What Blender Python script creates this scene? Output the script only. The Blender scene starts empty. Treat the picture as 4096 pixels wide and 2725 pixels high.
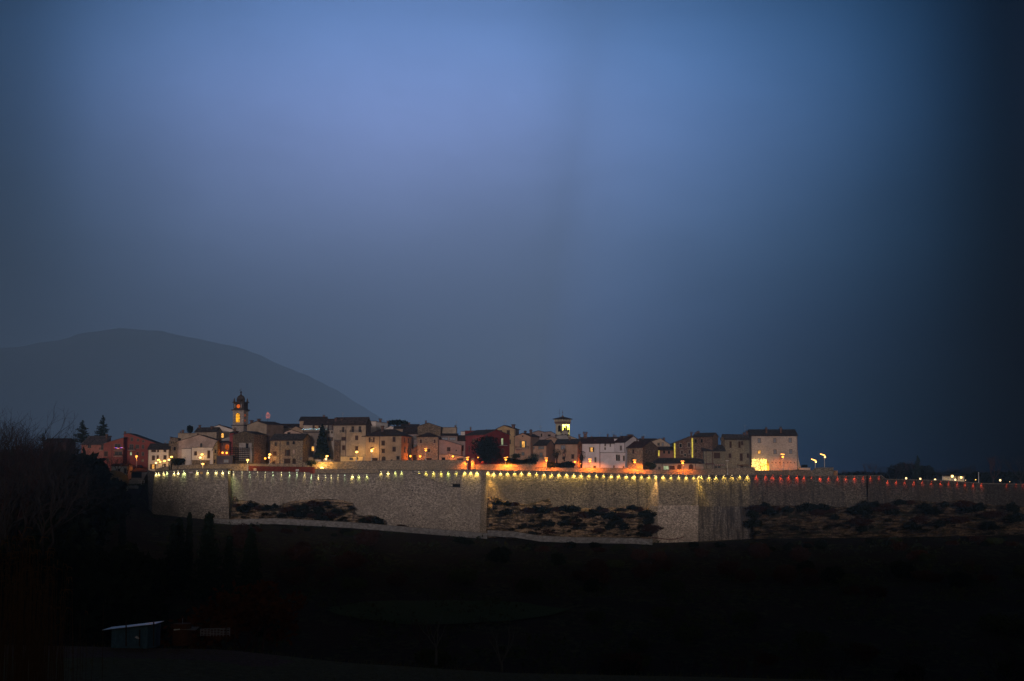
import bpy, math, random
from math import radians as R, sin, cos, pi, sqrt
from mathutils import Vector, noise
random.seed(7)
scene = bpy.context.scene
C = scene.collection

HAZE_D = 0.000115; HAZE_H = 1570.0; HAZE_C = (0.168, 0.318, 0.60); HAZE_G = -0.6; HAZE_L = (0.047, 0.067, 0.102)
# ------------------------------------------------------------------ camera
F = 5689.0                      # focal length in photo pixels (4096 wide, 50 mm on 36 mm)
PITCH = math.atan((1930 - 1362.5) / F)
cam_d = bpy.data.cameras.new('camera'); cam = bpy.data.objects.new('camera', cam_d); C.objects.link(cam)
cam_d.lens = 50.0; cam_d.sensor_width = 36.0; cam_d.clip_start = 0.5; cam_d.clip_end = 40000
cam.location = (0, 0, 0); cam.rotation_euler = (pi/2 + PITCH, 0, 0)
scene.camera = cam

# ------------------------------------------------------------------ node helpers
class NT:
    def __init__(s, nt):
        s.nt = nt; nt.nodes.clear()
    def n(s, typ, **kw):
        nd = s.nt.nodes.new(typ)
        for k, v in kw.items():
            if k.startswith('i_'):
                nd.inputs[int(k[2:]) if k[2:].isdigit() else k[2:].replace('_', ' ')].default_value = v
            else:
                setattr(nd, k, v)
        return nd
    def l(s, a, b):
        s.nt.links.new(a, b)
    def val(s, sock, v):
        if isinstance(v, (int, float)): sock.default_value = v
        elif isinstance(v, (tuple, list)): sock.default_value = v
        else: s.l(v, sock)
    def math(s, op, a, b=0.0, c=None, clamp=False):
        nd = s.nt.nodes.new('ShaderNodeMath'); nd.operation = op; nd.use_clamp = clamp
        s.val(nd.inputs[0], a); s.val(nd.inputs[1], b)
        if c is not None: s.val(nd.inputs[2], c)
        return nd.outputs[0]
    def ramp(s, fac, stops, interp='EASE'):
        nd = s.nt.nodes.new('ShaderNodeValToRGB'); cr = nd.color_ramp; cr.interpolation = interp
        while len(cr.elements) < len(stops): cr.elements.new(0.5)
        for e, (p, c) in zip(cr.elements, stops):
            e.position = p; e.color = (c, c, c, 1) if isinstance(c, (int, float)) else (*c, 1)
        s.val(nd.inputs[0], fac); return nd.outputs[0]
    def mix(s, fac, a, b, typ='MIX'):
        nd = s.nt.nodes.new('ShaderNodeMix'); nd.data_type = 'RGBA'; nd.blend_type = typ
        s.val(nd.inputs[0], fac)
        s.val(nd.inputs[6], (*a, 1) if isinstance(a, tuple) and len(a) == 3 else a)
        s.val(nd.inputs[7], (*b, 1) if isinstance(b, tuple) and len(b) == 3 else b)
        return nd.outputs[2]

def lin(r, g, b):
    f = lambda c: (c/255/12.92) if c/255 <= 0.04045 else ((c/255 + 0.055)/1.055)**2.4
    return (f(r), f(g), f(b))

# ------------------------------------------------------------------ world: overcast dusk sky
SUN_EL, SUN_AZ = 4.4, -3.0     # the afterglow comes from behind the camera, a little from the left
w = bpy.data.worlds.new('World'); scene.world = w; w.use_nodes = True
W = NT(w.node_tree)
tc = W.n('ShaderNodeTexCoord'); sep = W.n('ShaderNodeSeparateXYZ'); W.l(tc.outputs['Generated'], sep.inputs[0])
X_, Y_, Z_ = sep.outputs
az = W.math('ARCTAN2', X_, Y_)                       # 0 = ahead, + = right
azf = W.math('ADD', W.math('DIVIDE', az, R(120.0)), 0.5, clamp=True)    # -60..60 degrees
def ap(px): return 0.5 + math.degrees(math.atan((px - 2048)/F))/120.0
elf = W.math('DIVIDE', Z_, 0.50, clamp=True)
def ep(py): return max(0.0, sin(math.atan((1362.5 - py)/F) + PITCH)/0.50)
def unhaze(py, rgb):            # what the sky itself must show so that haze + sky give the tone seen in the photo
    el = math.atan((1362.5 - py)/F) + PITCH; s = min(17500.0, HAZE_H/max(sin(el), 1e-3)); T_ = math.exp(-HAZE_D*s)
    return tuple(min((1.0 + 2.3*T_)*c, max((1.0 - .25*T_)*c, (c - (1 - T_)*l)/T_)) for c, l in zip(lin(*rgb), HAZE_L))
SKY = [(1900, (56, 68, 92)), (1700, (61, 75, 101)), (1500, (67, 81, 111)), (1250, (76, 92, 127)), (950, (93, 110, 148)), (620, (112, 131, 178)), (350, (118, 143, 198)), (60, (102, 137, 194))]
grad = W.ramp(elf, [(0.0, unhaze(1900, (56, 68, 92)))] + [(ep(p), unhaze(p, c)) for p, c in SKY[1:]] + [(0.80, lin(40, 58, 95)), (1.0, lin(18, 26, 46))], 'B_SPLINE')
FALL = [(-4000, 0.09), (-400, 0.10), (40, 0.17), (350, 0.44), (800, 0.80), (1400, 0.99), (1800, 0.95), (2080, 0.865), (2300, 0.69), (2650, 0.505), (3000, 0.36), (3400, 0.20), (3700, 0.10), (3950, 0.03), (4200, 0.008)]  # lens darkening towards the sides, put into the sky colour
fall = W.ramp(azf, [(max(0.0, ap(p)), (f**1.42, f**1.06, f)) for p, f in FALL] + [(1.0, (0.08, 0.09, 0.10))], 'B_SPLINE')
# soft cloud structure in the overcast
mp = W.n('ShaderNodeMapping'); mp.inputs['Scale'].default_value = (3.0, 3.0, 5.0); W.l(tc.outputs['Generated'], mp.inputs[0])
nz = W.n('ShaderNodeTexNoise', i_Scale=1.6, i_Detail=3.0, i_Roughness=0.4); W.l(mp.outputs[0], nz.inputs['Vector'])
mp2 = W.n('ShaderNodeMapping'); mp2.inputs['Scale'].default_value = (9.0, 9.0, 22.0); W.l(tc.outputs['Generated'], mp2.inputs[0])
nz2 = W.n('ShaderNodeTexNoise', i_Scale=1.3, i_Detail=5.0, i_Roughness=0.55, i_Distortion=0.8); W.l(mp2.outputs[0], nz2.inputs['Vector'])
cloud = W.math('ADD', W.math('ADD', W.math('MULTIPLY', nz.outputs[0], 0.36), 0.75), W.math('MULTIPLY', nz2.outputs[0], 0.15))
front = W.mix(1.0, W.mix(1.0, grad, fall, 'MULTIPLY'), cloud, 'MULTIPLY')
# clear blue dusk sky of the Sky Texture, seen mostly behind the camera
sky = W.n('ShaderNodeTexSky'); sky.sky_type = 'NISHITA'; sky.sun_disc = False
sky.sun_elevation = R(SUN_EL); sky.sun_rotation = R(180 + SUN_AZ); sky.altitude = 300; sky.dust_density = 2.0
bk = W.math('MULTIPLY', W.math('ADD', W.math('MULTIPLY', Y_, -1.0), 0.15), 1.6, clamp=True)
nish = W.mix(1.0, sky.outputs[0], (0.030, 0.030, 0.034), 'MULTIPLY')
tot = W.mix(bk, front, nish)
bg = W.n('ShaderNodeBackground'); bg.inputs['Strength'].default_value = 1.0; W.l(tot, bg.inputs[0])
wo = W.n('ShaderNodeOutputWorld'); W.l(bg.outputs[0], wo.inputs[0])

# ------------------------------------------------------------------ sun: last light from behind the camera
sl = bpy.data.lights.new('sun', 'SUN'); sl.energy = 0.80; sl.angle = R(3.0); sl.color = (1.0, 0.82, 0.76)
sun = bpy.data.objects.new('sun', sl); C.objects.link(sun)
d_ = Vector((-sin(R(SUN_AZ))*cos(R(SUN_EL)), cos(R(SUN_AZ))*cos(R(SUN_EL)), -sin(R(SUN_EL))))
sun.rotation_euler = d_.to_track_quat('-Z', 'Y').to_euler(); sun.location = (-100, -200, 100)

vs = scene.view_settings
vs.view_transform = 'Standard'; vs.look = 'None'; vs.exposure = 0.0; vs.gamma = 1.0; vs.use_curve_mapping = False
scene.cycles.max_bounces = 5; scene.cycles.diffuse_bounces = 2; scene.cycles.glossy_bounces = 2
scene.cycles.volume_bounces = 0; scene.cycles.sample_clamp_indirect = 2.0; scene.cycles.sample_clamp_direct = 0.0
scene.cycles.caustics_reflective = False; scene.cycles.caustics_refractive = False

# ------------------------------------------------------------------ pixel -> place
CP, SP = cos(PITCH), sin(PITCH)
def ray(px, py):
    u = (px - 2048)/F; v = (1362.5 - py)/F
    dy = CP - v*SP; dz = SP + v*CP
    return u/dy, dz/dy            # X and Z per metre of Y
def at(px, py, Y):
    a, b = ray(px, py); return Vector((a*Y, Y, b*Y))
def px_of(X, Y, Z=0.0): return 2048 + F*X/(Y*CP + Z*SP)
def interp(tab, x):
    if x <= tab[0][0]: return tab[0][1]
    for (a, va), (b, vb) in zip(tab, tab[1:]):
        if x <= b: return va + (vb - va)*(x - a)/((b - a) or 1e-9)
    return tab[-1][1]
def crop(x0, y0, k): return lambda x, y: (x0 + x/k, y0 + y/k)
c1 = crop(0, 1500, 3.1357); c2 = crop(560, 1500, 3.92); c3 = crop(1020, 1550, 3.92); c4 = crop(1400, 1600, 3.92)
c5 = crop(1780, 1600, 3.92); c6 = crop(2180, 1600, 3.92); c7 = crop(2600, 1600, 3.367); c8 = crop(3200, 1700, 2.6306)
c0 = lambda x, y: (x, y)

# ------------------------------------------------------------------ materials
MATS = {}
def mat(key, fn):
    if key not in MATS:
        m = bpy.data.materials.new(key); m.use_nodes = True; fn(NT(m.node_tree)); MATS[key] = m
    return MATS[key]
def bsdf(T, col, rough=0.9, metal=0.0, bump=None, bstr=0.3, bdist=0.05, spec=0.2, emis=None, estr=0.0):
    b = T.n('ShaderNodeBsdfPrincipled'); T.val(b.inputs['Base Color'], (*col, 1) if isinstance(col, tuple) else col)
    b.inputs['Roughness'].default_value = rough; b.inputs['Metallic'].default_value = metal
    b.inputs['Specular IOR Level'].default_value = spec
    if bump is not None:
        bn = T.n('ShaderNodeBump'); bn.inputs['Strength'].default_value = bstr; bn.inputs['Distance'].default_value = bdist
        T.l(bump, bn.inputs['Height']); T.l(bn.outputs[0], b.inputs['Normal'])
    if emis: b.inputs['Emission Color'].default_value = (*emis, 1); b.inputs['Emission Strength'].default_value = estr
    o = T.n('ShaderNodeOutputMaterial'); T.l(b.outputs[0], o.inputs[0]); return b
def pos(T, sc=(1, 1, 1)):
    g = T.n('ShaderNodeNewGeometry'); m = T.n('ShaderNodeMapping'); m.inputs['Scale'].default_value = sc
    T.l(g.outputs['Position'], m.inputs[0]); return m.outputs[0]
def noise_(T, vec, scale, det=4.0, rough=0.6):
    n = T.n('ShaderNodeTexNoise'); n.inputs['Scale'].default_value = scale; n.inputs['Detail'].default_value = det
    n.inputs['Roughness'].default_value = rough; T.l(vec, n.inputs['Vector']); return n.outputs[0]
def vor(T, vec, scale):
    n = T.n('ShaderNodeTexVoronoi'); n.inputs['Scale'].default_value = scale; T.l(vec, n.inputs['Vector']); return n
def sc3(c, k): return tuple(min(1.0, x*k) for x in c)
def plaster(rgb, dirt=0.5):
    def f(T):
        p = pos(T); a = noise_(T, p, 0.35, 5, 0.65); s = noise_(T, pos(T, (1.6, 1.6, 0.12)), 1.0, 4, 0.6); g = noise_(T, p, 2.6, 5, 0.7)
        c = T.mix(T.ramp(a, [(0.36, 0.0), (0.62, 1.0)]), sc3(rgb, 1 - 0.42*dirt), sc3(rgb, 1.12))
        c = T.mix(T.ramp(s, [(0.52, 0.0), (0.78, 0.6*dirt)]), c, sc3((0.16, 0.13, 0.11), 1.0))
        c = T.mix(T.ramp(g, [(0.38, 0.55*dirt), (0.6, 0.0)]), c, sc3(rgb, 0.55))
        bsdf(T, c, 0.92, bump=g, bstr=0.5, bdist=0.04)
    return mat('plaster_%.2f_%.2f_%.2f_%.1f' % (*rgb, dirt), f)
def stone(rgb, sc=1.0, stain=0.5, contrast=1.0, green=0.0):
    def f(T):
        vv = vor(T, pos(T, (1.0, 1.0, 1.9)), 2.5*sc)
        n1 = noise_(T, pos(T, (1, 1, 1.4)), 1.15*sc, 6, 0.75); n2 = noise_(T, pos(T), 0.11*sc, 4, 0.6)
        st = noise_(T, pos(T, (0.9, 0.9, 0.07)), 1.0, 5, 0.65)
        c = T.mix(T.ramp(vv.outputs['Color'], [(0.15, 0.0), (0.85, 1.0)]), sc3(rgb, 1 - 0.5*contrast), sc3(rgb, 1 + 0.45*contrast))
        c = T.mix(T.ramp(n1, [(0.36, 1.0*min(1, contrast)), (0.56, 0.0)]), c, sc3(rgb, 0.38))
        c = T.mix(T.ramp(n2, [(0.4, 0.0), (0.66, 0.55)]), c, sc3(rgb, 0.55))
        c = T.mix(T.ramp(vv.outputs['Distance'], [(0.0, 0.0), (0.62, 0.0), (0.9, 0.5)]), c, sc3(rgb, 0.45))
        c = T.mix(T.ramp(st, [(0.64 - 0.25*stain, 0.0), (0.92 - 0.3*stain, 0.85*stain)]), c, (0.035, 0.032, 0.034))
        if green: c = T.mix(T.ramp(noise_(T, pos(T), 0.3, 5, 0.7), [(0.5, 0.0), (0.62, green)]), c, (0.03, 0.04, 0.015))
        bsdf(T, c, 0.95, bump=T.math('ADD', T.math('MULTIPLY', vv.outputs['Distance'], -1.0), n1), bstr=0.9, bdist=0.12)
    return mat('stone_%.2f_%.2f_%.2f_%.1f_%.1f_%.1f_%.1f' % (*rgb, sc, stain, contrast, green), f)
def tile(rgb=(0.13, 0.095, 0.085)):
    rgb = tuple(c*.72 for c in rgb)
    def f(T):
        wv = T.n('ShaderNodeTexWave'); wv.inputs['Scale'].default_value = 1.1; wv.inputs['Distortion'].default_value = 0.6; wv.bands_direction = 'X'
        T.l(pos(T), wv.inputs[0])
        n = noise_(T, pos(T), 1.4, 5, 0.7); n2 = noise_(T, pos(T), 0.25, 3, 0.6)
        c = T.mix(T.ramp(n, [(0.35, 0.0), (0.65, 1.0)]), sc3(rgb, 0.5), sc3(rgb, 1.5))
        c = T.mix(T.ramp(n2, [(0.45, 0.0), (0.65, 0.5)]), c, (0.07, 0.07, 0.065))
        c = T.mix(T.math('MULTIPLY', wv.outputs['Fac'], 0.45), c, sc3(rgb, 0.3))
        bsdf(T, c, 0.85, bump=wv.outputs['Fac'], bstr=0.8, bdist=0.1)
    return mat('roof_tile_%.3f_%.3f_%.3f' % rgb, f)
def flat(name, rgb, rough=0.7, metal=0.0, spec=0.3, var=0.25, nsc=3.0):
    def f(T):
        n = noise_(T, pos(T), nsc, 4, 0.6)
        bsdf(T, T.mix(n, sc3(rgb, 1 - var), sc3(rgb, 1 + var)), rough, metal, spec=spec)
    return mat(name, f)
def glow(name, rgb, strength, var=0.0, nsc=6.0):
    def f(T):
        e = T.n('ShaderNodeEmission'); e.inputs['Color'].default_value = (*rgb, 1)
        if var:
            n = noise_(T, pos(T), nsc, 3, 0.6)
            T.l(T.math('MULTIPLY', T.ramp(n, [(0.5 - var/2, 0.25), (0.5 + var/2, 1.3)]), strength), e.inputs['Strength'])
        else: e.inputs['Strength'].default_value = strength
        o = T.n('ShaderNodeOutputMaterial'); T.l(e.outputs[0], o.inputs[0])
    return mat(name, f)
M_SHUT = flat('brown_shutter_paint', (0.055, 0.028, 0.022), 0.7)
M_SHUTB = flat('blue_grey_shutter_paint', (0.16, 0.20, 0.22), 0.7)
M_WOOD = flat('dark_wood', (0.045, 0.028, 0.02), 0.75)
M_GLASS = flat('window_glass', (0.02, 0.022, 0.028), 0.3, spec=0.12)
M_CURT = flat('curtained_glass', (0.26, 0.30, 0.38), 0.5, spec=0.15)
M_FRAME = flat('window_frame_paint', (0.17, 0.13, 0.10), 0.7)
M_TRIM = flat('stone_trim', (0.42, 0.38, 0.32), 0.85)
M_METAL = flat('dark_metal', (0.05, 0.05, 0.055), 0.5, 0.6)
M_GALV = flat('galvanised_steel', (0.35, 0.36, 0.38), 0.45, 0.5)
M_PIPE = flat('copper_downpipe', (0.07, 0.045, 0.04), 0.5, 0.4)
M_TRUNK = flat('bark', (0.045, 0.035, 0.03), 0.95)
M_LIT = glow('lit_window_warm', (1.0, 0.46, 0.09), 1.5, 0.5, 1.6)
M_LITDIM = glow('lit_window_dim', (1.0, 0.55, 0.28), 0.20, 0.3, 1.6)
M_LITW = glow('lit_window_pale', (0.78, 0.9, 0.5), 0.62, 0.5, 2.0)
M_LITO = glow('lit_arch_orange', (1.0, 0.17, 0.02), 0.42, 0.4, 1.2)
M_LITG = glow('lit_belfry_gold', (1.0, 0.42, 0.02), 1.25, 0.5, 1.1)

# ------------------------------------------------------------------ mesh builder
class MB:
    def __init__(s): s.v = []; s.f = []; s.m = []; s.mats = []
    def mi(s, m):
        if m not in s.mats: s.mats.append(m)
        return s.mats.index(m)
    def poly(s, pts, m):
        k = len(s.v); s.v += [tuple(p) for p in pts]; s.f.append(list(range(k, k + len(pts)))); s.m.append(s.mi(m))
    def hexa(s, p, m):           # 8 points: bottom 4 (ccw), top 4
        k = len(s.v); s.v += [tuple(q) for q in p]; i = s.mi(m)
        for f in ((0,3,2,1),(4,5,6,7),(0,1,5,4),(1,2,6,5),(2,3,7,6),(3,0,4,7)):
            s.f.append([k + j for j in f]); s.m.append(i)
    def box(s, c, sz, m, u=(1, 0)):
        ux, uy = u; nx, ny = -uy, ux; a, b, h = sz[0]/2, sz[1]/2, sz[2]/2
        P = [(c[0] + i*a*ux + j*b*nx, c[1] + i*a*uy + j*b*ny, c[2] + k*h) for k in (-1, 1) for i, j in ((-1,-1),(1,-1),(1,1),(-1,1))]
        s.hexa(P, m)
    def prism(s, pts, off, m, caps=True):     # polygon extruded by a vector
        off = Vector(off); q = [Vector(p) for p in pts]; r = [p + off for p in q]; n = len(q)
        k = len(s.v); s.v += [tuple(p) for p in q + r]; i = s.mi(m)
        if caps: s.f.append(list(range(k, k + n))); s.m.append(i); s.f.append(list(range(k + 2*n - 1, k + n - 1, -1))); s.m.append(i)
        for a in range(n):
            b = (a + 1) % n; s.f.append([k + b, k + a, k + n + a, k + n + b]); s.m.append(i)
    def tube(s, pts, rad, m, n=6, cap=True):
        P = [Vector(p) for p in pts]; i = s.mi(m); base = len(s.v)
        for j, p in enumerate(P):
            t = (P[min(j + 1, len(P) - 1)] - P[max(j - 1, 0)]).normalized()
            a = t.orthogonal().normalized() if abs(t.z) < 0.95 else Vector((1, 0, 0)); a = (a - t*a.dot(t)).normalized(); b = t.cross(a)
            r = rad[j] if isinstance(rad, (list, tuple)) else rad
            for k in range(n):
                an = 2*pi*k/n; s.v.append(tuple(p + (a*cos(an) + b*sin(an))*r))
        for j in range(len(P) - 1):
            for k in range(n):
                k2 = (k + 1) % n; s.f.append([base + j*n + k, base + j*n + k2, base + (j+1)*n + k2, base + (j+1)*n + k]); s.m.append(i)
        if cap:
            s.f.append([base + k for k in range(n - 1, -1, -1)]); s.m.append(i)
            e = base + (len(P) - 1)*n; s.f.append([e + k for k in range(n)]); s.m.append(i)
    def lathe(s, c, prof, m, n=14):           # prof: (r, z)
        s.tube([(c[0], c[1], c[2] + z) for r, z in prof], [max(r, 0.001) for r, z in prof], m, n)
    def ball(s, c, r, m, n=10, k=6, sq=(1, 1, 1)):
        base = len(s.v); i = s.mi(m)
        for a in range(k + 1):
            t = pi*a/k
            for b in range(n):
                f = 2*pi*b/n; s.v.append((c[0] + r*sq[0]*sin(t)*cos(f), c[1] + r*sq[1]*sin(t)*sin(f), c[2] + r*sq[2]*cos(t)))
        for a in range(k):
            for b in range(n):
                b2 = (b + 1) % n; s.f.append([base + a*n + b, base + a*n + b2, base + (a+1)*n + b2, base + (a+1)*n + b]); s.m.append(i)
    def build(s, name, parent=None, smooth=False, label=None):
        o3 = Vector((0, 0, 0)); p = parent
        while p is not None: o3 += p.location; p = p.parent
        me = bpy.data.meshes.new(name)
        me.from_pydata([(x - o3.x, y - o3.y, z - o3.z) for x, y, z in s.v], [], s.f); 
        for m in s.mats: me.materials.append(m)
        me.polygons.foreach_set('material_index', s.m)
        if smooth: me.polygons.foreach_set('use_smooth', [True]*len(s.f))
        me.update()
        o = bpy.data.objects.new(name, me); C.objects.link(o); o.parent = parent
        if label: o['label'] = label
        return o
def thing(name, label, cat, loc=(0, 0, 0), group=None):
    o = bpy.data.objects.new(name, None); C.objects.link(o); o.location = loc; o.empty_display_size = 0.5
    o['label'] = label; o['category'] = cat
    if group: o['group'] = group
    return o
def tag(o, label, cat, group=None):
    o['label'] = label; o['category'] = cat
    if group: o['group'] = group
    return o
def struct(o, kind='structure'): o['kind'] = kind; return o
def recenter(o):                  # put a one-mesh thing's origin at its base
    me = o.data; n = len(me.vertices); co = [0.0]*(3*n); me.vertices.foreach_get('co', co)
    cx = sum(co[0::3])/n; cy = sum(co[1::3])/n; cz = min(co[2::3])
    for i in range(n): co[3*i] -= cx; co[3*i+1] -= cy; co[3*i+2] -= cz
    me.vertices.foreach_set('co', co); me.update(); o.location = (cx, cy, cz); return o
def light(parent, kind, loc, col, power, **kw):
    l = bpy.data.lights.new('lamp_light', kind); l.color = col; l.energy = power
    for k, v in kw.items(): setattr(l, k, v)
    o = bpy.data.objects.new('lamp_light', l); C.objects.link(o); o.parent = parent
    o3 = Vector((0, 0, 0)); p = parent
    while p is not None: o3 += p.location; p = p.parent
    o.location = Vector(loc) - o3; return o
ORANGE = (1.0, 0.22, 0.02); YEL = (1.0, 0.52, 0.10)
# ------------------------------------------------------------------ ground
TOPL = [(590, 1884, 508), (618, 1891, 500), (718, 1880, 498), (910, 1878, 498), (925, 1885, 504), (1240, 1892, 503), (1246, 1897, 503), (1518, 1895, 502),
        (1520, 1881, 502), (1926, 1882, 499), (1950, 1884, 502.5), (2200, 1887, 503), (2312, 1892, 503), (2605, 1900, 503), (2637, 1900, 499), (2796, 1903, 499),
        (3002, 1901, 501), (3200, 1905, 502), (3472, 1905, 503), (3527, 1905, 502), (3545, 1919, 502), (3770, 1924, 504), (3941, 1936, 507), (4096, 1939, 510), (4400, 1945, 516), (5400, 1960, 535)]
FOOT = [(-900, 1940), (0, 1960), (330, 1985), (480, 2010), (560, 2040), (610, 2054), (916, 2084), (1400, 2104), (1918, 2137), (1949, 2144), (2200, 2160), (2600, 2168), (2796, 2162), (3002, 2152), (3500, 2146), (4096, 2138), (5000, 2120)]
YW = [(a, c) for a, b, c in TOPL]; ZT = [(a, at(a, b, c).z) for a, b, c in TOPL]
def zcrest(X): return interp([(-90, -21.0), (-56, -21.9), (-37.6, -22.3), (-22, -24.0), (-1, -25.4), (25.8, -25.9), (60, -26.8), (120, -27.5)], X)
def ground_z(X, Y):
    if Y < 0:
        r = interp([(-150, 23.0), (-60, 21.0), (-28, 4.0), (0, -2.0)], Y)  # unseen ridge behind the camera, added to shade the valley and foreground
        return r
    px = 2048 + F*X/max(Y, 1.0)*1.004; t = zcrest(X) + 22
    zf = -(interp(FOOT, px) - 1930)/F*500; bump = 0.8*noise.noise((X*0.03, Y*0.03, 0)) + 0.25*noise.noise((X*0.15, Y*0.15, 3))
    if Y <= 130: return -2 - 0.125*Y + t*Y/195 + bump*0.12
    if Y <= 195: return interp([(130, -18.25 + t*0.667), (195, zcrest(X))], Y) + bump*0.15
    hl = max(0.0, min(1.0, (700 - px)/500))            # the left flank of the valley stands higher
    if Y <= 494:
        z = interp([(195, zcrest(X)), (212, zcrest(X) - 7), (240, -38), (285, -45), (330, -39 + 0*hl), (385, -31 + 3*hl), (450, (zf - 5.5)), (480, zf - 1.2), (494, zf)], Y)
        return z + bump*min(1.0, (494 - Y)/30)
    yw = max(interp(YW, px), interp(YW, px - 14), interp(YW, px + 14))
    if 1630 < px < 1856 or 3230 < px < 3486: yw = max(yw, 505.0)
    if px < 590:
        k = min(1.0, max(0.0, (Y - 494)/34)); up = zf + (1.2 - zf)*k
        return (up if Y < 640 else interp([(640, 1.2), (800, -6)], Y)) + bump*0.5
    zt = interp(ZT, px) - 0.9
    if Y < yw + 1.6: return zf
    if Y < 512: return zt
    side = 1.0 if px < 3290 else max(0.0, 1 - (px - 3290)/60)
    z = interp([(512, zt + 0.3*side), (560, zt + 3.0*side), (640, zt + 3.5*side), (760, -5), (20000, -14)], Y)
    return z
def rng(a, b, s):
    o = []; x = a
    while x < b - 1e-6: o.append(x); x += s
    return o
def ground_mat(T):
    g = T.n('ShaderNodeNewGeometry'); s = T.n('ShaderNodeSeparateXYZ'); T.l(g.outputs['Position'], s.inputs[0]); X, Y = s.outputs[0], s.outputs[1]
    wob = T.math('MULTIPLY', noise_(T, pos(T), .12, 4, .6), 14.0)
    scrub = T.mix(T.ramp(noise_(T, pos(T), 0.09, 6, 0.65), [(0.42, 0.0), (0.6, 1.0)]), (0.020, 0.014, 0.010), T.mix(T.ramp(noise_(T, pos(T), 0.5, 6, 0.75), [(.42, 0.0), (.6, 1.0)]), (0.005, 0.007, 0.004), (0.045, 0.048, 0.020)))
    mead = T.mix(T.ramp(noise_(T, pos(T), 1.1, 6, .8), [(.35, 0.0), (.65, 1.0)]), (0.070, 0.068, 0.022), (0.160, 0.145, 0.060))
    till = T.mix(T.ramp(noise_(T, pos(T), 1.6, 6, .8), [(.35, 0.0), (.65, 1.0)]), (0.070, 0.040, 0.026), (0.190, 0.120, 0.085))
    isT = T.math('MULTIPLY', T.math('GREATER_THAN', T.math('ADD', Y, wob), 178.0), T.math('LESS_THAN', T.math('ADD', X, wob), -22.0))
    near = T.mix(isT, mead, till); far = T.math('GREATER_THAN', T.math('ADD', Y, T.math('MULTIPLY', wob, .3)), 201.0)
    bsdf(T, T.mix(far, near, scrub), 0.95, bump=noise_(T, pos(T), 3.0, 6, 0.8), bstr=1.0, bdist=0.25)
M_GROUND = mat('meadow_and_scrub_ground', ground_mat)
xs = [-9000, -7500, -5000, -3000, -1500, -800, -500, -380, -310] + rng(-260, 262, 2.6) + [262, 278, 291]
ys = [-400, -150, -100, -60, -40, -28, -14, 0, 15, 40] + rng(60, 480, 6) + rng(480, 530, 1.0) + rng(530, 660, 10) + [660, 700, 760, 900, 1300, 2000, 3500, 6000, 9000, 13000, 17600]
v = [(x, y, ground_z(x, y)) for y in ys for x in xs]; n = len(xs)
f = [(j*n + i, j*n + i + 1, (j+1)*n + i + 1, (j+1)*n + i) for j in range(len(ys) - 1) for i in range(n - 1)]
me = bpy.data.meshes.new('ground'); me.from_pydata(v, [], f); me.materials.append(M_GROUND); me.polygons.foreach_set('use_smooth', [True]*len(f))
g = bpy.data.objects.new('ground', me); C.objects.link(g); struct(g)

vv, ff = [], []; nx_, ny_ = 40, 14
for j in range(ny_ + 1):
    for i in range(nx_ + 1):
        t = i/nx_; Y = 372 + 26*(j/ny_ - .6)*sin(pi*min(1, t*1.02 + .02))**.6; px = 1330 + 960*t + 40*noise.noise((j*.4, i*.2, 0)); X = (px - 2048)/F*Y; vv.append((X, Y, ground_z(X, Y) + 0.35))
for j in range(ny_):
    for i in range(nx_): k = j*(nx_ + 1) + i; ff.append((k, k + 1, k + nx_ + 2, k + nx_ + 1))
me = bpy.data.meshes.new('field'); me.from_pydata(vv, [], ff); me.materials.append(mat('young_green_field', lambda T: bsdf(T, T.mix(noise_(T, pos(T), .8, 5, .7), (0.016, 0.038, 0.014), (0.045, 0.085, 0.03)), .95))); o = bpy.data.objects.new('field', me); C.objects.link(o); struct(o)
# far mountain ridges, real slopes several kilometres off
def ridge(name, prof, Y0, Yc, Y1, x0, x1, nx, rough, rgb):
    vs_, fs_ = [], []; rows = 22
    for j in range(rows):
        t = j/(rows - 1); Y = Y0 + (Y1 - Y0)*t; k = (Y - Y0)/(Yc - Y0) if Y < Yc else 1 - (Y - Yc)/(Y1 - Yc)
        k = max(0.0, k)
        for i in range(nx):
            X = x0 + (x1 - x0)*i/(nx - 1); px = 2048 + F*X/Yc; zc = at(px, interp(prof, px), Yc).z
            nn = noise.fractal((X*0.0006, Y*0.0006, 1.7), 1.0, 2.0, 5)*rough
            vs_.append((X, Y, -20 + (zc + 20)*k**0.8 + nn*k*(1 - k)*4 + nn*0.10*k + 26*k*noise.fractal((X*0.0035, Y*0.002, 4.2), 1.0, 2.0, 4)))
    for j in range(rows - 1):
        for i in range(nx - 1): fs_.append((j*nx + i, j*nx + i + 1, (j+1)*nx + i + 1, (j+1)*nx + i))
    me = bpy.data.meshes.new(name); me.from_pydata(vs_, [], fs_); me.polygons.foreach_set('use_smooth', [True]*len(fs_))
    me.materials.append(flat('wooded_mountain_slope', rgb, 0.95, var=0.5, nsc=0.01)); o = bpy.data.objects.new(name, me); C.objects.link(o); struct(o)
ridge('mountain', [(-1500, 1650), (-700, 1480), (-200, 1400), (0, 1390), (130, 1383), (250, 1352), (348, 1326), (430, 1319), (504, 1317), (600, 1322), (730, 1340), (869, 1373), (1043, 1425), (1217, 1495), (1356, 1566), (1477, 1640), (1600, 1708), (1800, 1800), (2000, 1870), (2400, 1922), (3200, 1932)],
      10500, 14000, 17200, -8800, 288, 300, 150, (0.03, 0.035, 0.025))
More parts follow.
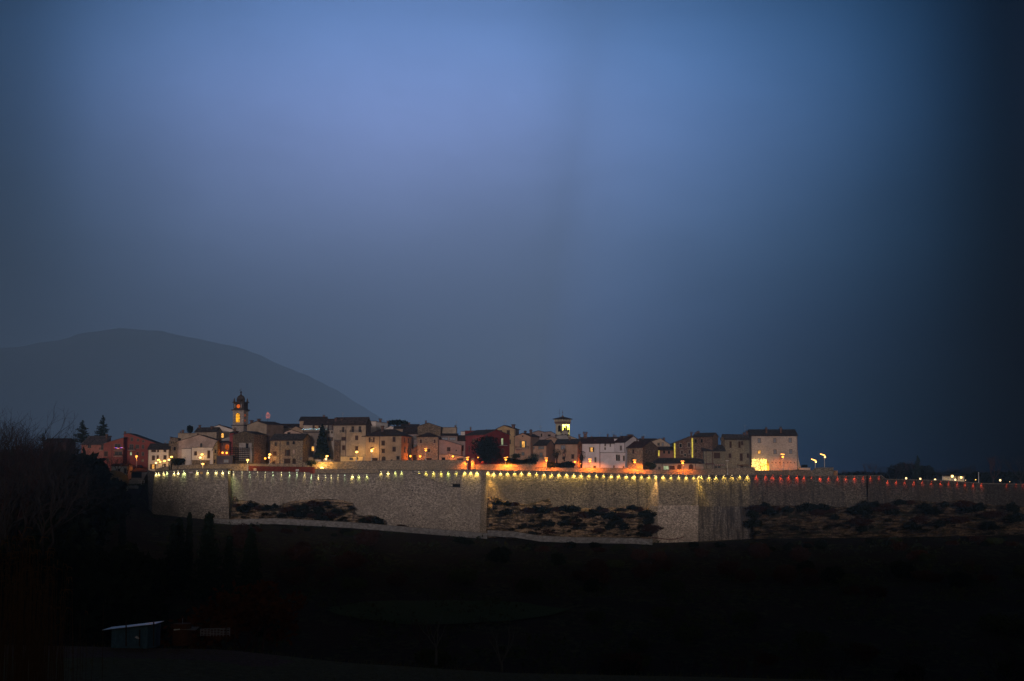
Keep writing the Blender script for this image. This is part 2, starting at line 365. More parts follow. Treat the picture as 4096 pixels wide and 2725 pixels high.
# ------------------------------------------------------------------ the great town wall
town_wall = thing('town_wall', 'long pale stone town wall on the cliff with coloured downlights along its rim', 'wall', at(2048, 2040, 500))
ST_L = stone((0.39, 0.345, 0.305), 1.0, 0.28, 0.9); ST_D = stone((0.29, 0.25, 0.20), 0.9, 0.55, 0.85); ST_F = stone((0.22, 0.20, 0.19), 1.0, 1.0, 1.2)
ST_P = stone((0.46, 0.40, 0.33), 1.0, 0.45, 0.9); ST_G = stone((0.14, 0.125, 0.11), 1.0, 0.8, 1.2)  # ST_G: dimness of the right end put into the stone colour
M_COPE = stone((0.20, 0.18, 0.16), 1.3, 0.0, 0.8)
def wall_strip(top, bot, m, thick=6.5, cope=0.28, name='wall_section', label=None, base=False):
    """top/bot: (px, py, Y) with the same px list lengths; front sheet, back sheet, ends, top."""
    A = [at(*p) for p in top]; B = [at(*p) for p in bot]; mb = MB(); back = [a + Vector((0, thick, 0)) for a in A]; n = len(A)
    for i in range(n - 1):
        k = 5                                    # courses, with a slight batter already in the points
        for j in range(k):
            t0, t1 = j/k, (j + 1)/k
            mb.poly([A[i].lerp(B[i], t1), A[i+1].lerp(B[i+1], t1), A[i+1].lerp(B[i+1], t0), A[i].lerp(B[i], t0)], m)
        mb.poly([A[i], A[i+1], back[i+1], back[i]], m)
        bb0 = Vector((back[i].x, back[i].y, B[i].z)); bb1 = Vector((back[i+1].x, back[i+1].y, B[i+1].z)); mb.poly([back[i+1], bb1, bb0, back[i]], m)
    for i in (0, n - 1): mb.poly([A[i], B[i], Vector((back[i].x, back[i].y, B[i].z)), back[i]], m)
    mb.build(name, town_wall, label=label)
    if cope:
        mc = MB()
        for i in range(n - 1):
            a, b = A[i], A[i+1]; o = Vector((0, -0.22, 0)); q = Vector((0, 0.75, 0)); u = Vector((0, 0, cope))
            mc.hexa([a + o + Vector((0, 0, 0.004)), b + o + Vector((0, 0, 0.004)), b + q + Vector((0, 0, 0.004)), a + q + Vector((0, 0, 0.004)), a + o + u, b + o + u, b + q + u, a + q + u], M_COPE)
        mc.build('coping', town_wall)
wall_strip([(590, 1884, 508), (618, 1890, 500)], [(596, 2062, 503), (606, 2066, 499)], ST_L, name='wall_end')
wall_strip([(618, 1891, 500), (665, 1885, 499), (718, 1880, 498)], [(606, 2068, 499), (660, 2072, 498), (714, 2078, 497)], ST_L)
wall_strip([(718.4, 1880, 498), (800, 1878, 497.6), (910, 1878, 497.6)], [(714.4, 2078, 497), (800, 2090, 496.6), (917, 2100, 496)], stone((0.36, 0.32, 0.28), 0.9, 0.25, 0.95))
wall_strip([(910.3, 1878, 497.6), (924, 1885, 504)], [(917.3, 2100, 496), (928, 2100, 503)], ST_P, name='wall_return')
wall_strip([(925, 1886, 504), (1100, 1889, 504), (1240, 1892, 503)], [(928, 2110, 503), (1100, 2110, 503), (1240, 2115, 502)], ST_L)
wall_strip([(1240.3, 1897, 503), (1380, 1897, 502.5), (1518, 1895, 502)], [(1240.3, 2115, 502), (1380, 2120, 501.5), (1518, 2124, 501)], ST_L)
wall_strip([(1518.4, 1881, 501.6), (1644, 1883, 501)], [(1518.4, 2124, 500.6), (1644, 2135, 500)], ST_L)
wall_strip([(1644.3, 1885, 501), (1700, 1908, 501), (1760, 1934, 501), (1802, 1950, 501), (1842, 1951, 501)],
           [(1644.3, 2135, 500), (1700, 2140, 500), (1760, 2144, 500), (1802, 2146, 499.8), (1842, 2148, 499.6)], ST_L, thick=1.3, cope=0.18)
wall_strip([(1646, 1883, 502.6), (1843, 1882, 502.6)], [(1646, 1990, 502.4), (1843, 1990, 502.4)], ST_L, name='recessed_wall')
wall_strip([(1842.4, 1882, 500.6), (1926, 1882, 499.6)], [(1842.4, 2148, 499.4), (1919, 2152, 498.6)], ST_L, name='buttress')
wall_strip([(1926.3, 1882, 499.6), (1950, 1884, 502.5)], [(1919.3, 2152, 498.6), (1950, 2152, 501.5)], ST_P, name='wall_return')
def ip(tab, px): return (px, interp([(a, b) for a, b, c in tab], px), interp([(a, c) for a, b, c in tab], px))
DT = [(1950, 1884, 502.5), (2200, 1887, 503), (2312, 1892, 503), (2605, 1900, 503)]
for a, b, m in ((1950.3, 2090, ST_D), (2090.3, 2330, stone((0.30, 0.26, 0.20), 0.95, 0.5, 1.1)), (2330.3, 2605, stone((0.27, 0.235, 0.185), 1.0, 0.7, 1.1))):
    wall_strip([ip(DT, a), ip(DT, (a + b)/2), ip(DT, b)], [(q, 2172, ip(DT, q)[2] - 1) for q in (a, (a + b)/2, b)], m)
wall_strip([(2605.3, 1900, 503), (2637, 1900, 499.5)], [(2600, 2024, 502), (2634, 2024, 498.6)], ST_P, name='wall_return')
wall_strip([(2637.3, 1900, 499.5), (2796, 1903, 499.5)], [(2634, 2024, 498.6), (2792, 2024, 498.6)], stone((0.30, 0.26, 0.21), 1.0, 0.35, 1.0), name='bastion_upper')
wall_strip([(2598, 2022, 501.5), (2632, 2022, 498.0)], [(2598, 2185, 500.5), (2630, 2185, 496.8)], ST_P, cope=0, name='bastion_foot')
wall_strip([(2632.3, 2022, 498.0), (2794, 2022, 498.0)], [(2630.3, 2185, 496.8), (2792, 2185, 496.8)], stone((0.54, 0.46, 0.39), 1.0, 0.5, 1.1), cope=0, name='bastion_foot')
wall_strip([(2796.3, 1903, 500.2), (2900, 1902, 500.6), (3002, 1901, 501)], [(2794, 2028, 499.6), (2900, 2028, 500), (3002, 2028, 500.4)], stone((0.22, 0.195, 0.16), 1.0, 0.9, 1.2))
wall_strip([(2794.3, 2026, 499.2), (3000, 2026, 499.8)], [(2792, 2180, 498.2), (3000, 2180, 498.8)], ST_F, cope=0, name='bastion_foot')
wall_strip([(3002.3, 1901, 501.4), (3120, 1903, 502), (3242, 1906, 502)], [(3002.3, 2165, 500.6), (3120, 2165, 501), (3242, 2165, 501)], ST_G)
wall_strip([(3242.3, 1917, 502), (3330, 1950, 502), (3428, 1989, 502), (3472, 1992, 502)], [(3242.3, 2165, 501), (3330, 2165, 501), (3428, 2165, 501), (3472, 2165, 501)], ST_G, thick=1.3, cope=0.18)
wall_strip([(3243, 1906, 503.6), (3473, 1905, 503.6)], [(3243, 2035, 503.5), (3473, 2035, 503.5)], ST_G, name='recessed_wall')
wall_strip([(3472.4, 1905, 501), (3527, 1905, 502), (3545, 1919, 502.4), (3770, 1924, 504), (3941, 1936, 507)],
           [(3472.4, 2165, 500), (3527, 2165, 501), (3545, 2165, 501.4), (3770, 2165, 503), (3941, 2165, 506)], stone((0.095, 0.085, 0.075), 1.0, 0.8, 1.2))  # same wall in a darker tone, falloff to the right put into colour
wall_strip([(3941.3, 1936, 508), (4096, 1939, 511), (4420, 1945, 517), (5000, 1955, 528)], [(3941.3, 2160, 507), (4096, 2160, 510), (4420, 2160, 516), (5000, 2160, 527)], stone((0.055, 0.05, 0.045), 1.0, 0.8, 1.2))  # darkest stone, the fade at the far right put into its colour
# dark postern at the foot of the stepped part
mb = MB(); a = at(1810, 1937, 502.2); b = at(1841, 1950, 502.2); M_DARK = flat('dark_opening', (0.006, 0.006, 0.006), 0.95)
mb.prism([(a.x, 502.38, a.z), (b.x, 502.38, a.z), (b.x, 502.38, b.z), (a.x, 502.38, b.z)], (0, 0.1, 0), M_DARK)
mb.prism([(a.x - .3, 502.3, a.z + .25), (b.x, 502.3, a.z + .25), (b.x, 502.3, a.z), (a.x - .3, 502.3, a.z)], (0, 0.12, 0), M_COPE); mb.build('postern', town_wall)
# drain holes and a rusty pipe along the bastion foot
mb = MB()
for px, py in ((1649, 1962), (1644, 2026), (1652, 2062), (1653, 2104), (2125, 1943), (2713, 1982), (1291, 1923), (1640, 1993), (2300, 1990), (2460, 1975), (3062, 1975)):
    p = at(px, py, interp(YW, px) - 0.75 if px < 1900 else interp(YW, px) - 0.55); mb.box(p, (0.35, 0.5, 0.4), M_DARK)
mb.build('drain_hole', town_wall)
mb = MB(); pts = [at(px, py, 496.4) for px, py in ((2608, 2150), (2640, 2154), (2665, 2157), (2700, 2157), (2722, 2152), (2735, 2147))]
mb.tube(pts, 0.13, flat('rusty_pipe', (0.10, 0.02, 0.02)), 6); o = recenter(mb.build('drain_pipe')); tag(o, 'dark red hose sagging along the foot of the square bastion', 'pipe')

# ------------------------------------------------------------------ low road wall under the rocks, upper parapets
def fence_wall(name, label, pts, m, h=None, bots=None, thick=0.5, cope=None, cat='wall'):
    mb = MB(); P = [at(*p) for p in pts]; Bz = [at(px, py, Y).z for px, py, Y in bots] if bots else [p.z - h for p in P]
    for i in range(len(P) - 1):
        a, b = P[i], P[i+1]; q = Vector((0, thick, 0)); a0 = Vector((a.x, a.y, Bz[i])); b0 = Vector((b.x, b.y, Bz[i+1]))
        mb.hexa([a0, b0, b0 + q, a0 + q, a, b, b + q, a + q], m)
    o = mb.build(name)
    recenter(o); tag(o, label, cat)
    if cope:
        mc = MB()
        for i in range(len(P) - 1):
            a, b = P[i], P[i+1]; s = Vector((0, -0.08, 0.004)); q = Vector((0, thick + 0.08, 0.004)); u = Vector((0, 0, 0.12))
            mc.hexa([a + s, b + s, b + q, a + q, a + s + u, b + s + u, b + q + u, a + q + u], cope)
        mc.build('coping', o)
    return o
M_CONC = stone((0.24, 0.24, 0.25), 0.5, 0.4, 0.5)
fence_wall('road_wall', 'low grey road wall below the boulders of the pale wall, left half', [(846, 2072, 486), (920, 2079, 486), (1100, 2074, 486), (1400, 2090, 486), (1600, 2106, 486), (1949, 2134, 486)], M_CONC, h=1.9, cope=M_COPE)
fence_wall('road_wall', 'low dark road wall curving below the layered cliff in the middle', [(1950, 2122, 487), (2060, 2128, 487), (2160, 2144, 487), (2300, 2150, 487), (2530, 2153, 487), (2610, 2158, 488)], M_CONC, h=1.9, cope=M_COPE)
P_TAN = stone((0.40, 0.33, 0.25), 1.3, 0.0, 0.8)
YP = 508.5
fence_wall('stone_parapet', 'tan stone parapet rising in front of the pinkish gabled house at the left end', [(c2(230, 1485)[0], 1879, YP), (c2(330, 1462)[0], 1872, YP), (c2(520, 1430)[0], 1864.5, YP), (c2(900, 1408)[0], 1859, YP), (c2(1450, 1400)[0], 1857, YP), (1018, 1856, YP), (1200, 1857, YP)], P_TAN, h=3.6, cope=M_COPE)
RB = stone((0.20, 0.045, 0.03), 1.5, 0.0, 0.5)
fence_wall('red_panel_wall', 'dark red wall band with small white boards below the old ruined house', [(995, 1864, 506.4), (1100, 1866, 506.4), (1260, 1868, 506.4)], RB, h=3.2, thick=0.4)
fence_wall('garden_wall', 'tan stone wall lit yellow by the ground floodlight below the tall conifer', [(1196, 1850, 507.8), (1262, 1849, 507.8), (1350, 1848, 507.8), (1428, 1847, 507.8)], stone((0.50, 0.40, 0.28), 1.3, 0.0, 0.8), h=2.6, cope=M_COPE)
fence_wall('stone_parapet', 'low brown parapet band directly under the floodlit yellow wall', [(1260, 1878, 505), (1400, 1879, 505), (1517, 1880, 505)], P_TAN, h=2.2, cope=M_COPE)
fence_wall('stone_parapet', 'high brown retaining wall below the ochre hipped house and the square stone house', [(1428.5, 1845, 507), (1600, 1843, 507), (1720, 1841.5, 507), (1848, 1841.5, 507), (1862, 1846, 507), (1866, 1858, 507)], P_TAN, h=5.2, cope=M_COPE)
P_OR = stone((0.46, 0.36, 0.25), 1.3, 0.0, 0.7)
fence_wall('gate_pier', 'narrow stone pier standing at the gap between two retaining walls', [(1885, 1835, 507.4), (1896.5, 1834, 507.4)], P_OR, h=5.0, thick=1.0, cope=M_COPE)
fence_wall('stone_parapet', 'orange lit parapet topped with shrubs in front of the round dark tree', [(1897, 1859, 508), (1990, 1857, 508), (2129, 1856, 508), (2131, 1852, 508), (2143, 1853, 508), (2144, 1871, 508)], P_OR, h=3.0, cope=None)
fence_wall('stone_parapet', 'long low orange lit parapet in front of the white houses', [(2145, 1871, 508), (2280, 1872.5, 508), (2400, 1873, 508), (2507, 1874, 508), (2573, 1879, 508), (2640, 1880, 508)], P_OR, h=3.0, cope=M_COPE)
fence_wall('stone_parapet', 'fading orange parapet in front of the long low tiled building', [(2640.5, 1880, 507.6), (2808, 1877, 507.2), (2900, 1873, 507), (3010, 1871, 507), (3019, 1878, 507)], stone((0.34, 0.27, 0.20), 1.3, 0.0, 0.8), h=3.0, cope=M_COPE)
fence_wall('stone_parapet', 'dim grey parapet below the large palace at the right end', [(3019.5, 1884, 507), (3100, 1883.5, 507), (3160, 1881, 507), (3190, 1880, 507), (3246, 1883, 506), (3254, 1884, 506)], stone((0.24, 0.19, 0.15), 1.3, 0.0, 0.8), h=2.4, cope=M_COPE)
fence_wall('stone_block_wall', 'rough stone block wall with sloping left shoulder beside the two leaning lamps', [(3250, 1886, 507), (3268, 1873, 507), (3290, 1871.5, 507), (3334, 1871.5, 507)], stone((0.24, 0.22, 0.19), 1.2, 0.3, 1.0), h=4.5, thick=2.0, cope=M_COPE)
fence_wall('brick_kiosk', 'small orange lit box wall right of the stone block wall', [(3336, 1883.5, 507.4), (3351, 1883.5, 507.4)], stone((0.40, 0.22, 0.12), 1.2, 0.3, 0.8), h=2.6, thick=1.2, cope=M_COPE)

# ------------------------------------------------------------------ rock faces under the wall
def rock_mat(rgb, green=0.5):
    def f(T):
        p = pos(T, (0.22, 0.3, 1.7)); a = noise_(T, p, 1.0, 6, 0.7); b = noise_(T, pos(T), 1.3, 6, 0.75); gr = noise_(T, pos(T, (1, 1, 1.3)), 0.22, 6, 0.7)
        c = T.mix(T.ramp(a, [(0.42, 0.0), (0.56, 1.0)]), sc3(rgb, 0.16), sc3(rgb, 1.35))
        c = T.mix(T.ramp(b, [(0.38, 0.8), (0.56, 0.0)]), c, sc3(rgb, 0.22))
        c = T.mix(T.ramp(gr, [(0.50, 0.0), (0.60, green)]), c, (0.022, 0.026, 0.012))
        bsdf(T, c, 0.95, bump=T.math('ADD', a, b), bstr=1.0, bdist=0.4)
    return mat('rock_%.2f_%.2f_%.2f' % rgb, f)
def rock(top, bot, Yt, Yb, m, seed, amp=1.6, nx=160, nz=22):
    vs_, fs_ = [], []; x0, x1 = top[0][0], top[-1][0]
    for j in range(nz):
        t = j/(nz - 1)
        for i in range(nx):
            px = x0 + (x1 - x0)*i/(nx - 1)
            py0 = interp(top, px) + 5*noise.noise((px*0.05, seed, 0)) + 3*noise.noise((px*0.2, seed, 4)); py1 = interp(bot, px)
            p = at(px, py0 + (py1 - py0)*t, 500)
            st = noise.noise((p.x*0.05, seed, p.z*0.9)); st = math.copysign(abs(st)**0.6, st)
            h = noise.fractal((p.x*0.16, seed, p.z*0.30), 0.9, 2.1, 5)
            yw = min(interp(YW, px), interp(YW, px - 8), interp(YW, px + 8)) - 1.0; Y = yw - Yt - (Yb - Yt)*t - abs(amp*(1.5*st + 1.5*h))*min(1, 3.0*t + 0.25)
            vs_.append((p.x, Y, p.z + 0.4*h*t*(1-t)*4))
    base = len(vs_)
    for i in range(nx): px = x0 + (x1 - x0)*i/(nx - 1); q = vs_[i]; vs_.append((q[0], interp(YW, px) + 1.5, q[2] + 0.1))   # rough ledge running back into the wall
    for j in range(nz - 1):
        for i in range(nx - 1): fs_.append((j*nx + i + 1, j*nx + i, (j+1)*nx + i, (j+1)*nx + i + 1))
    for i in range(nx - 1): fs_.append((base + i + 1, base + i, i, i + 1))
    me = bpy.data.meshes.new('rock_face'); me.from_pydata(vs_, [], fs_); me.materials.append(m); o = bpy.data.objects.new('rock_face', me); C.objects.link(o); struct(o)
rock([(930, 1990), (936, 1988), (944, 2002), (1000, 2004), (1040, 2018), (1073, 2020), (1120, 2022), (1157, 2006), (1283, 1995), (1376, 2003), (1412, 2012), (1418, 2050), (1430, 2062), (1500, 2064), (1545, 2088)],
     [(930, 2098), (1200, 2092), (1400, 2106), (1545, 2116)], 0.4, 6.0, rock_mat((0.36, 0.27, 0.19), 0.8), 1.3, 1.2)
rock([(1946, 2060), (1950, 1992), (1964, 1989), (2000, 1996), (2014, 2004), (2094, 2018), (2130, 2014), (2200, 1995), (2206, 2012), (2214, 2034), (2300, 2036), (2420, 2034), (2520, 2028), (2597, 2034)],
     [(1946, 2150), (2100, 2152), (2300, 2164), (2598, 2172)], 0.3, 7.0, rock_mat((0.36, 0.26, 0.17), 0.7), 5.1, 1.4)
rock([(3002, 2026), (3060, 2020), (3200, 2024), (3300, 2025), (3420, 2030), (3520, 2015), (3560, 2012), (3640, 2002), (3760, 2010), (3860, 2000), (3960, 2018), (4096, 2030), (4300, 2030)],
     [(3002, 2152), (3500, 2148), (4096, 2140), (4300, 2136)], 0.3, 7.0, rock_mat((0.12, 0.088, 0.06), 0.8), 9.7, 1.4)  # right cliff darkened in colour to follow the dimmer right end
# ------------------------------------------------------------------ houses
def hit(O, u, px, py):            # pixel ray onto the vertical plane through O along u -> (s, z)
    a, b = ray(px, py); t = (a*O[1] - O[0])/(u[0] - a*u[1]); return t, b*(O[1] + t*u[1])
def plan(cf, x0, x1, y, Y, a=0.0, xs=None, d=9.0):
    A = at(*cf(x0, y), Y); u = (cos(a), sin(a)); wd = hit(A, u, *cf(x1, y))[0]
    B = (A.x + u[0]*wd, A.y + u[1]*wd); v_ = (-sin(a), cos(a))
    if xs is not None:
        O = B if a < 0 else (A.x, A.y); t = hit(O, v_, *cf(xs, y))[0]; d = t if 2.0 < t < 26 else d
    return dict(A=(A.x, A.y), B=B, u=u, v=v_, w=wd, d=d, a=a)
def face_mesh(mb, O, u, nrm, W, zb, zt, holes, m, top=None, rec=0.22):
    sx = sorted({0.0, W, *[h[0] for h in holes], *[h[2] for h in holes]}); sz = sorted({zb, zt, *[h[1] for h in holes], *[h[3] for h in holes]})
    P = lambda s, z, k=0.0: (O[0] + u[0]*s - nrm[0]*k, O[1] + u[1]*s - nrm[1]*k, z)
    for x0, x1 in zip(sx, sx[1:]):
        for z0, z1 in zip(sz, sz[1:]):
            cx, cz = (x0 + x1)/2, (z0 + z1)/2
            if any(h[0] < cx < h[2] and h[1] < cz < h[3] for h in holes): continue
            mb.poly([P(x0, z0), P(x1, z0), P(x1, z1), P(x0, z1)], m)
    for h in holes:
        a, b, c, d = h
        for (p, q) in (((a, b), (c, b)), ((c, b), (c, d)), ((c, d), (a, d)), ((a, d), (a, b))):
            mb.poly([P(*p), P(*q), P(*q, rec), P(*p, rec)], m)
    if top: mb.poly([P(0, zt)] + [P(s, z) for s, z in top] + [P(W, zt)], m)
def roof_slabs(mb, O, prof, du, dv, L, ov, ovl, m, th=0.16):
    """prof = [(s,z)] across du; slab runs along dv for length L."""
    n = len(prof)
    for i in range(n - 1):
        (s0, z0), (s1, z1) = prof[i], prof[i+1]; g = (z1 - z0)/((s1 - s0) or 1e-6)
        if i == 0: z0 -= g*ov; s0 -= ov
        if i == n - 2: z1 += g*ov; s1 += ov
        q = lambda s, t, z: (O[0] + du[0]*s + dv[0]*t, O[1] + du[1]*s + dv[1]*t, z)
        z0 += 0.03; z1 += 0.03
        mb.hexa([q(s0, -ovl, z0), q(s1, -ovl, z1), q(s1, L + ovl, z1), q(s0, L + ovl, z0), q(s0, -ovl, z0 + th), q(s1, -ovl, z1 + th), q(s1, L + ovl, z1 + th), q(s0, L + ovl, z0 + th)], m)
def opening(root, O, u, n, s0, z0, s1, z1, k, rec, shut, trim):
    """window or door with its frame, panes and leaves; all in the plane O+u."""
    P = lambda s, z, o: Vector((O[0] + u[0]*s + n[0]*o, O[1] + u[1]*s + n[1]*o, z))
    def slab(mb, a, b, c, d, o0, o1, m): mb.hexa([P(a, b, o0), P(c, b, o0), P(c, b, o1), P(a, b, o1), P(a, d, o0), P(c, d, o0), P(c, d, o1), P(a, d, o1)], m)
    w_, h_ = s1 - s0, z1 - z0; back = -rec + 0.02 if rec else 0.03; fr = 0.07
    if k.startswith('a'):                         # round-headed, set proud of the wall
        r = w_/2; cs = (s0 + s1)/2; arc = [(cs + r*cos(t), z1 - r + r*sin(t)) for t in [pi*i/10 for i in range(11)]]
        out = [(s1, z0)] + arc + [(s0, z0)]; big = [(cs + (s - cs)*1.18 , z0 + (z - z0)*1.05) for s, z in out]
        mf = MB(); mf.prism([P(s, z, 0.003) for s, z in big], Vector((n[0], n[1], 0))*0.05, trim); f_ = mf.build('door' if k in ('ad',) else 'window', root)
        mp_ = MB(); mm = {'ad': M_WOOD, 'ag': M_GLASS, 'al': M_LITG, 'ao': M_LITO, 'an': M_DARK, 'ap': M_LIT, 'ab': plaster((0.45, 0.36, 0.32), 0.3)}[k]
        mp_.prism([P(s, z, 0.055) for s, z in out], Vector((n[0], n[1], 0))*0.03, mm); mp_.build({'ad': 'door_leaf', 'ab': 'infill'}.get(k, 'pane'), f_)
        return
    if k in ('G', 'd'):
        mf = MB(); slab(mf, s0 + .02, z0, s1 - .02, z1 - .02, back, back + 0.06, M_WOOD)
        nb = 4 if k == 'G' else 2
        for i in range(nb): t = s0 + (i + .5)*w_/nb; slab(mf, t - .04, z0, t + .04, z1 - .05, back + .06, back + .09, M_SHUT)
        mf.build('garage_door' if k == 'G' else 'door', root); return
    mf = MB()
    slab(mf, s0 - .12, z0 - .12, s1 + .12, z0, 0.002, 0.12, trim)                                  # sill
    slab(mf, s0 - .10, z1, s1 + .10, z1 + .12, 0.002, 0.05, trim)
    for a, b in ((s0 - .10, s0), (s1, s1 + .10)): slab(mf, a, z0, b, z1, 0.002, 0.05, trim)
    if k not in ('s', 'x', 'v'):
        ws0, ws1 = (s0 + w_*.25, s1 - w_*.25) if k in ('o', 'L', 'D') else (s0, s1); o0 = back + .03
        slab(mf, ws0, z0, ws0 + fr, z1, o0, o0 + .05, M_FRAME); slab(mf, ws1 - fr, z0, ws1, z1, o0, o0 + .05, M_FRAME)
        slab(mf, (ws0 + ws1)/2 - .04, z0, (ws0 + ws1)/2 + .04, z1, o0 + .003, o0 + .053, M_FRAME); slab(mf, ws0, z1 - fr, ws1, z1, o0 + .006, o0 + .056, M_FRAME)
        if h_ > 1.3: slab(mf, ws0, z0 + h_*.62, ws1, z0 + h_*.62 + .06, o0 + .006, o0 + .056, M_FRAME)
    wn = mf.build('window', root)
    pm = {'g': M_GLASS, 'o': M_GLASS, 'l': M_LIT, 'L': M_LIT, 'D': M_LITDIM, 'w': M_LITW, 'c': M_CURT, 'v': M_DARK, 'm': M_LITDIM}.get(k)
    if pm:
        mp_ = MB(); a, b = (s0 + w_*.25, s1 - w_*.25) if k in ('o', 'L', 'D') else (s0, s1); slab(mp_, a, z0, b, z1, back - .01, back + .02, pm); mp_.build('pane', wn)
    if k in ('o', 'L', 'D'):
        for a, b in ((s0, s0 + w_*.24), (s1 - w_*.24, s1)):
            ms = MB(); slab(ms, a, z0, b, z1, 0.055, 0.10, shut); ms.build('shutter', wn)
    if k in ('s', 'x'):
        sm = M_SHUTB if k == 'x' else shut
        for a, b in ((s0 + .01, (s0 + s1)/2 - .015), ((s0 + s1)/2 + .015, s1 - .01)):
            ms = MB(); slab(ms, a, z0 + .01, b, z1 - .01, back, back + .05, sm)
            nsl = max(2, int(h_/0.35))
            for i in range(nsl): zz = z0 + (i + .5)*h_/nsl; slab(ms, a + .06, zz - .05, b - .06, zz + .03, back + .05, back + .075, sm)
            ms.build('shutter', wn)
def balcony(root, O, u, n, s0, z0, s1, z1, m_slab, depth=1.1):
    P = lambda s, z, o: Vector((O[0] + u[0]*s + n[0]*o, O[1] + u[1]*s + n[1]*o, z)); mb = MB()
    mb.hexa([P(s0, z0, 0.01), P(s1, z0, 0.01), P(s1, z0, depth), P(s0, z0, depth), P(s0, z0 + .16, 0.01), P(s1, z0 + .16, 0.01), P(s1, z0 + .16, depth), P(s0, z0 + .16, depth)], m_slab)
    b = mb.build('balcony', root); mr = MB(); zt = max(z1, z0 + 1.0)
    for q in (P(s0 + .04, zt, .02), ), : pass
    mr.tube([P(s0 + .04, zt, .02), P(s0 + .04, zt, depth - .05), P(s1 - .04, zt, depth - .05), P(s1 - .04, zt, .02)], 0.035, M_METAL, 4)
    nb = int((s1 - s0)/0.22)
    for i in range(nb + 1):
        s = s0 + .05 + (s1 - s0 - .1)*i/nb; mr.tube([P(s, z0 + .16, depth - .05), P(s, zt, depth - .05)], 0.02, M_METAL, 3, False)
    for j in range(5):
        for s in (s0 + .04, s1 - .04): mr.tube([P(s, z0 + .16, depth*j/5 + .05), P(s, zt, depth*j/5 + .05)], 0.02, M_METAL, 3, False)
    mr.build('railing', b)
ZB = -0.5
def volume(root, cf, x0, x1, ye, Y, m, roof=('e', 0), a=0, xs=None, d=9.0, wins=(), side=(), chim=(), rm=None, shut=None, trim=None, zb=ZB, ov=0.45, smat=None, ant=(), label=None, pipes=(), rlabel=None):
    a = R(a); pl = plan(cf, x0, x1, ye, Y, a, xs, d); A, B, u, v_, w_, d = pl['A'], pl['B'], pl['u'], pl['v'], pl['w'], pl['d']
    n = (u[1], -u[0]); nr = (u[0], u[1]); nl = (-u[0], -u[1]); rm = rm or tile(); shut = shut or M_SHUT; trim = trim or M_FRAME
    ze = hit(A, u, *cf(x0, ye))[1]; kind = roof[0]; mb = MB(); profF = profS = None; fr_ = None
    if kind == 'g':
        pr = [hit(A, u, *cf(x, y)) for x, y in roof[1]]; pr[0] = (0.0, pr[0][1]); pr[-1] = (w_, pr[-1][1]); profF = pr; zlow = min(z for s, z in pr)
    else:
        zlow = ze
        if kind in ('e', 's', 'h'):
            tf = {'e': 0.5, 's': 1.0, 'h': 0.5}[kind]; xm, yr = (roof[2], roof[1]) if len(roof) > 2 else ((x0 + x1)/2, roof[1])
            mid = (A[0] + v_[0]*d*tf, A[1] + v_[1]*d*tf); zr = hit(mid, u, *cf(xm, yr))[1]
            profS = [(0, ze), (d/2, zr), (d, ze)] if kind == 'e' else [(0, ze), (d, zr)]
    def feats(lst, O, uu, Wd):
        hs, rest = [], []
        for ft in lst:
            k, fx0, fy0, fx1, fy1 = ft[:5]; s0, z1 = hit(O, uu, *cf(fx0, fy0)); s1, z0 = hit(O, uu, *cf(fx1, fy1)); s0, s1 = sorted((s0, s1)); z0, z1 = sorted((z0, z1))
            s0 = max(0.12, s0); s1 = min(Wd - .12, s1)
            if s1 - s0 < 0.15: continue
            ok = k[0] not in 'ab' and z1 < zlow - 0.05 and s1 - s0 > 0.2 and not any(s0 < h[2] + .02 and s1 > h[0] - .02 and z0 < h[3] + .02 and z1 > h[1] - .02 for h in hs)
            if k in ('o', 'L', 'D') and ok: h = (s0 + (s1 - s0)*.25, z0, s1 - (s1 - s0)*.25, z1); hs.append(h)
            elif ok: hs.append((s0, z0, s1, z1))
            rest.append((k, s0, z0, s1, z1, 0.22 if ok else 0.0))
        return hs, rest
    hF, rF = feats(wins, A, u, w_)
    SO, SU, SN = (B, v_, nr) if (a < 0 or (a == 0 and A[0] < 0)) else (A, v_, nl)
    hS, rS = feats(side, SO, SU, d)
    wm = m
    face_mesh(mb, A, u, n, w_, zb, zlow, hF, wm, [p for p in profF] if profF else None)
    bo = (A[0] + v_[0]*d, A[1] + v_[1]*d); face_mesh(mb, bo, u, (-n[0], -n[1]), w_, zb, zlow, [], wm, profF)
    zl, zr2 = (profF[0][1], profF[-1][1]) if profF else (zlow, zlow)
    sideprof = profS if profS and kind != 'h' else None
    sm = smat or wm  # turned side walls: their light and shade put into a separate colour
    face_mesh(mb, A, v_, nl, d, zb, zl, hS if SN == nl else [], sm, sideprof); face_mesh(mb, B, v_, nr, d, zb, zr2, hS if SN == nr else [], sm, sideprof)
    q = lambda s, t, z: (A[0] + u[0]*s + v_[0]*t, A[1] + u[1]*s + v_[1]*t, z)
    if kind == 'f':
        mb.poly([q(0, 0, zlow - .4), q(w_, 0, zlow - .4), q(w_, d, zlow - .4), q(0, d, zlow - .4)], wm)
    mb.build('wall', root, label=label)
    ro = None; mr = MB()
    if kind == 'g': roof_slabs(mr, A, profF, u, v_, d, ov, 0.3, rm)
    elif kind in ('e', 's'): roof_slabs(mr, A, profS, v_, u, w_, ov, 0.3, rm)
    elif kind == 'h':
        rh = zr - ze; k = min(d/2, w_/2 - .2) if len(roof) < 4 else roof[3]; e = ov; zz = ze - .12
        p = [q(-e, -e, zz), q(w_ + e, -e, zz), q(w_ + e, d + e, zz), q(-e, d + e, zz)]; r0, r1 = q(k, d/2, zr), q(w_ - k, d/2, zr)
        mr.poly([p[0], p[1], r1, r0], rm); mr.poly([p[1], p[2], r1], rm); mr.poly([p[2], p[3], r0, r1], rm); mr.poly([p[3], p[0], r0], rm)
        mr.poly(p[::-1], M_WOOD)
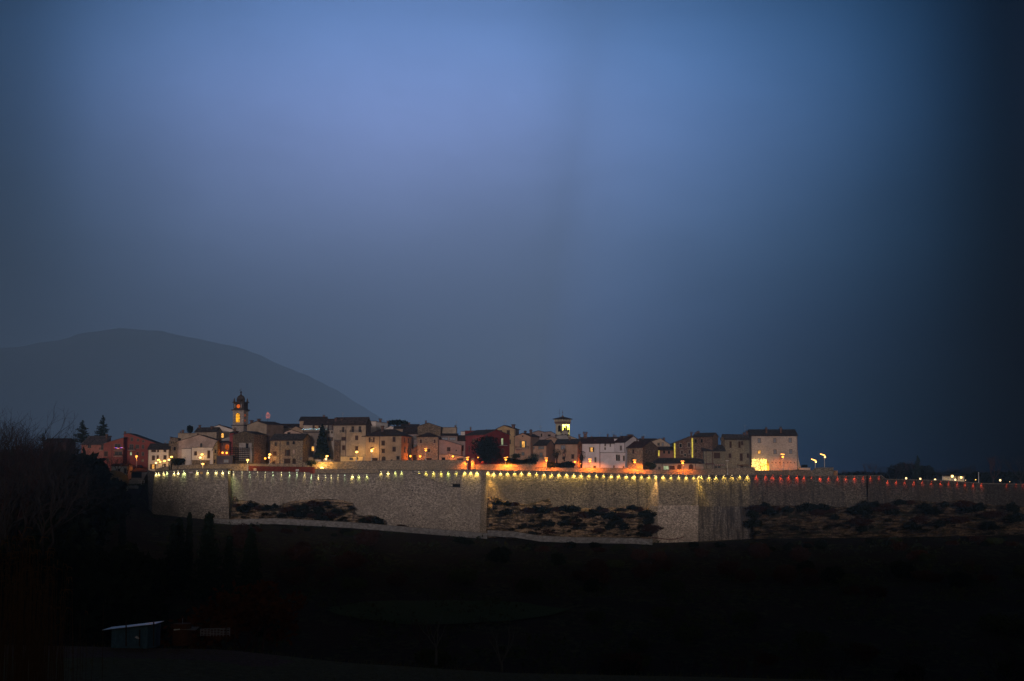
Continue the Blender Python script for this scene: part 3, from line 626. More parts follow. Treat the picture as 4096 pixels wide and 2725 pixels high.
        for i in range(4):
            a_, b_ = Vector(p[i]), Vector(p[(i + 1) % 4]); dz = Vector((0, 0, .14)); mr.poly([a_ - dz, b_ - dz, b_ - Vector((0,0,.002)), a_ - Vector((0,0,.002))], M_WOOD)
    elif kind == 'f':
        for s0, t0, s1, t1 in ((-.1, -.1, w_ + .1, .3), (-.1, d - .3, w_ + .1, d + .1), (-.1, .3, .3, d - .3), (w_ - .3, .3, w_ + .1, d - .3)):
            mr.hexa([q(s0, t0, zlow + .003), q(s1, t0, zlow + .003), q(s1, t1, zlow + .003), q(s0, t1, zlow + .003), q(s0, t0, zlow + .2), q(s1, t0, zlow + .2), q(s1, t1, zlow + .2), q(s0, t1, zlow + .2)], rm)
    if kind in ('g', 'e', 's'):       # eave shadow board / gutter
        if kind != 'g': mr.tube([q(-.3, -ov - .02, ze - ov*0.2), q(w_ + .3, -ov - .02, ze - ov*0.2)], 0.09, M_PIPE, 5)
    ro = mr.build('roof' if kind != 'f' else 'parapet', root, label=rlabel)
    for ft in rF:
        k = ft[0]
        if k == 'b': balcony(root, A, u, n, *ft[1:5], M_TRIM)
        elif k == 'bl': balcony(root, A, u, n, *ft[1:5], M_WOOD, 1.8)
        else: opening(root, A, u, n, *ft[1:5], k, ft[5], shut, trim)
    for ft in rS:
        k = ft[0]
        if k == 'b': balcony(root, SO, SU, SN, *ft[1:5], M_TRIM)
        else: opening(root, SO, SU, SN, *ft[1:5], k, ft[5], shut, trim)
    for px_ in pipes:
        s = hit(A, u, *cf(px_, ye))[0]; mp_ = MB(); mp_.tube([q(s, -.12, zlow - .1), q(s, -.12, 0.5)], 0.09, M_PIPE, 6); mp_.build('downpipe', root)
    for ch in chim:
        cx0, cy0, cx1, cy1 = ch[:4]; tt = ch[4] if len(ch) > 4 else 0.45; st = ch[5] if len(ch) > 5 else 'c'
        O2 = (A[0] + v_[0]*d*tt, A[1] + v_[1]*d*tt); s0, z1 = hit(O2, u, *cf(cx0, cy0)); s1, z0 = hit(O2, u, *cf(cx1, cy1)); wd = max(.5, s1 - s0); c = (s0 + s1)/2; hh = z1 - z0
        P2 = lambda s, t, z: (O2[0] + u[0]*s + v_[0]*t, O2[1] + u[1]*s + v_[1]*t, z); mc = MB(); cm = stone((0.20, 0.12, 0.10), 2.0, 0.2, 0.6)
        bw = wd*.36; mc.box(P2(c, 0, (z0 - 1.2 + z0 + hh*.68)/2), (bw*2, bw*2, hh*.68 + 1.2), cm, u)
        mc.box(P2(c, 0, z0 + hh*.72), (wd, wd, hh*.08), cm, u)
        for i, j in ((-1,-1),(1,-1),(1,1),(-1,1)): mc.box(P2(c + i*wd*.33, j*wd*.33, z0 + hh*.82), (wd*.22, wd*.22, hh*.13), cm, u)
        hz = z0 + hh*.885; e = wd*.56
        if st == 'p': mc.prism([P2(c - e, -e, hz), P2(c + e, -e, hz), P2(c, -e, z1 + .15)], (v_[0]*2*e, v_[1]*2*e, 0), rm)
        else: mc.box(P2(c, 0, hz + hh*.05), (wd*1.1, wd*1.1, hh*.10), rm, u)
        mc.build('chimney', ro)
    for an in ant:
        ax, ay0, ay1 = an[:3]; O2 = (A[0] + v_[0]*d*.5, A[1] + v_[1]*d*.5); s, z1 = hit(O2, u, *cf(ax, ay0)); s, z0 = hit(O2, u, *cf(ax, ay1)); P2 = lambda s, z: Vector((O2[0] + u[0]*s, O2[1] + u[1]*s, z)); mc = MB()
        mc.tube([P2(s, z0 - .8), P2(s, z1)], 0.035, M_GALV, 4)
        for zz, ln in ((z1 - .1, .5), (z1 - .4, .7), (z1 - .75, .45)): mc.tube([P2(s - ln, zz), P2(s + ln, zz)], 0.025, M_GALV, 3)
        mc.build('antenna', ro)
    return dict(A=A, B=B, u=u, v=v_, w=w_, d=d, n=n, ze=ze, zlow=zlow, wall=root, roof=ro, q=q)
def house(name, label, cat, cf, x0, x1, ye, Y, m, group=None, **kw):
    root = thing(name, label, cat, at(*cf((x0 + x1)/2, ye), Y)*1.0); root.location.z = 2.0
    inf = volume(root, cf, x0, x1, ye, Y, m, **kw); return root, inf
T_GREY = tile((0.12, 0.11, 0.115)); T_BRN = tile((0.13, 0.09, 0.08)); T_RED = tile((0.15, 0.07, 0.065))
PK = plaster((0.50, 0.38, 0.34), 0.6); WH = plaster((0.66, 0.60, 0.58), 0.25); WHP = plaster((0.68, 0.63, 0.69), 0.2); CR = plaster((0.40, 0.33, 0.27), 0.6); OC = plaster((0.44, 0.32, 0.23), 0.45)
PE = plaster((0.46, 0.31, 0.23), 0.4); RED = plaster((0.27, 0.07, 0.065), 0.4); DRED = plaster((0.16, 0.022, 0.02), 0.3); YE = plaster((0.50, 0.36, 0.20), 0.35); TERR = plaster((0.25, 0.065, 0.055), 0.3); BG = plaster((0.42, 0.34, 0.27), 0.5)
GY = plaster((0.36, 0.35, 0.36), 0.5); PUR = plaster((0.34, 0.27, 0.27), 0.5); S1 = stone((0.38, 0.31, 0.24), 1.4, 0.1, 0.9); S2 = stone((0.26, 0.20, 0.15), 1.4, 0.2, 1.0); S3 = stone((0.18, 0.13, 0.10), 1.4, 0.3, 1.0); S4 = stone((0.30, 0.27, 0.21), 1.4, 0.3, 0.6)
G_OLD = 'old houses of the walled town'
# ---- left, outside the wall
r, i_ = house('apartment_building', 'long pinkish red apartment block with stepped lean-to roofs left of the walled town', 'building', c1, 1550, 1975, 865, 560, TERR, roof=('g', [(1550, 745), (1610, 735), (1975, 865)]), d=12, zb=-2,
    wins=[('g', 1640, 785, 1668, 828), ('g', 1718, 802, 1745, 832), ('g', 1785, 822, 1810, 842), ('g', 1625, 872, 1672, 938), ('b', 1615, 936, 1700, 948), ('g', 1702, 878, 1742, 922), ('g', 1780, 880, 1808, 925), ('w', 1630, 965, 1652, 1008), ('s', 1712, 968, 1738, 1005), ('g', 1778, 970, 1806, 1012), ('m', 1778, 1062, 1800, 1088)], rm=T_GREY, chim=[(1505, 705, 1530, 738, .5)] and [(1555, 708, 1580, 745, .4)], ant=[(1640, 668, 735)])
volume(r, c1, 1022, 1300, 873, 556, plaster((0.32, 0.135, 0.11), 0.3), roof=('s', 775), a=0, d=10, rm=tile((0.24, 0.20, 0.21)), wins=[('g', 1100, 875, 1140, 915), ('g', 1268, 876, 1298, 936), ('b', 1250, 936, 1345, 946)], zb=-2, chim=[(1325, 740, 1350, 795, .7)])
volume(r, c1, 1300.5, 1548, 860, 555, plaster((0.27, 0.085, 0.07), 0.3), roof=('g', [(1300, 862), (1548, 790)]), d=9, rm=tile((0.24, 0.20, 0.21)), wins=[('g', 1440, 868, 1510, 918), ('b', 1432, 932, 1556, 946), ('g', 1440, 962, 1530, 1008), ('b', 1432, 1012, 1556, 1024), ('g', 1345, 1050, 1362, 1085), ('s', 1268 + 40, 962, 1350, 1020)], zb=-2, pipes=(1405,))
house('house', 'white cottage with two brown shutters behind bare trees left of the wall end', 'house', c1, 1400, 1600, 1140, 524, plaster((0.55, 0.60, 0.66), 0.2), roof=('e', 1118), d=7, wins=[('s', 1478, 1178, 1505, 1236), ('s', 1556, 1175, 1583, 1235)], rm=T_BRN, zb=-1)
house('open_shed', 'low brown roofed shed with a dark open bay beside the white cottage', 'shed', c1, 1645, 1850, 1215, 520, plaster((0.30, 0.30, 0.33), 0.4), roof=('s', 1176), d=7, wins=[('v', 1652, 1222, 1775, 1290)], rm=T_RED, zb=-1)
house('shed', 'small roof catching orange lamp light above the low brown shed', 'shed', c1, 1660, 1740, 1160, 535, S3, roof=('e', 1138), d=6, rm=T_RED, zb=-1)
house('house', 'dark distant house with a low red roof beyond the left treetops', 'house', c1, 540, 830, 850, 640, plaster((0.06, 0.03, 0.03), 0.3), roof=('e', 800), d=14, wins=[], rm=tile((0.08, 0.04, 0.04)), zb=-6)
house('hut', 'little pale blue tin hut with a red roof below the white cottage', 'hut', c1, 1495, 1580, 1335, 508, plaster((0.42, 0.50, 0.56), 0.3), roof=('e', 1302), d=3, rm=T_RED, zb=-3, wins=[('v', 1505, 1318, 1530, 1333)])
# ---- walled town from left to right
house('house', 'white house with one lit ground floor window at the left end of the wall', 'house', c2, 127, 450, 1168, 513, WH, roof=('e', 1082, 330), d=8, rm=T_GREY, pipes=(133,), group=G_OLD,
    wins=[('s', 190, 1268, 228, 1335), ('s', 266, 1266, 291, 1320), ('s', 372, 1264, 412, 1320), ('s', 178, 1180, 248, 1208), ('s', 270, 1180, 295, 1207), ('s', 372, 1178, 408, 1206), ('L', 166, 1403, 245, 1470), ('o', 352, 1396, 404, 1448)], chim=[(384, 1062, 406, 1088, .5)], ant=[(402, 1020, 1070)])
r, i_ = house('ruined_tower', 'narrow broken stone tower beside the pinkish gabled house', 'tower', c2, 452, 600, 1045, 515, S2, roof=('f',), d=7, group=G_OLD, wins=[('v', 527, 1130, 560, 1182), ('v', 484, 1048, 498, 1075), ('v', 512, 1048, 526, 1075)], rm=S2)
volume(r, c2, 470, 600, 985, 518, S2, roof=('g', [(470, 978), (500, 992), (545, 988), (600, 1000)]), d=4, rm=T_BRN, ov=0.1)
house('house', 'wide pinkish plaster gable house with an arched niche near the left end', 'house', c2, 590, 1215, 1045, 514, PK, roof=('g', [(590, 1045), (930, 942), (1215, 1032)]), d=10, rm=T_BRN, group=G_OLD, wins=[('ag', 945, 1072, 975, 1130)], chim=[(890, 918, 922, 945, .3)], pipes=(600,))
r, i_ = house('annex', 'white annex with two brown shutters and stone footing before the pinkish gable', 'house', c2, 812, 1148, 1140, 511.5, WH, roof=('f',), d=2.4, rm=M_COPE, group=G_OLD, wins=[('s', 852, 1203, 890, 1260), ('s', 1060, 1190, 1095, 1303), ('G', 865, 1345, 905, 1400)], pipes=(808,))
volume(r, c2, 655, 805, 1160, 512.5, WH, roof=('f',), d=1.4, rm=M_COPE, zb=0)
volume(r, c2, 815, 1090, 1345, 511, S2, roof=('f',), d=0.45, rm=S2)
house('stone_hut', 'narrow yellowish stone outbuilding between the white annex and the reddish house', 'house', c2, 1150, 1215, 1080, 511, stone((0.40, 0.30, 0.17), 1.4, 0.2, 0.9), roof=('g', [(1150, 1150), (1180, 1085), (1215, 1040)]), d=4, rm=T_BRN, group=G_OLD, wins=[('v', 1175, 1175, 1190, 1225), ('v', 1160, 1330, 1180, 1380)])
house('house', 'reddish brown house with a large orange lit arch left of the ruined house', 'house', c2, 1238, 1405, 1062, 517, plaster((0.26, 0.12, 0.10), 0.5), roof=('s', 1042), d=7, rm=T_BRN, group=G_OLD, wins=[('v', 1285, 1072, 1297, 1108), ('ao', 1335, 1088, 1398, 1180), ('b', 1320, 1180, 1402, 1200)])
house('terrace_block', 'dark low terrace block with a pale blue panel in front of the reddish house', 'building', c2, 1200, 1452, 1272, 511, plaster((0.10, 0.09, 0.12), 0.4), roof=('f',), d=4, rm=M_COPE, group=G_OLD, wins=[('c', 1312, 1327, 1388, 1374)])
house('house', 'flat topped beige house with two small chimneys behind the pinkish gable', 'house', c2, 597, 872, 918, 530, BG, roof=('f',), d=8, rm=M_COPE, group=G_OLD, chim=[(625, 880, 648, 918, .1), (655, 860, 690, 915, .1)])
house('house', 'pale house with slate coloured roof and two chimneys left below the bell tower', 'house', c2, 872, 1200, 888, 528, CR, roof=('e', 830), a=-22, xs=1276, d=8, smat=S2, rm=T_GREY, group=G_OLD, chim=[(922, 785, 952, 832), (1113, 803, 1143, 860, .3)], ant=[(836, 790, 850)], side=[('v', 1205, 940, 1222, 985)])
house('church', 'white gabled church front with a glowing half round window beside the bell tower', 'church', c2, 1155, 1462, 860, 540, WH, roof=('g', [(1155, 818), (1237, 790), (1462, 862)]), d=14, rm=T_BRN, group=G_OLD, wins=[('ap', 1276, 915, 1312, 984)], chim=[(1232, 776, 1262, 830, .05)])
house('house', 'small grey gable tucked under the white church front', 'house', c2, 1282, 1406, 1000, 526, GY, roof=('g', [(1282, 1008), (1406, 968)]), d=8, rm=T_BRN, group=G_OLD)
house('house', 'narrow crimson plastered house squeezed left of the ruined house', 'house', c2, 1406, 1470, 908, 519, plaster((0.34, 0.08, 0.08), 0.4), roof=('s', 890), d=9, rm=T_GREY, group=G_OLD, chim=[(1475, 828, 1510, 890, .5)])
_, RUIN = house('ruined_house', 'dark weathered stone house with torn white render and scaffolding', 'house', c2, 1458, 1788, 940, 516, stone((0.17, 0.135, 0.10), 1.3, 0.5, 1.1), roof=('g', [(1458, 945), (1640, 887), (1788, 932)]), a=-30, xs=1976, d=10, smat=S3, rm=T_GREY, group=G_OLD, side=[('v', 1815, 950, 1830, 985), ('v', 1885, 965, 1900, 1000)])
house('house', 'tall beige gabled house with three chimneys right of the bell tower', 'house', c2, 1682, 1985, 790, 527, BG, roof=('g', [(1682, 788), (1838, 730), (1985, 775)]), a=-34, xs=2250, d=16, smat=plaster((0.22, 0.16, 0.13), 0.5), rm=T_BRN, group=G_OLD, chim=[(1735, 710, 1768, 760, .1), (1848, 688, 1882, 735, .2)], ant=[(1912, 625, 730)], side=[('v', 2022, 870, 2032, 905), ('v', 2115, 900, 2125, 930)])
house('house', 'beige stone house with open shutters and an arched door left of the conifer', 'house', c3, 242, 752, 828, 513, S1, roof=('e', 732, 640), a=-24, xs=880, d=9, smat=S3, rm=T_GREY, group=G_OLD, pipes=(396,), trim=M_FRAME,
    wins=[('g', 308, 862, 340, 918), ('g', 495, 848, 532, 900), ('ag', 592, 843, 625, 893), ('s', 282, 1008, 335, 1070), ('o', 472, 978, 550, 1073), ('ab', 592, 975, 625, 1038), ('G', 456, 1118, 554, 1194), ('ad', 590, 1114, 638, 1198), ('G', 268, 1152, 312, 1198), ('c', 708, 1100, 736, 1130)], side=[('v', 795, 840, 812, 895)])
house('house', 'small gabled roof house peeking behind the beige stone house', 'house', c3, 460, 740, 720, 526, PK, roof=('g', [(460, 705), (560, 665), (740, 724)]), d=9, rm=T_BRN, group=G_OLD, wins=[('v', 510, 705, 555, 730)])
house('house', 'house with long dark roof line left of the yellow walled attic', 'house', c3, 330, 700, 628, 540, CR, roof=('e', 577), d=10, rm=T_BRN, group=G_OLD, ant=[(670, 515, 575)])
house('house', 'low ochre shed roof between the long dark roof and the gabled house', 'house', c3, 500, 760, 668, 530, OC, roof=('g', [(500, 690), (640, 615), (760, 665)]), d=8, rm=T_BRN, group=G_OLD)
house('house', 'high house with yellow wall and flat dark roof left of the long tall house', 'house', c3, 700, 1100, 522, 536, OC, roof=('e', 466), d=9, rm=T_GREY, group=G_OLD, chim=[(1062, 432, 1098, 480)])
r, i_ = house('long_house', 'long tall four storey house with balconies behind the dark conifer', 'house', c3, 1236, 1738, 582, 516, CR, roof=('e', 474), a=-16, xs=1818, d=10, smat=S3, rm=T_BRN, group=G_OLD, pipes=(1428,),
    wins=[('g', 1368, 622, 1398, 700), ('b', 1345, 700, 1434, 715), ('s', 1358, 780, 1425, 832), ('s', 1367, 912, 1410, 980), ('g', 1515, 612, 1550, 698), ('g', 1628, 612, 1662, 698), ('b', 1500, 698, 1676, 712), ('s', 1572, 758, 1615, 823), ('s', 1572, 925, 1615, 985)], chim=[(1250, 475, 1285, 552, .25), (1345, 490, 1372, 535, .3)], ant=[(1376, 395, 480)])
volume(r, c3, 766, 1234, 586, 520, plaster((0.50, 0.44, 0.40), 0.4), roof=('e', 500, 1000), a=0, d=9, rm=T_BRN, wins=[('D', 905, 598, 1026, 655), ('c', 1088, 600, 1108, 645), ('o', 1143, 598, 1225, 670), ('s', 1145, 688, 1168, 718), ('s', 1195, 688, 1218, 718), ('o', 1143, 785, 1218, 838), ('s', 905, 785, 935, 870)], chim=[(1125, 536, 1150, 570, .15)])
volume(r, c3, 750, 1120, 700, 517.5, plaster((0.26, 0.22, 0.20), 0.5), roof=('f',), d=2.4, rm=M_COPE, wins=[('bl', 760, 704, 1118, 660), ('ap', 890, 925, 925, 995)])
volume(r, c3, 1242, 1335, 830, 514, S3, roof=('f',), d=3, rm=M_COPE)
volume(r, c3, 1340, 1690, 1085, 512.3, plaster((0.60, 0.48, 0.30), 0.3), roof=('f',), d=2.5, rm=M_COPE, wins=[('g', 1485, 1102, 1535, 1135), ('g', 1597, 1102, 1620, 1130)])
house('garden_wall_house', 'low stone outhouse with a dark arch beside the round bush', 'house', c3, 765, 915, 1100, 511, P_OR, roof=('f',), d=4, rm=M_COPE, group=G_OLD, wins=[('an', 770, 1132, 812, 1176)])
fence_wall('garden_wall', 'pale low garden wall under the tall conifer', [(*c3(935, 1132), 512), (*c3(1190, 1130), 512)], WH, h=2.0)
house('house', 'white block with a bright side and a wide chimney behind the ochre hipped house', 'house', c4, 412, 590, 362, 545, GY, roof=('g', [(412, 345), (590, 368)]), d=10, rm=T_BRN, group=G_OLD, chim=[(450, 293, 500, 350, .2), (572, 325, 605, 365, .2)])
house('house', 'bright white stair block left of the grey block on the skyline', 'house', c4, 325, 411, 338, 544, WH, roof=('f',), d=8, rm=T_BRN, group=G_OLD)
house('house', 'pale ochre house with hipped roof and round headed door lit by orange lamps', 'house', c4, 205, 806, 566, 513, OC, roof=('h', 462, 480, 4.6), a=-20, xs=970, d=10, rm=T_BRN, group=G_OLD, pipes=(468,), smat=plaster((0.36, 0.23, 0.15), 0.5),
    wins=[('D', 298, 590, 383, 662), ('s', 495, 642, 545, 712), ('s', 670, 583, 710, 655), ('s', 498, 770, 545, 830), ('s', 668, 738, 715, 808), ('ad', 500, 887, 554, 955), ('g', 730, 882, 775, 935), ('v', 640, 938, 665, 955), ('G', 345, 912, 432, 955), ('s', 325, 745, 368, 768)],
    side=[('s', 848, 595, 868, 668), ('s', 905, 602, 930, 678), ('s', 848, 742, 866, 820), ('s', 905, 760, 924, 832)], chim=[(490, 405, 530, 465, .35)])
house('house', 'small white gable with a dark dormer window behind the hipped roof', 'house', c4, 535, 720, 455, 530, WH, roof=('g', [(535, 460), (640, 412), (720, 440)]), d=9, rm=T_BRN, group=G_OLD)
house('house', 'dormer house with a little dark window and dish on its roof', 'house', c4, 690, 840, 450, 527, OC, roof=('e', 415), d=7, rm=T_GREY, group=G_OLD, wins=[('g', 700, 468, 725, 500)])
house('house', 'house with broad brown roof on the skyline left of the stone gable', 'house', c4, 800, 1062, 440, 545, GY, roof=('e', 387), d=12, rm=T_BRN, group=G_OLD, chim=[(915, 352, 945, 390)], ant=[(1092, 350, 400)])
house('house', 'mauve grey house with two windows behind the street lamp by the stone house', 'house', c4, 830, 1056, 532, 522, PUR, roof=('e', 455), d=10, rm=T_BRN, group=G_OLD, wins=[('g', 1003, 560, 1040, 622), ('g', 1000, 700, 1045, 798)], chim=[(870, 505, 900, 545, .1)])
house('porch', 'little sloping porch roof over a dark passage left of the square stone house', 'porch', c4, 955, 1045, 780, 513, S3, roof=('g', [(955, 775), (1045, 730)]), d=4, rm=T_BRN, group=G_OLD, wins=[('v', 985, 862, 1035, 950)])
r, i_ = house('stone_house', 'square stone house with a raised gabled rear storey and garage door', 'house', c4, 1056, 1390, 572, 513, S1, roof=('h', 512, 1222, 3.4), a=0, d=8, rm=T_BRN, group=G_OLD, trim=M_TRIM, wins=[('s', 1092, 620, 1128, 680), ('s', 1312, 620, 1343, 680), ('s', 1220, 762, 1258, 822), ('G', 1197, 912, 1280, 947), ('c', 1290, 922, 1303, 943)], pipes=(1384,))
volume(r, c4, 1060, 1424, 420, 522, S2, roof=('g', [(1060, 418), (1228, 364), (1424, 428)]), d=9, rm=T_BRN, chim=[(1176, 323, 1206, 375, .1)])
house('house', 'cream rear house with two wide veranda windows right of the stone house', 'house', c4, 1428, 1668, 436, 528, CR, roof=('f',), d=8, rm=M_COPE, group=G_OLD, chim=[(1637, 398, 1668, 432, .1)], ant=[(1668, 335, 400), (1342, 340, 400)])
house('house', 'veranda building with bands of pale panes below the cream rear house', 'house', c4, 1432, 1682, 560, 521, PUR, roof=('s', 537), d=5, rm=T_BRN, group=G_OLD, wins=[('c', 1440, 588, 1533, 630), ('c', 1562, 588, 1657, 630)], ov=.7)
house('house', 'pink lean-to house with a roof falling to the right and one dark window', 'house', c4, 1392, 1745, 640, 515, plaster((0.44, 0.28, 0.25), 0.35), roof=('g', [(1392, 625), (1480, 632), (1745, 712)]), d=8, rm=T_BRN, group=G_OLD, wins=[('s', 1525, 745, 1572, 802), ('v', 1660, 785, 1672, 802)])
house('outhouse', 'low orange lit outbuildings with flat roofs in front of the pink lean-to house', 'house', c4, 1395, 1545, 858, 512, BG, roof=('f',), d=3, rm=M_COPE, group=G_OLD, wins=[('v', 1440, 905, 1490, 945)])
house('outhouse', 'low lean-to with wall lamp between the flat outbuilding and the leaning lamp', 'house', c4, 1548, 1820, 880, 512, BG, roof=('g', [(1548, 838), (1820, 896)]), d=3, rm=T_BRN, group=G_OLD, wins=[('G', 1680, 915, 1778, 945)])
house('house', 'dim brown house filling the gap between pink lean-to and dark red house', 'house', c5, 192, 316, 640, 522, PUR, roof=('e', 562), d=9, rm=T_BRN, group=G_OLD, wins=[('v', 260, 712, 290, 800)])
house('house', 'small white attic block left of the dark red rear house', 'house', c5, 248, 312, 500, 532, WH, roof=('f',), d=6, rm=M_COPE, group=G_OLD)
house('house', 'dark red rear house with flat roof line and a pointed chimney', 'house', c5, 312, 640, 488, 526, DRED, roof=('f',), d=9, rm=M_COPE, group=G_OLD, chim=[(386, 425, 416, 487, .2, 'p'), (636, 465, 668, 490, .1, 'p')])
house('house', 'dark crimson gabled house with a greenish lit balcony door behind the round tree', 'house', c5, 618, 1012, 548, 514, DRED, roof=('g', [(618, 545), (802, 468), (1012, 552)]), a=40, xs=318, d=12, smat=plaster((0.30, 0.065, 0.07), 0.4), rm=tile((0.17, 0.16, 0.165)), group=G_OLD,
    wins=[('w', 883, 602, 916, 706), ('b', 845, 708, 950, 720), ('s', 893, 770, 922, 830)], side=[('D', 428, 615, 462, 695), ('s', 490, 605, 506, 690), ('s', 370, 720, 386, 815), ('s', 492, 782, 510, 845)])
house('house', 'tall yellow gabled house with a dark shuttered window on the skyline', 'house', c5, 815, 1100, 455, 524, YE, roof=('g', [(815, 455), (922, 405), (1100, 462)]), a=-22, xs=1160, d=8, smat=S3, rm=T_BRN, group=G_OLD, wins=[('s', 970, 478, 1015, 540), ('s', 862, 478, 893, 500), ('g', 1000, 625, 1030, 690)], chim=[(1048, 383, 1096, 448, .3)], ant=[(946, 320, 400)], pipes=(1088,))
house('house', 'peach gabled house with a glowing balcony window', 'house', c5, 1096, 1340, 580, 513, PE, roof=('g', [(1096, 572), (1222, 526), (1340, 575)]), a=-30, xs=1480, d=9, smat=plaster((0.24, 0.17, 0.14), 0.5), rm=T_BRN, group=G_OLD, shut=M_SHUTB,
    wins=[('L', 1178, 648, 1274, 742), ('b', 1118, 752, 1322, 770), ('v', 1212, 562, 1226, 576), ('x', 1203, 826, 1243, 868)], chim=[(1242, 490, 1275, 535, .2, 'p'), (1328, 470, 1362, 545, .3, 'p')])
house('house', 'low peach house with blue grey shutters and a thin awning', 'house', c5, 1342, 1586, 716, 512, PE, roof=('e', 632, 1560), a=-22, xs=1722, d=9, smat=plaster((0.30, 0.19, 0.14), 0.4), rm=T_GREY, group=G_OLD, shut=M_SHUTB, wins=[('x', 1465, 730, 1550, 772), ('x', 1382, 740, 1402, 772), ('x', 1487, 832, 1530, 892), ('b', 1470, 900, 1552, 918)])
house('house', 'mauve gabled house behind the low peach house on the skyline', 'house', c5, 1312, 1560, 520, 535, PUR, roof=('g', [(1312, 532), (1462, 487), (1560, 508)]), d=10, rm=T_BRN, group=G_OLD, wins=[('D', 1380, 538, 1410, 565), ('v', 1505, 532, 1520, 575)], ant=[(1500, 402, 480)])
house('house', 'flat ridged mauve house with one small window left of the square tower', 'house', c5, 1562, 1745, 520, 534, PUR, roof=('g', [(1562, 508), (1665, 500), (1745, 548)]), d=10, rm=T_BRN, group=G_OLD, wins=[('v', 1615, 545, 1655, 570)])
house('house', 'wide pale gable wall rising behind the twisted bare tree', 'house', c6, 0, 230, 632, 524, PE, roof=('g', [(0, 625), (108, 582), (230, 622)]), d=10, rm=T_BRN, group=G_OLD)
house('house', 'grey flat dormer block below the square tower', 'house', c6, 182, 362, 570, 528, GY, roof=('g', [(182, 560), (362, 548)]), d=6, rm=T_GREY, group=G_OLD)
house('house', 'peach house with curtained window behind the twisted bare tree', 'house', c6, 160, 508, 692, 514, PE, roof=('e', 622, 300), a=-17, xs=582, d=9, smat=plaster((0.42, 0.22, 0.12), 0.4), rm=T_GREY, group=G_OLD, wins=[('c', 250, 714, 316, 774), ('s', 415, 856, 455, 920), ('G', 425, 1018, 458, 1066), ('s', 272, 896, 300, 930)], side=[('s', 530, 722, 550, 778)], chim=[(372, 588, 408, 640, .4)])
house('house', 'cream lean-to gable with long falling roof right of the square tower', 'house', c6, 366, 612, 600, 524, BG, roof=('g', [(366, 562), (480, 605), (612, 664)]), d=8, rm=T_GREY, group=G_OLD, chim=[(520, 535, 556, 612, .3)])
r, i_ = house('white_house', 'white house with one lit shuttered window and a roof terrace in front', 'house', c6, 586, 860, 682, 513, WHP, roof=('e', 612, 800), d=9, rm=T_RED, group=G_OLD, trim=plaster((0.5, 0.42, 0.28), 0.2), pipes=(858,),
    wins=[('L', 695, 745, 768, 814), ('g', 777, 902, 804, 980), ('s', 757, 1036, 797, 1065)], chim=[(765, 622, 798, 650, .3)])
volume(r, c6, 862, 1080, 680, 516, WHP, roof=('e', 612, 900), d=8, rm=T_RED, wins=[('s', 935, 750, 951, 778), ('s', 937, 684, 951, 722), ('s', 1018, 690, 1030, 730)])
volume(r, c6, 868, 1050, 832, 511.5, WHP, roof=('f',), a=0, d=4, rm=M_COPE, wins=[('bl', 880, 832, 1040, 790)][:0])
volume(r, c6, 1050.5, 1258, 832, 511.7, WHP, roof=('f',), a=12, d=4, rm=M_COPE, trim=M_TRIM, wins=[('ag', 1113, 858, 1140, 955), ('ag', 1147, 862, 1172, 957), ('s', 1225, 878, 1250, 955), ('s', 1072, 1030, 1092, 1062), ('s', 1222, 1040, 1242, 1070)])
house('house', 'house with a white chimney stack under a dark cowl on the skyline', 'house', c6, 560, 1060, 655, 530, GY, roof=('e', 590, 800), d=10, rm=T_BRN, group=G_OLD, chim=[(724, 565, 742, 592), (595, 500, 666, 602, .4)])
house('house', 'long brown roofed house with a row of chimneys behind the white houses', 'house', c6, 740, 1180, 620, 545, PUR, roof=('e', 586), d=10, rm=T_BRN, group=G_OLD, chim=[(968, 532, 997, 588), (1065, 545, 1093, 588), (1100, 552, 1120, 588), (1168, 562, 1195, 600)], ant=[(1064, 490, 560), (1195, 505, 560), (860, 508, 580)])
house('penthouse', 'small white rooftop box among the brown roofs', 'house', c6, 1030, 1165, 612, 528, WHP, roof=('f',), d=4, rm=M_COPE, group=G_OLD)
house('house', 'tall white house showing its gabled right flank and brown roof', 'house', c6, 1082, 1256, 668, 518, WHP, roof=('e', 572, 1240), a=-38, xs=1512, d=11, rm=T_RED, group=G_OLD, wins=[('s', 1178, 722, 1200, 788)], side=[('g', 1433, 618, 1449, 655)], chim=[(1300, 542, 1370, 575, .5), (1225, 575, 1248, 605, .3)], pipes=(1252,))
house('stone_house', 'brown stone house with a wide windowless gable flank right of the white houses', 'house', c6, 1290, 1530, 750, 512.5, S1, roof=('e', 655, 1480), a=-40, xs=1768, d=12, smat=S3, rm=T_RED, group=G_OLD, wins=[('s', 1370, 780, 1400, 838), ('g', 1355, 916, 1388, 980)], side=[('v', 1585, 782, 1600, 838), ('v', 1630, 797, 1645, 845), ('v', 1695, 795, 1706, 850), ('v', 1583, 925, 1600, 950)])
house('house', 'house with grey gable and two pale windows behind the windowless flank', 'house', c6, 1680, 1962, 700, 527, BG, roof=('g', [(1680, 650), (1812, 608), (1962, 702)]), d=9, rm=T_BRN, group=G_OLD, wins=[('g', 1765, 675, 1798, 715), ('c', 1835, 670, 1860, 720)], chim=[(1846, 590, 1884, 650, .2)])
house('house', 'dark roofed house with a broad chimney right of the tall white house', 'house', c6, 1500, 1760, 665, 529, S3, roof=('e', 612, 1660), d=9, rm=T_BRN, group=G_OLD, chim=[(1510, 567, 1558, 640, .4)], ant=[(1552, 540, 580)])
house('house', 'low reddish house with a vertical yellow light strip at its corner', 'house', c7, 105, 325, 676, 518, plaster((0.26, 0.13, 0.10), 0.5), roof=('e', 634, 250), d=8, rm=T_BRN, group=G_OLD, wins=[('v', 178, 685, 202, 722), ('v', 243, 688, 268, 725)])
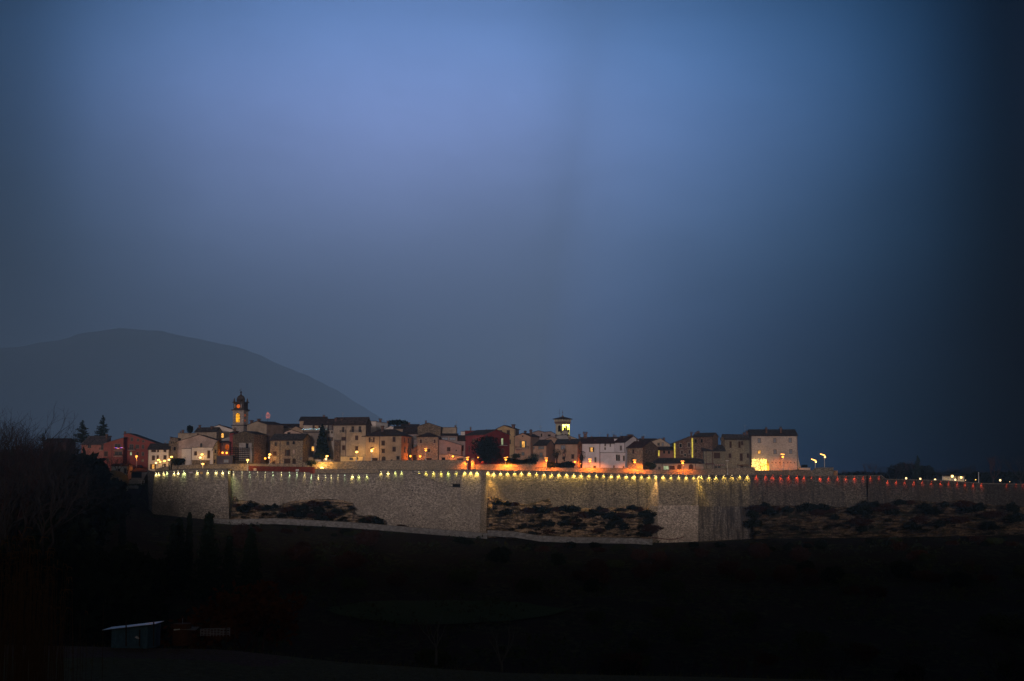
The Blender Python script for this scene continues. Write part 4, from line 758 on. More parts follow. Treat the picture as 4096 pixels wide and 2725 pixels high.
r, i_ = house('stone_house', 'old brick and stone house with falling left roof and bright vertical light strips', 'house', c7, 326, 578, 583, 516, stone((0.20, 0.13, 0.10), 1.6, 0.2, 1.1), roof=('g', [(326, 583), (556, 492), (578, 498)]), d=9, rm=T_BRN, group=G_OLD, trim=M_TRIM, wins=[('v', 395, 590, 428, 640), ('s', 508, 580, 545, 635), ('s', 415, 680, 445, 730), ('s', 515, 674, 545, 728), ('v', 460, 726, 485, 758)], chim=[(540, 430, 572, 492, .1)])
volume(r, c7, 579.5, 840, 498, 517, stone((0.22, 0.15, 0.12), 1.6, 0.2, 1.1), roof=('e', 450, 720), a=-33, xs=916, d=9, rm=T_GREY, smat=S3, wins=[('v', 600, 531, 630, 578), ('v', 682, 529, 710, 575), ('s', 605, 665, 632, 705), ('s', 685, 641, 715, 695)], chim=[(643, 418, 670, 452, .5), (603, 438, 618, 462, .3), (624, 425, 638, 455, .4)])
house('long_building', 'long low tiled building with a pale lit shop window behind the fading parapet', 'building', c7, 60, 722, 850, 512, CR, roof=('e', 788), d=9, rm=T_GREY, group=G_OLD, ov=.6, pipes=(163, 612),
    wins=[('g', 112, 903, 142, 935), ('w', 182, 887, 256, 940), ('G', 260, 884, 335, 938), ('ad', 368, 872, 420, 932), ('ad', 525, 868, 580, 930), ('s', 655, 836, 688, 860)])
house('shed', 'small whitish shed with grey roof behind the olive bushes', 'shed', c6, 1536, 1720, 990, 512.5, PUR, roof=('g', [(1536, 962), (1640, 945), (1720, 1000)]), d=5, rm=T_GREY, group=G_OLD)
house('house', 'low cottage with corrugated dark roof and a striped awning', 'house', c7, 725, 1008, 684, 513, S4, roof=('e', 612, 850), d=8, rm=T_GREY, group=G_OLD, ov=.55, wins=[('s', 860, 711, 945, 787), ('g', 866, 888, 905, 920), ('g', 914, 888, 951, 920)], pipes=(755,))
house('house', 'greenish grey house between the low cottage and the large palace', 'house', c7, 1006, 1364, 522, 515, S4, roof=('e', 470), a=22, xs=957, d=8, smat=S1, rm=T_GREY, group=G_OLD, pipes=(1358,), wins=[('s', 1070, 560, 1101, 645), ('s', 1190, 560, 1222, 645), ('s', 1226, 558, 1256, 608), ('s', 1060, 722, 1096, 780), ('s', 1210, 722, 1250, 820), ('s', 1305, 722, 1335, 778), ('s', 1218, 888, 1258, 915)], chim=[(1252, 438, 1280, 468, .5)])
r, pal = house('palace', 'large pale stone palace at the right end with a dazzling light curtain in its gateway', 'palace', c7, 1366, 1984, 482, 514, stone((0.58, 0.51, 0.48), 1.6, 0.0, 0.35), roof=('e', 404, 1640), a=0, d=11, rm=T_GREY, group=G_OLD, ov=.5, pipes=(1978,),
    wins=[('c', 1453, 520, 1490, 576), ('c', 1662, 518, 1698, 573), ('c', 1870, 515, 1908, 571), ('l', 1452, 678, 1492, 726), ('c', 1666, 672, 1703, 724), ('c', 1878, 668, 1914, 722)] + [('v', x - 3, 841, x + 3, 849) for x in (1645, 1695, 1748, 1800, 1855, 1897, 1945)],
    chim=[(1548, 366, 1582, 460, .2, 'p'), (1742, 362, 1778, 462, .2, 'p'), (1287, 412, 1322, 452, .6)], ant=[(1280, 335, 410)])
# sloping buttress and the gateway of the palace
mb = MB(); p = [at(*c7(x, y), 515) for x, y in ((1987, 650), (1996, 780), (2015, 860), (2042, 930), (2044, 975), (1987, 975))]; mb.prism(p, (0, 8, 0), stone((0.54, 0.47, 0.44), 1.6, 0.0, 0.35)); mb.build('buttress', r)
A, u, n = pal['A'], pal['u'], pal['n']
mb = MB(); cs, r0 = (1468 + 1604)/2, (1604 - 1468)/2*1.35
arc = [(1604 - 0, 962)] + [((1478 + 1604)/2 + 63*cos(t), 872 + 74*-sin(t)) for t in [pi*i/12 for i in range(13)]] + [(1478, 962)]
s_ = [hit(A, u, *c7(x, y)) for x, y in arc]; P = lambda s, z, o: (A[0] + u[0]*s + n[0]*o, A[1] + u[1]*s + n[1]*o, z)
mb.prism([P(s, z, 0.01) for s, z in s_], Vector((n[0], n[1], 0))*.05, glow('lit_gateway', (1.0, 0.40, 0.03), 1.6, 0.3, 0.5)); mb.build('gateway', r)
GL = glow('light_curtain_bulbs', (1.0, 0.60, 0.14), 4.2); rr = random.Random(3); cc = at(*c7(1466, 960), 513)
o = thing('light_curtain', 'dazzling curtain of golden fairy lights hanging before the palace gateway', 'christmas lights', (cc.x, cc.y, cc.z))
for i in range(34):
    x = 1368 + 198*i/33 + rr.uniform(-1.5, 1.5); yb = 905 + 8*sin(i) if i < 8 else 958; yt = 800 + rr.uniform(-4, 6) + 4*abs(i - 22)/22
    s, zt = hit(A, u, *c7(x, yt)); s, zb_ = hit(A, u, *c7(x, yb)); z = zt; mb = MB()
    mb.tube([P(s, zt, 1.06), P(s, zb_, 1.06)], .015, M_METAL, 3)
    while z > zb_:
        if rr.random() < (0.28 if 16 < i < 20 else 0.72): mb.box(P(s + rr.uniform(-.05, .05), z, 1.1), (rr.uniform(.06, .16), .07, rr.uniform(.14, .34)), GL)
        z -= 0.36
    mb.build('light_string', o)
light(o, 'POINT', P(s_[0][0] - 3.2, at(*c7(0, 860), 514).z, 2.6), (1.0, 0.5, 0.12), 380, shadow_soft_size=1.2)

# ------------------------------------------------------------------ light strips on the old stone house
GS = glow('yellow_light_strip', (0.95, 0.72, 0.10), 0.85, 0.7, 1.2)
for x, y0, y1, Y, lb in ((333, 582, 780, 515.8, 'yellow light strip up the left corner of the old brick and stone house'), (571, 516, 778, 515.8, 'yellow light strip in the middle of the old brick and stone house'), (791, 512, 610, 514.6, 'short yellow light strip near the right corner of the old brick house'), (120, 672, 758, 517.8, 'yellow light strip at the corner of the low reddish house')):
    a_ = at(*c7(x, y0), Y); b_ = at(*c7(x, y1), Y); mb = MB(); mb.box(((a_.x + b_.x)/2, Y, (a_.z + b_.z)/2), (0.5, .1, a_.z - b_.z), GS)
    o = recenter(mb.build('light_strip')); tag(o, lb, 'light strip')
# awnings
def awning(cf, x0, x1, y0, y1, Y, lb, m1, m2, out=1.0):
    mb = MB(); nst = 12; a_ = at(*cf(x0, y0), Y); b_ = at(*cf(x1, y1), Y)
    for i in range(nst):
        xa = a_.x + (b_.x - a_.x)*i/nst; xb = a_.x + (b_.x - a_.x)*(i + 1)/nst; m = m1 if i % 2 else m2
        mb.hexa([(xa, Y - .02, a_.z - .05), (xb, Y - .02, a_.z - .05), (xb, Y - out, b_.z - .05), (xa, Y - out, b_.z - .05), (xa, Y - .02, a_.z), (xb, Y - .02, a_.z), (xb, Y - out, b_.z), (xa, Y - out, b_.z)], m)
    o = recenter(mb.build('awning')); tag(o, lb, 'awning')
CA, CB = flat('awning_cream', (0.62, 0.5, 0.42), 0.9), flat('awning_brown', (0.2, 0.09, 0.07), 0.9)
awning(c7, 868, 1008, 866, 884, 512.9, 'striped cream awning on the low cottage by the lamp', CA, CB)
awning(c7, 1170, 1338, 874, 880, 514.9, 'thin dark canopy on the greenish grey house', CB, CB, .8)
awning(c7, 740, 862, 854, 866, 512.9, 'dark porch canopy left of the striped awning', CB, CB, .9)
awning(c5, 1122, 1312, 772, 786, 512.2, 'rolled maroon and white awning under the glowing balcony', flat('awning_white', (0.6, 0.5, 0.5), .9), flat('awning_maroon', (0.2, 0.03, 0.05), .9), .9)
awning(c5, 1458, 1552, 806, 814, 511.6, 'thin pale awning over the blue grey door of the low peach house', CA, CA, .8)
awning(c7, 172, 332, 876, 885, 511.8, 'long thin pale awning over the lit shop window', CA, CA, .6)

# ------------------------------------------------------------------ bell tower
def tower(name, label, cf, xl, xc, xr, yref, Y, a):
    """corner at xc; left face xl..xc, right face xc..xr, rotated by a (negative)."""
    Cn = at(*cf(xc, yref), Y); v_ = (-sin(a), cos(a)); u = (cos(a), sin(a))
    wl = -hit(Cn, u, *cf(xl, yref))[0]; wr = hit(Cn, v_, *cf(xr, yref))[0]; return Cn, u, v_, wl, wr
bell = thing('bell_tower', 'tall dark domed bell tower with clock and golden lit belfry arch', 'bell tower', at(*c2(1565, 860), 545))
Cn, u, v_, wl, wr = tower('', '', c2, 1462, 1622, 1668, 700, 543, R(-17)); sz = (wl + 4.4)/2; wl = wl; wr = min(max(wr, wl*.8), wl*1.15)
O = (Cn.x - u[0]*wl, Cn.y - u[1]*wl); cx = (O[0] + u[0]*wl/2 + v_[0]*wr/2, O[1] + u[1]*wl/2 + v_[1]*wr/2)
zc = lambda y: at(*c2(1565, y), 545).z
BT, BD = stone((0.50, 0.44, 0.42), 1.2, 0.35, 0.6), stone((0.10, 0.08, 0.075), 1.2, 0.4, 0.8)
def tb(z0, z1, ex, m, name, par=bell): mb = MB(); mb.box((cx[0], cx[1], (z0 + z1)/2), (wl + ex*2, wr + ex*2, z1 - z0), m, u); return mb.build(name, par)
tb(2, zc(862), 0.10, BT, 'tower_base'); tb(zc(860), zc(800), 0.25, BT, 'plinth'); tb(zc(800), zc(786), 0.55, BD, 'cornice')
stg = tb(zc(786), zc(572), 0.0, BT, 'belfry')
for s in (0.0, wl):                           # corner pilasters
    pass
for i, j in ((-1,-1),(1,-1),(1,1),(-1,1)):
    mb = MB(); mb.box((cx[0] + u[0]*i*(wl/2 - .25) + v_[0]*j*(wr/2 - .25), cx[1] + u[1]*i*(wl/2 - .25) + v_[1]*j*(wr/2 - .25), (zc(784) + zc(574))/2), (0.75, 0.75, zc(574) - zc(784)), BT, u); mb.build('pilaster', bell)
tb(zc(572), zc(560), 0.25, BT, 'frieze'); tb(zc(560), zc(543), 0.60, BD, 'cornice'); tb(zc(543), zc(440), 0.0, BD, 'clock_stage'); tb(zc(440), zc(425), 0.35, BD, 'cornice')
fa = lambda x, y: hit(O, u, *c2(x, y)); nF = (u[1], -u[0]); nS = (u[0], u[1])
def fo(O_, uu, nn, k, x0, y0, x1, y1):
    s0, z1 = hit(O_, uu, *c2(x0, y0)); s1, z0 = hit(O_, uu, *c2(x1, y1)); opening(bell, O_, uu, nn, min(s0, s1), z0, max(s0, s1), z1, k, 0, M_SHUT, BD)
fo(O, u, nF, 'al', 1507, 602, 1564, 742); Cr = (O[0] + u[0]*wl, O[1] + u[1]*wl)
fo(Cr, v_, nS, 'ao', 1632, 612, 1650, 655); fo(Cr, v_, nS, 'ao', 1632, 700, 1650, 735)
mb = MB(); s, z = fa(1545, 492); cp = Vector((O[0] + u[0]*s + nF[0]*.02, O[1] + u[1]*s + nF[1]*.02, z)); nv = Vector((nF[0], nF[1], 0))
mb.tube([cp, cp + nv*.12], 0.95, BD, 20); mb.tube([cp + nv*.125, cp + nv*.15], 0.72, glow('clock_face_glow', (1.0, 0.17, 0.015), 0.75), 20)
uu = Vector((u[0], u[1], 0)); mb.tube([cp + nv*.18, cp + nv*.18 + uu*.45 + Vector((0, 0, .2))], 0.04, M_DARK, 4); mb.tube([cp + nv*.18, cp + nv*.18 - uu*.12 + Vector((0, 0, .6))], 0.04, M_DARK, 4); mb.build('clock', bell)
for x0, x1 in ((1480, 1497), (1582, 1597)):
    s0, z0 = fa(x0, 520); s1, z1 = fa(x1, 455); mb = MB(); mb.box((O[0] + u[0]*(s0 + s1)/2 + nF[0]*.08, O[1] + u[1]*(s0 + s1)/2 + nF[1]*.08, (z0 + z1)/2), (s1 - s0, .15, z1 - z0), BT, u); mb.build('pilaster', bell)
for i, j in ((-1,-1),(1,-1),(1,1),(-1,1)):
    mb = MB(); mb.lathe((cx[0] + u[0]*i*(wl/2 - .2) + v_[0]*j*(wr/2 - .2), cx[1] + u[1]*i*(wl/2 - .2) + v_[1]*j*(wr/2 - .2), zc(426)), [(.38, 0), (.34, .5), (.2, .7), (.3, .95), (.16, 1.2), (.05, 1.55)], BD, 8); mb.build('pinnacle', bell)
rd = wl*0.36; h = zc(315) - zc(425); mb = MB(); mb.lathe((cx[0], cx[1], zc(425)), [(rd*1.0, 0), (rd*1.0, h*.30), (rd*1.08, h*.31), (rd*1.08, h*.36), (rd*1.0, h*.38), (rd*.96, h*.55), (rd*.82, h*.74), (rd*.58, h*.88), (rd*.3, h*.97), (.2, h)], BD, 16); mb.build('dome', bell, True)
hz = zc(315); mb = MB(); mb.lathe((cx[0], cx[1], hz), [(.4, 0), (.28, .2), (.22, .7), (.35, .8), (.1, .95)], BD, 10); mb.ball((cx[0], cx[1], zc(272)), .42, M_METAL)
mb.tube([(cx[0], cx[1], zc(272)), (cx[0], cx[1], zc(200))], .05, M_METAL, 5); mb.prism([(cx[0], cx[1], zc(238)), (cx[0] - .75, cx[1], zc(246)), (cx[0] - .55, cx[1], zc(236)), (cx[0] - .2, cx[1], zc(230))], (0, .06, 0), M_METAL); mb.build('weathervane', bell)

# ------------------------------------------------------------------ square tower with brackets
civic = thing('square_tower', 'pale square tower with overhanging roof and one face flooded yellow', 'tower', at(*c6(272, 550), 545))
a_ = R(-44); Cn, u, v_, wl, wr = tower('', '', c6, 168, 272, 386, 480, 541, a_)
O = (Cn.x - u[0]*wl, Cn.y - u[1]*wl); cx = (O[0] + u[0]*wl/2 + v_[0]*wr/2, O[1] + u[1]*wl/2 + v_[1]*wr/2); Cr = (Cn.x, Cn.y)
zc = lambda y: at(*c6(272, y), 541).z
TW = plaster((0.56, 0.52, 0.42), 0.35); TB = stone((0.30, 0.20, 0.17), 1.5, 0.2, 0.8)
def tb(z0, z1, ex, m, name): mb = MB(); mb.box((cx[0], cx[1], (z0 + z1)/2), (wl + ex*2, wr + ex*2, z1 - z0), m, u); return mb.build(name, civic)
tb(2, zc(372), 0.0, TW, 'shaft')
ex = 0.36; mb = MB()
for (Oq, uq, nq, wq) in ((O, u, (u[1], -u[0]), wl), (Cr, v_, (u[0], u[1]), wr)):
    nb = 8
    for i in range(nb + 1):
        s = wq*i/nb; c = (Oq[0] + uq[0]*s + nq[0]*ex*.5, Oq[1] + uq[1]*s + nq[1]*ex*.5); mb.box((c[0], c[1], zc(362)), (.22, ex, zc(352) - zc(372)), TB, uq)
mb.build('bracket', civic)
gal = tb(zc(352), zc(335), ex, TB, 'gallery_floor'); mb = MB()
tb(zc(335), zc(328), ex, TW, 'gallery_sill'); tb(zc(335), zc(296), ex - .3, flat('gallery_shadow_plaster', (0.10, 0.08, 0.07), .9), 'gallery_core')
for (Oq, uq, nq, wq) in ((O, u, (u[1], -u[0]), wl), (Cr, v_, (u[0], u[1]), wr)):
    for i in range(6):
        s = -ex + .2 + (wq + 2*ex - .4)*i/5; c = (Oq[0] + uq[0]*s + nq[0]*(ex - .1), Oq[1] + uq[1]*s + nq[1]*(ex - .1)); mb.box((c[0], c[1], (zc(328) + zc(302))/2), (.42, .2, zc(302) - zc(328)), TW, uq)
mb.build('pillar', civic); tb(zc(302), zc(294), ex, TW, 'gallery_lintel')
mb = MB(); e = ex + .5; q = lambda i, j, z: (cx[0] + u[0]*i*(wl/2 + e) + v_[0]*j*(wr/2 + e), cx[1] + u[1]*i*(wl/2 + e) + v_[1]*j*(wr/2 + e), z)
ap_ = (cx[0], cx[1], zc(256)); pp = [q(-1, -1, zc(292)), q(1, -1, zc(292)), q(1, 1, zc(292)), q(-1, 1, zc(292))]
for i in range(4): mb.poly([pp[i], pp[(i+1) % 4], ap_], T_BRN); a2, b2 = Vector(pp[i]), Vector(pp[(i+1) % 4]); mb.poly([a2 - Vector((0, 0, .25)), b2 - Vector((0, 0, .25)), b2, a2], M_WOOD)
mb.poly([(x, y, z - .25) for x, y, z in pp[::-1]], M_WOOD); mb.build('roof', civic)
mb = MB(); mb.lathe((cx[0], cx[1], zc(262)), [(.5, 0), (.4, .3), (.12, .6)], TB, 8); mb.tube([(cx[0], cx[1], zc(255)), (cx[0], cx[1], zc(158))], .06, M_METAL, 5); mb.box((cx[0], cx[1], zc(192)), (.3, .3, .5), M_METAL)
mb.build('lightning_rod', civic); mb = MB(); px_ = at(*c6(230, 250), 541); mb.tube([(px_.x, cx[1], zc(262)), (px_.x, cx[1], zc(135))], .05, M_METAL, 5); mb.tube([(px_.x - .5, cx[1], zc(205)), (px_.x + .5, cx[1], zc(205))], .04, M_METAL, 4); mb.build('antenna', civic)
def fo(O_, uu, nn, k, x0, y0, x1, y1):
    s0, z1 = hit(O_, uu, *c6(x0, y0)); s1, z0 = hit(O_, uu, *c6(x1, y1)); opening(civic, O_, uu, nn, min(s0, s1), z0, max(s0, s1), z1, k, 0, M_SHUT, TB)
fo(O, u, (u[1], -u[0]), 'an', 208, 402, 246, 498); fo(Cr, v_, (u[0], u[1]), 'an', 322, 404, 347, 480); fo(Cr, v_, (u[0], u[1]), 'an', 298, 420, 307, 445)
for s in (.18, .5, .82):
    c = (Cr[0] + v_[0]*wr*s + u[0]*.62, Cr[1] + v_[1]*wr*s + u[1]*.62, zc(376)); lo = light(civic, 'SPOT', c, (1.0, 0.86, 0.09), 1500, spot_size=R(150), spot_blend=.8, shadow_soft_size=.15)
    lo.rotation_euler = Vector((-.12*u[0], -.12*u[1], -1)).to_track_quat('-Z', 'Y').to_euler()
# little pediment in front of the tower
ped = house('chapel', 'small white chapel front with pointed pediment and corner ornaments before the square tower', 'chapel', c6, 255, 368, 515, 531, plaster((0.40, 0.38, 0.36), .4), roof=('g', [(255, 512), (308, 470), (368, 508)]), d=6, rm=T_GREY, ov=.15, wins=[('an', 262, 535, 278, 550), ('an', 318, 532, 334, 550)])[0]
for x, y in ((252, 505), (308, 466), (370, 500)):
    mb = MB(); p = at(*c6(x, y), 530.6); mb.lathe((p.x, p.y, p.z - .3), [(.25, 0), (.2, .5), (.3, .75), (.1, 1.1), (.03, 1.5)], BD, 8); mb.build('finial', ped)
# ------------------------------------------------------------------ downlights under the rim of the wall
L1 = crop(500, 1850, 2.619); L2 = crop(1300, 1850, 2.619); L3 = crop(2100, 1850, 2.357)
dl = []
for x, y in ((323,110),(352,108),(404,103),(437,100),(513,97),(554,93),(615,92),(755,92),(865,90),(951,92),(1022,92),(1085,95),(1097,98)): dl.append((*L1(x, y), 'a'))
for x, y in ((1135,100),(1225,102),(1304,103),(1388,103),(1469,104),(1548,104),(1638,105),(1721,106),(1801,107),(1882,110),(1953,134),(2026,135),(2097,138),(2161,135),(2233,135),(2302,135)): dl.append((*L1(x, y), 'b'))
for x, y in ((286,133),(352,135),(438,133),(585,98),(660,97),(736,96),(802,95)): dl.append((*L2(x, y), 'c'))
for x, y in ((905,103),(983,100),(1058,96),(1135,98),(1216,98),(1292,100),(1372,100)): dl.append((*L2(x, y), 'd'))
for x, y in ((1464,97),(1528,97),(1592,97)): dl.append((*L2(x, y), 'e'))
for x, y in ((1706,99),(1768,103),(1839,102),(1913,103),(1986,101),(2058,101),(2139,102),(2216,107),(2293,112)): dl.append((*L2(x, y), 'f'))
for x, y in ((250,103),(321,103),(391,105),(461,108),(529,108),(603,112),(673,113),(743,114),(814,116),(884,117),(955,120),(1026,120),(1097,124),(1168,125),(1233,125)): dl.append((*L3(x, y), 'f'))
for x, y in ((1303,125),(1377,127),(1450,127),(1521,129),(1593,131)): dl.append((*L3(x, y), 'g'))
for x, y in ((1637,132),(1661,128),(1734,128),(1803,128),(1878,124),(1951,124),(2024,123),(2099,122)): dl.append((*L3(x, y), 'h'))
for x, y in ((1434,1018),(1558,1012),(1658,1015),(1765,1022),(1870,1022),(1982,1025),(2075,1030),(2178,1042),(2290,1040)): dl.append((*c7(x, y), 'r'))
for x, y in ((302,550),(393,548),(485,548),(575,548),(667,548)): dl.append((*c8(x, y), 's'))
for x, y in ((742,545),(833,545),(923,588),(1014,592),(1105,592),(1198,595),(1291,595),(1386,598),(1482,600),(1565,602),(1655,608),(1738,612),(1824,620),(1912,620)): dl.append((*c8(x, y), 't'))
for x, y in ((2178,625),(2275,625),(2348,625)): dl.append((*c8(x, y), 'u'))
DL = {'a': 'greenish yellow downlight on the leftmost bastion of the wall', 'b': 'narrow pale green downlight above the bouldery stretch of the wall', 'c': 'dim greenish downlight by the step in the wall rim',
      'd': 'downlight in the recess above the diagonal wall ramp', 'e': 'yellow downlight on the smooth buttress right of the diagonal ramp', 'f': 'warm yellow downlight on the long curved wall above the layered cliff',
      'g': 'warm yellow downlight on the square bastion with the pale lower half', 'h': 'warm yellow downlight above the dark streaked stretch right of the square bastion',
      'r': 'red downlight on the wall below the palace', 's': 'red downlight above the second faint diagonal ramp', 't': 'red downlight on the dark wall stretch below the far trees', 'u': 'faint red downlight at the far right end of the wall'}
M_HOOD = flat('lamp_hood', (0.04, 0.04, 0.04), 0.6)
rr = random.Random(11)
for px, py, k in dl:
    yw = interp([(618, 500), (718, 498), (718.5, 497.6), (912, 497.6), (925, 504), (1100, 504), (1243, 503), (1518, 502), (1519, 501.6), (1644, 501), (1842, 500.6), (1926, 499.6), (1950, 502.5), (2200, 503), (2605, 503), (2637, 499.5), (2796, 499.5), (2796.5, 500.2), (3002, 501), (3003, 501.4), (3242, 502), (3243, 503.6), (3472, 503.6), (3473, 501), (3527, 502), (3545, 502.4), (3770, 504), (3941, 507), (3942, 508), (4096, 511)], px)
    if k == 'd': yw = 502.6
    off = 0.30 if k == 'b' else 0.52
    p = at(px, py, yw - off)
    if k == 'a': col = (1.0, 0.84, 0.30) if rr.random() < .55 else (0.78, 0.95, 0.36)
    elif k == 'b': col = rr.choice([(0.66, 0.95, 0.50), (1.0, 0.84, 0.34), (0.95, 0.88, 0.40)])
    elif k == 'c': col = rr.choice([(0.75, 0.85, 0.25), (1.0, 0.82, 0.25)])
    elif k == 'd': col = rr.choice([(0.9, 0.75, 0.12), (0.65, 0.8, 0.14)])
    elif k in 'efgh': col = (1.0, 0.66, 0.13)
    else: col = (1.0, 0.075, 0.028)
    pw = {'a': 26, 'b': 26, 'c': 20, 'd': 20, 'e': 38, 'f': 44, 'g': 34, 'h': 38, 'r': 26, 's': 20, 't': 13, 'u': 7}[k]*rr.uniform(.7, 1.75)
    t = thing('downlight', DL[k], 'wall light', (p.x, p.y + off, p.z + .12), group='downlights: ' + DL[k])
    mb = MB(); mb.box((p.x, p.y + off*.4, p.z + .16), (.10, off*1.1, .05), M_HOOD); mb.prism([(p.x - .17, p.y - .12, p.z + .12), (p.x + .17, p.y - .12, p.z + .12), (p.x + .08, p.y - .08, p.z + .26), (p.x - .08, p.y - .08, p.z + .26)], (0, .24, 0), M_HOOD); mb.build('hood', t)
    gk = 'downlight_lens_%.2f_%.2f_%.2f' % col
    mb = MB(); mb.ball((p.x, p.y, p.z + .05), .13 if k not in 'tu' else .10, glow(gk, tuple(min(1, c*.75 + (.25 if col[1] > .1 else .0)) for c in col), 2.2 if col[1] > .1 else 1.6), 8, 5); mb.build('lens', t)
    wide = {'b': 40, 'a': 76, 'f': 104, 'g': 100, 'h': 100, 'e': 100}.get(k, 78)
    lo = light(t, 'SPOT', (p.x, p.y, p.z - .13), col, pw*(11.0 if k == 'b' else 15.0 if k in 'ef' else 14.0 if k in 'acdgh' else 15.0), spot_size=R(wide), spot_blend=1.0, shadow_soft_size=.06)
    lo.rotation_euler = Vector((rr.uniform(-.06, .06), .22 if k == 'b' else .5 if k in 'efgh' else .7, -1)).to_track_quat('-Z', 'Y').to_euler()
# strong lights grazing the two returns and the bastion edge
for px, py, Y, tx, col, pw, lb in ((921, 1888, 503.0, .1, (1.0, .50, .07), 700, 'strong amber downlight grazing the first wall return'), (1952, 1888, 504.6, .25, (1.0, .52, .10), 2600, 'strong golden downlight grazing the second wall return'), (2617, 1903, 501.5, .0, (1.0, .55, .16), 1500, 'strong warm downlight on the angled face of the square bastion'), (2797.5, 1906, 499.2, .06, (1.0, .62, .10), 1500, 'strong yellow downlight at the right edge of the square bastion')):
    Y -= 3.2 if 1949 < px < 1960 else 1.2 if 2610 < px < 2620 else 0; p = at(px, py, Y); t = thing('downlight', lb, 'wall light', p); mb = MB(); mb.box((p.x, p.y + .25, p.z + .14), (.22, .7, .1), M_HOOD); mb.build('hood', t)
    mb = MB(); mb.ball((p.x, p.y, p.z), .16, glow('strong_downlight_lens', (1, .75, .35), 3), 8, 5); mb.build('lens', t)
    lo = light(t, 'SPOT', (p.x, p.y - .3, p.z - .2), col, pw*3.0, spot_size=R(50), spot_blend=.9, shadow_soft_size=.06); lo.rotation_euler = Vector((tx, .06, -1)).to_track_quat('-Z', 'Y').to_euler()

# ------------------------------------------------------------------ street lamps
M_REF = glow("lamp_reflector", (1.0, 0.46, 0.09), 5.5); M_REFO = glow('lamp_reflector_orange', (1.0, 0.32, 0.05), 4.2); M_BULB = glow('lamp_projector', (1.0, 0.58, 0.16), 6.0); M_BULBO = glow('sodium_globe', (1.0, 0.30, 0.03), 5.0)
M_OFF = flat('unlit_reflector', (0.75, 0.76, 0.8), 0.4)
def street_lamp(cf, xp, yb, yh, Y, label, refl=(0, 0, 26, 14), proj=None, col=YEL, pw=260, name='street_lamp', kind='disc', lit=True, rot=0, polelit=False, fwd=0.0):
    """xp pole x, yb pole base, yh reflector height (crop pixels)."""
    top = at(*cf(xp, yh), Y); base = at(*cf(xp, yb), Y); base.x = top.x
    t = thing(name, label, 'street lamp', base, group='street lamps of the town promenade'); k = cf(1, 0)[0] - cf(0, 0)[0]; sc = k*Y/F
    rx = refl[0]*sc; rw, rh = refl[2]*sc/2, refl[3]*sc/2; c = (top.x + rx, Y, top.z)
    mb = MB(); mb.tube([(top.x, Y, base.z - .6), (top.x, Y, base.z + .3), (top.x, Y, top.z)], [.11, .09, .055], M_GALV, 6); mb.box((top.x, Y, base.z + .1), (.35, .35, .3), M_GALV); mb.build('pole', t)
    M1 = (M_REF if col is YEL else M_REFO) if lit else M_OFF
    mb = MB()
    if kind == 'disc': mb.ball(c, 1.0, M1, 14, 6, (rw, .45, rh))
    else:                                        # tilted reflector plate over the projector
        mb.prism([(c[0] - rw, Y - .3, c[2] + rot*rw), (c[0] + rw, Y - .3, c[2] - rot*rw), (c[0] + rw, Y - .3, c[2] - rot*rw + rh), (c[0] - rw, Y - .3, c[2] + rot*rw + rh)], (0, .6, 0), M1)
    mb.build('reflector', t)
    mb = MB(); mb.tube([(top.x, Y, top.z - .2), (c[0], Y + .02, c[2] - .05)], .04, M_GALV, 4)
    if proj:
        q = at(*cf(xp, yh), Y); pc = (top.x + proj[0]*sc, Y, top.z - proj[1]*sc); mb.tube([(top.x, Y, pc[2] - .1), pc], .045, M_GALV, 4); mb.build('arm', t)
        mb = MB(); mb.ball(pc, proj[2]*sc/2, M_BULB if col is YEL else M_BULBO, 10, 6, (1.1, 1, .85)); mb.build('projector', t)
    else: mb.build('arm', t)
    if lit:
        if col is ORANGE and Y < 508:            # the tilted reflector throws the light back onto the parapet
            lo = light(t, 'SPOT', (c[0] + .5, Y + .1, c[2] - 1.1), col, pw*7.0, shadow_soft_size=.25, spot_size=R(150), spot_blend=.6); lo.rotation_euler = Vector((0, .42, -.9)).to_track_quat('-Z', 'Y').to_euler()
        else: light(t, 'POINT', (c[0], Y - .7 - fwd, c[2] - .45), col, pw*1.5, shadow_soft_size=.25)
def lantern(cf, x, y, Y, label, col=ORANGE, pw=120, r=.36, bracket=.7):
    p = at(*cf(x, y), Y); t = thing('wall_lantern', label, 'wall lantern', (p.x, p.y + bracket, p.z), group='sodium lanterns on the house fronts')
    mb = MB(); mb.tube([(p.x, p.y + bracket, p.z + .5), (p.x, p.y + .1, p.z + .55), (p.x, p.y, p.z + .35)], .04, M_METAL, 5); mb.lathe((p.x, p.y, p.z + r*.8), [(r*1.1, 0), (r*.7, .16), (.04, .24)], M_METAL, 10); mb.build('bracket', t)
    mb = MB(); mb.ball(p, r, M_BULBO if col is ORANGE else M_BULB, 12, 7); mb.build('globe', t)
    light(t, 'POINT', (p.x, p.y - r - .15, p.z - .1), col, pw, shadow_soft_size=.2)
SL = street_lamp
SL(c2, 270, 1420, 1332, 510.5, 'first street lamp from the left, before the white end house', (20, 0, 42, 22), (-18, 48, 28), pw=60)
SL(c2, 329, 1438, 1362, 509.9, 'small single headed street lamp between the first and the third', (-12, 0, 30, 22), None, pw=40)
SL(c2, 367, 1440, 1350, 510.2, 'third street lamp from the left, before the open shutters', (18, 0, 40, 22), None, pw=60)
SL(c2, 471, 1432, 1285, 510.0, 'tall street lamp with two heads before the broken tower', (22, 0, 46, 22), (-15, 45, 30), pw=90)
SL(c2, 958, 1400, 1247, 510.0, 'tall double headed lamp before the white annex', (15, 0, 46, 24), (-10, 50, 32), pw=90)
SL(c2, 985, 1484, 1396, 504.2, 'short lamp standing on the wall rim below the white annex', (0, 0, 46, 22), None, pw=110)
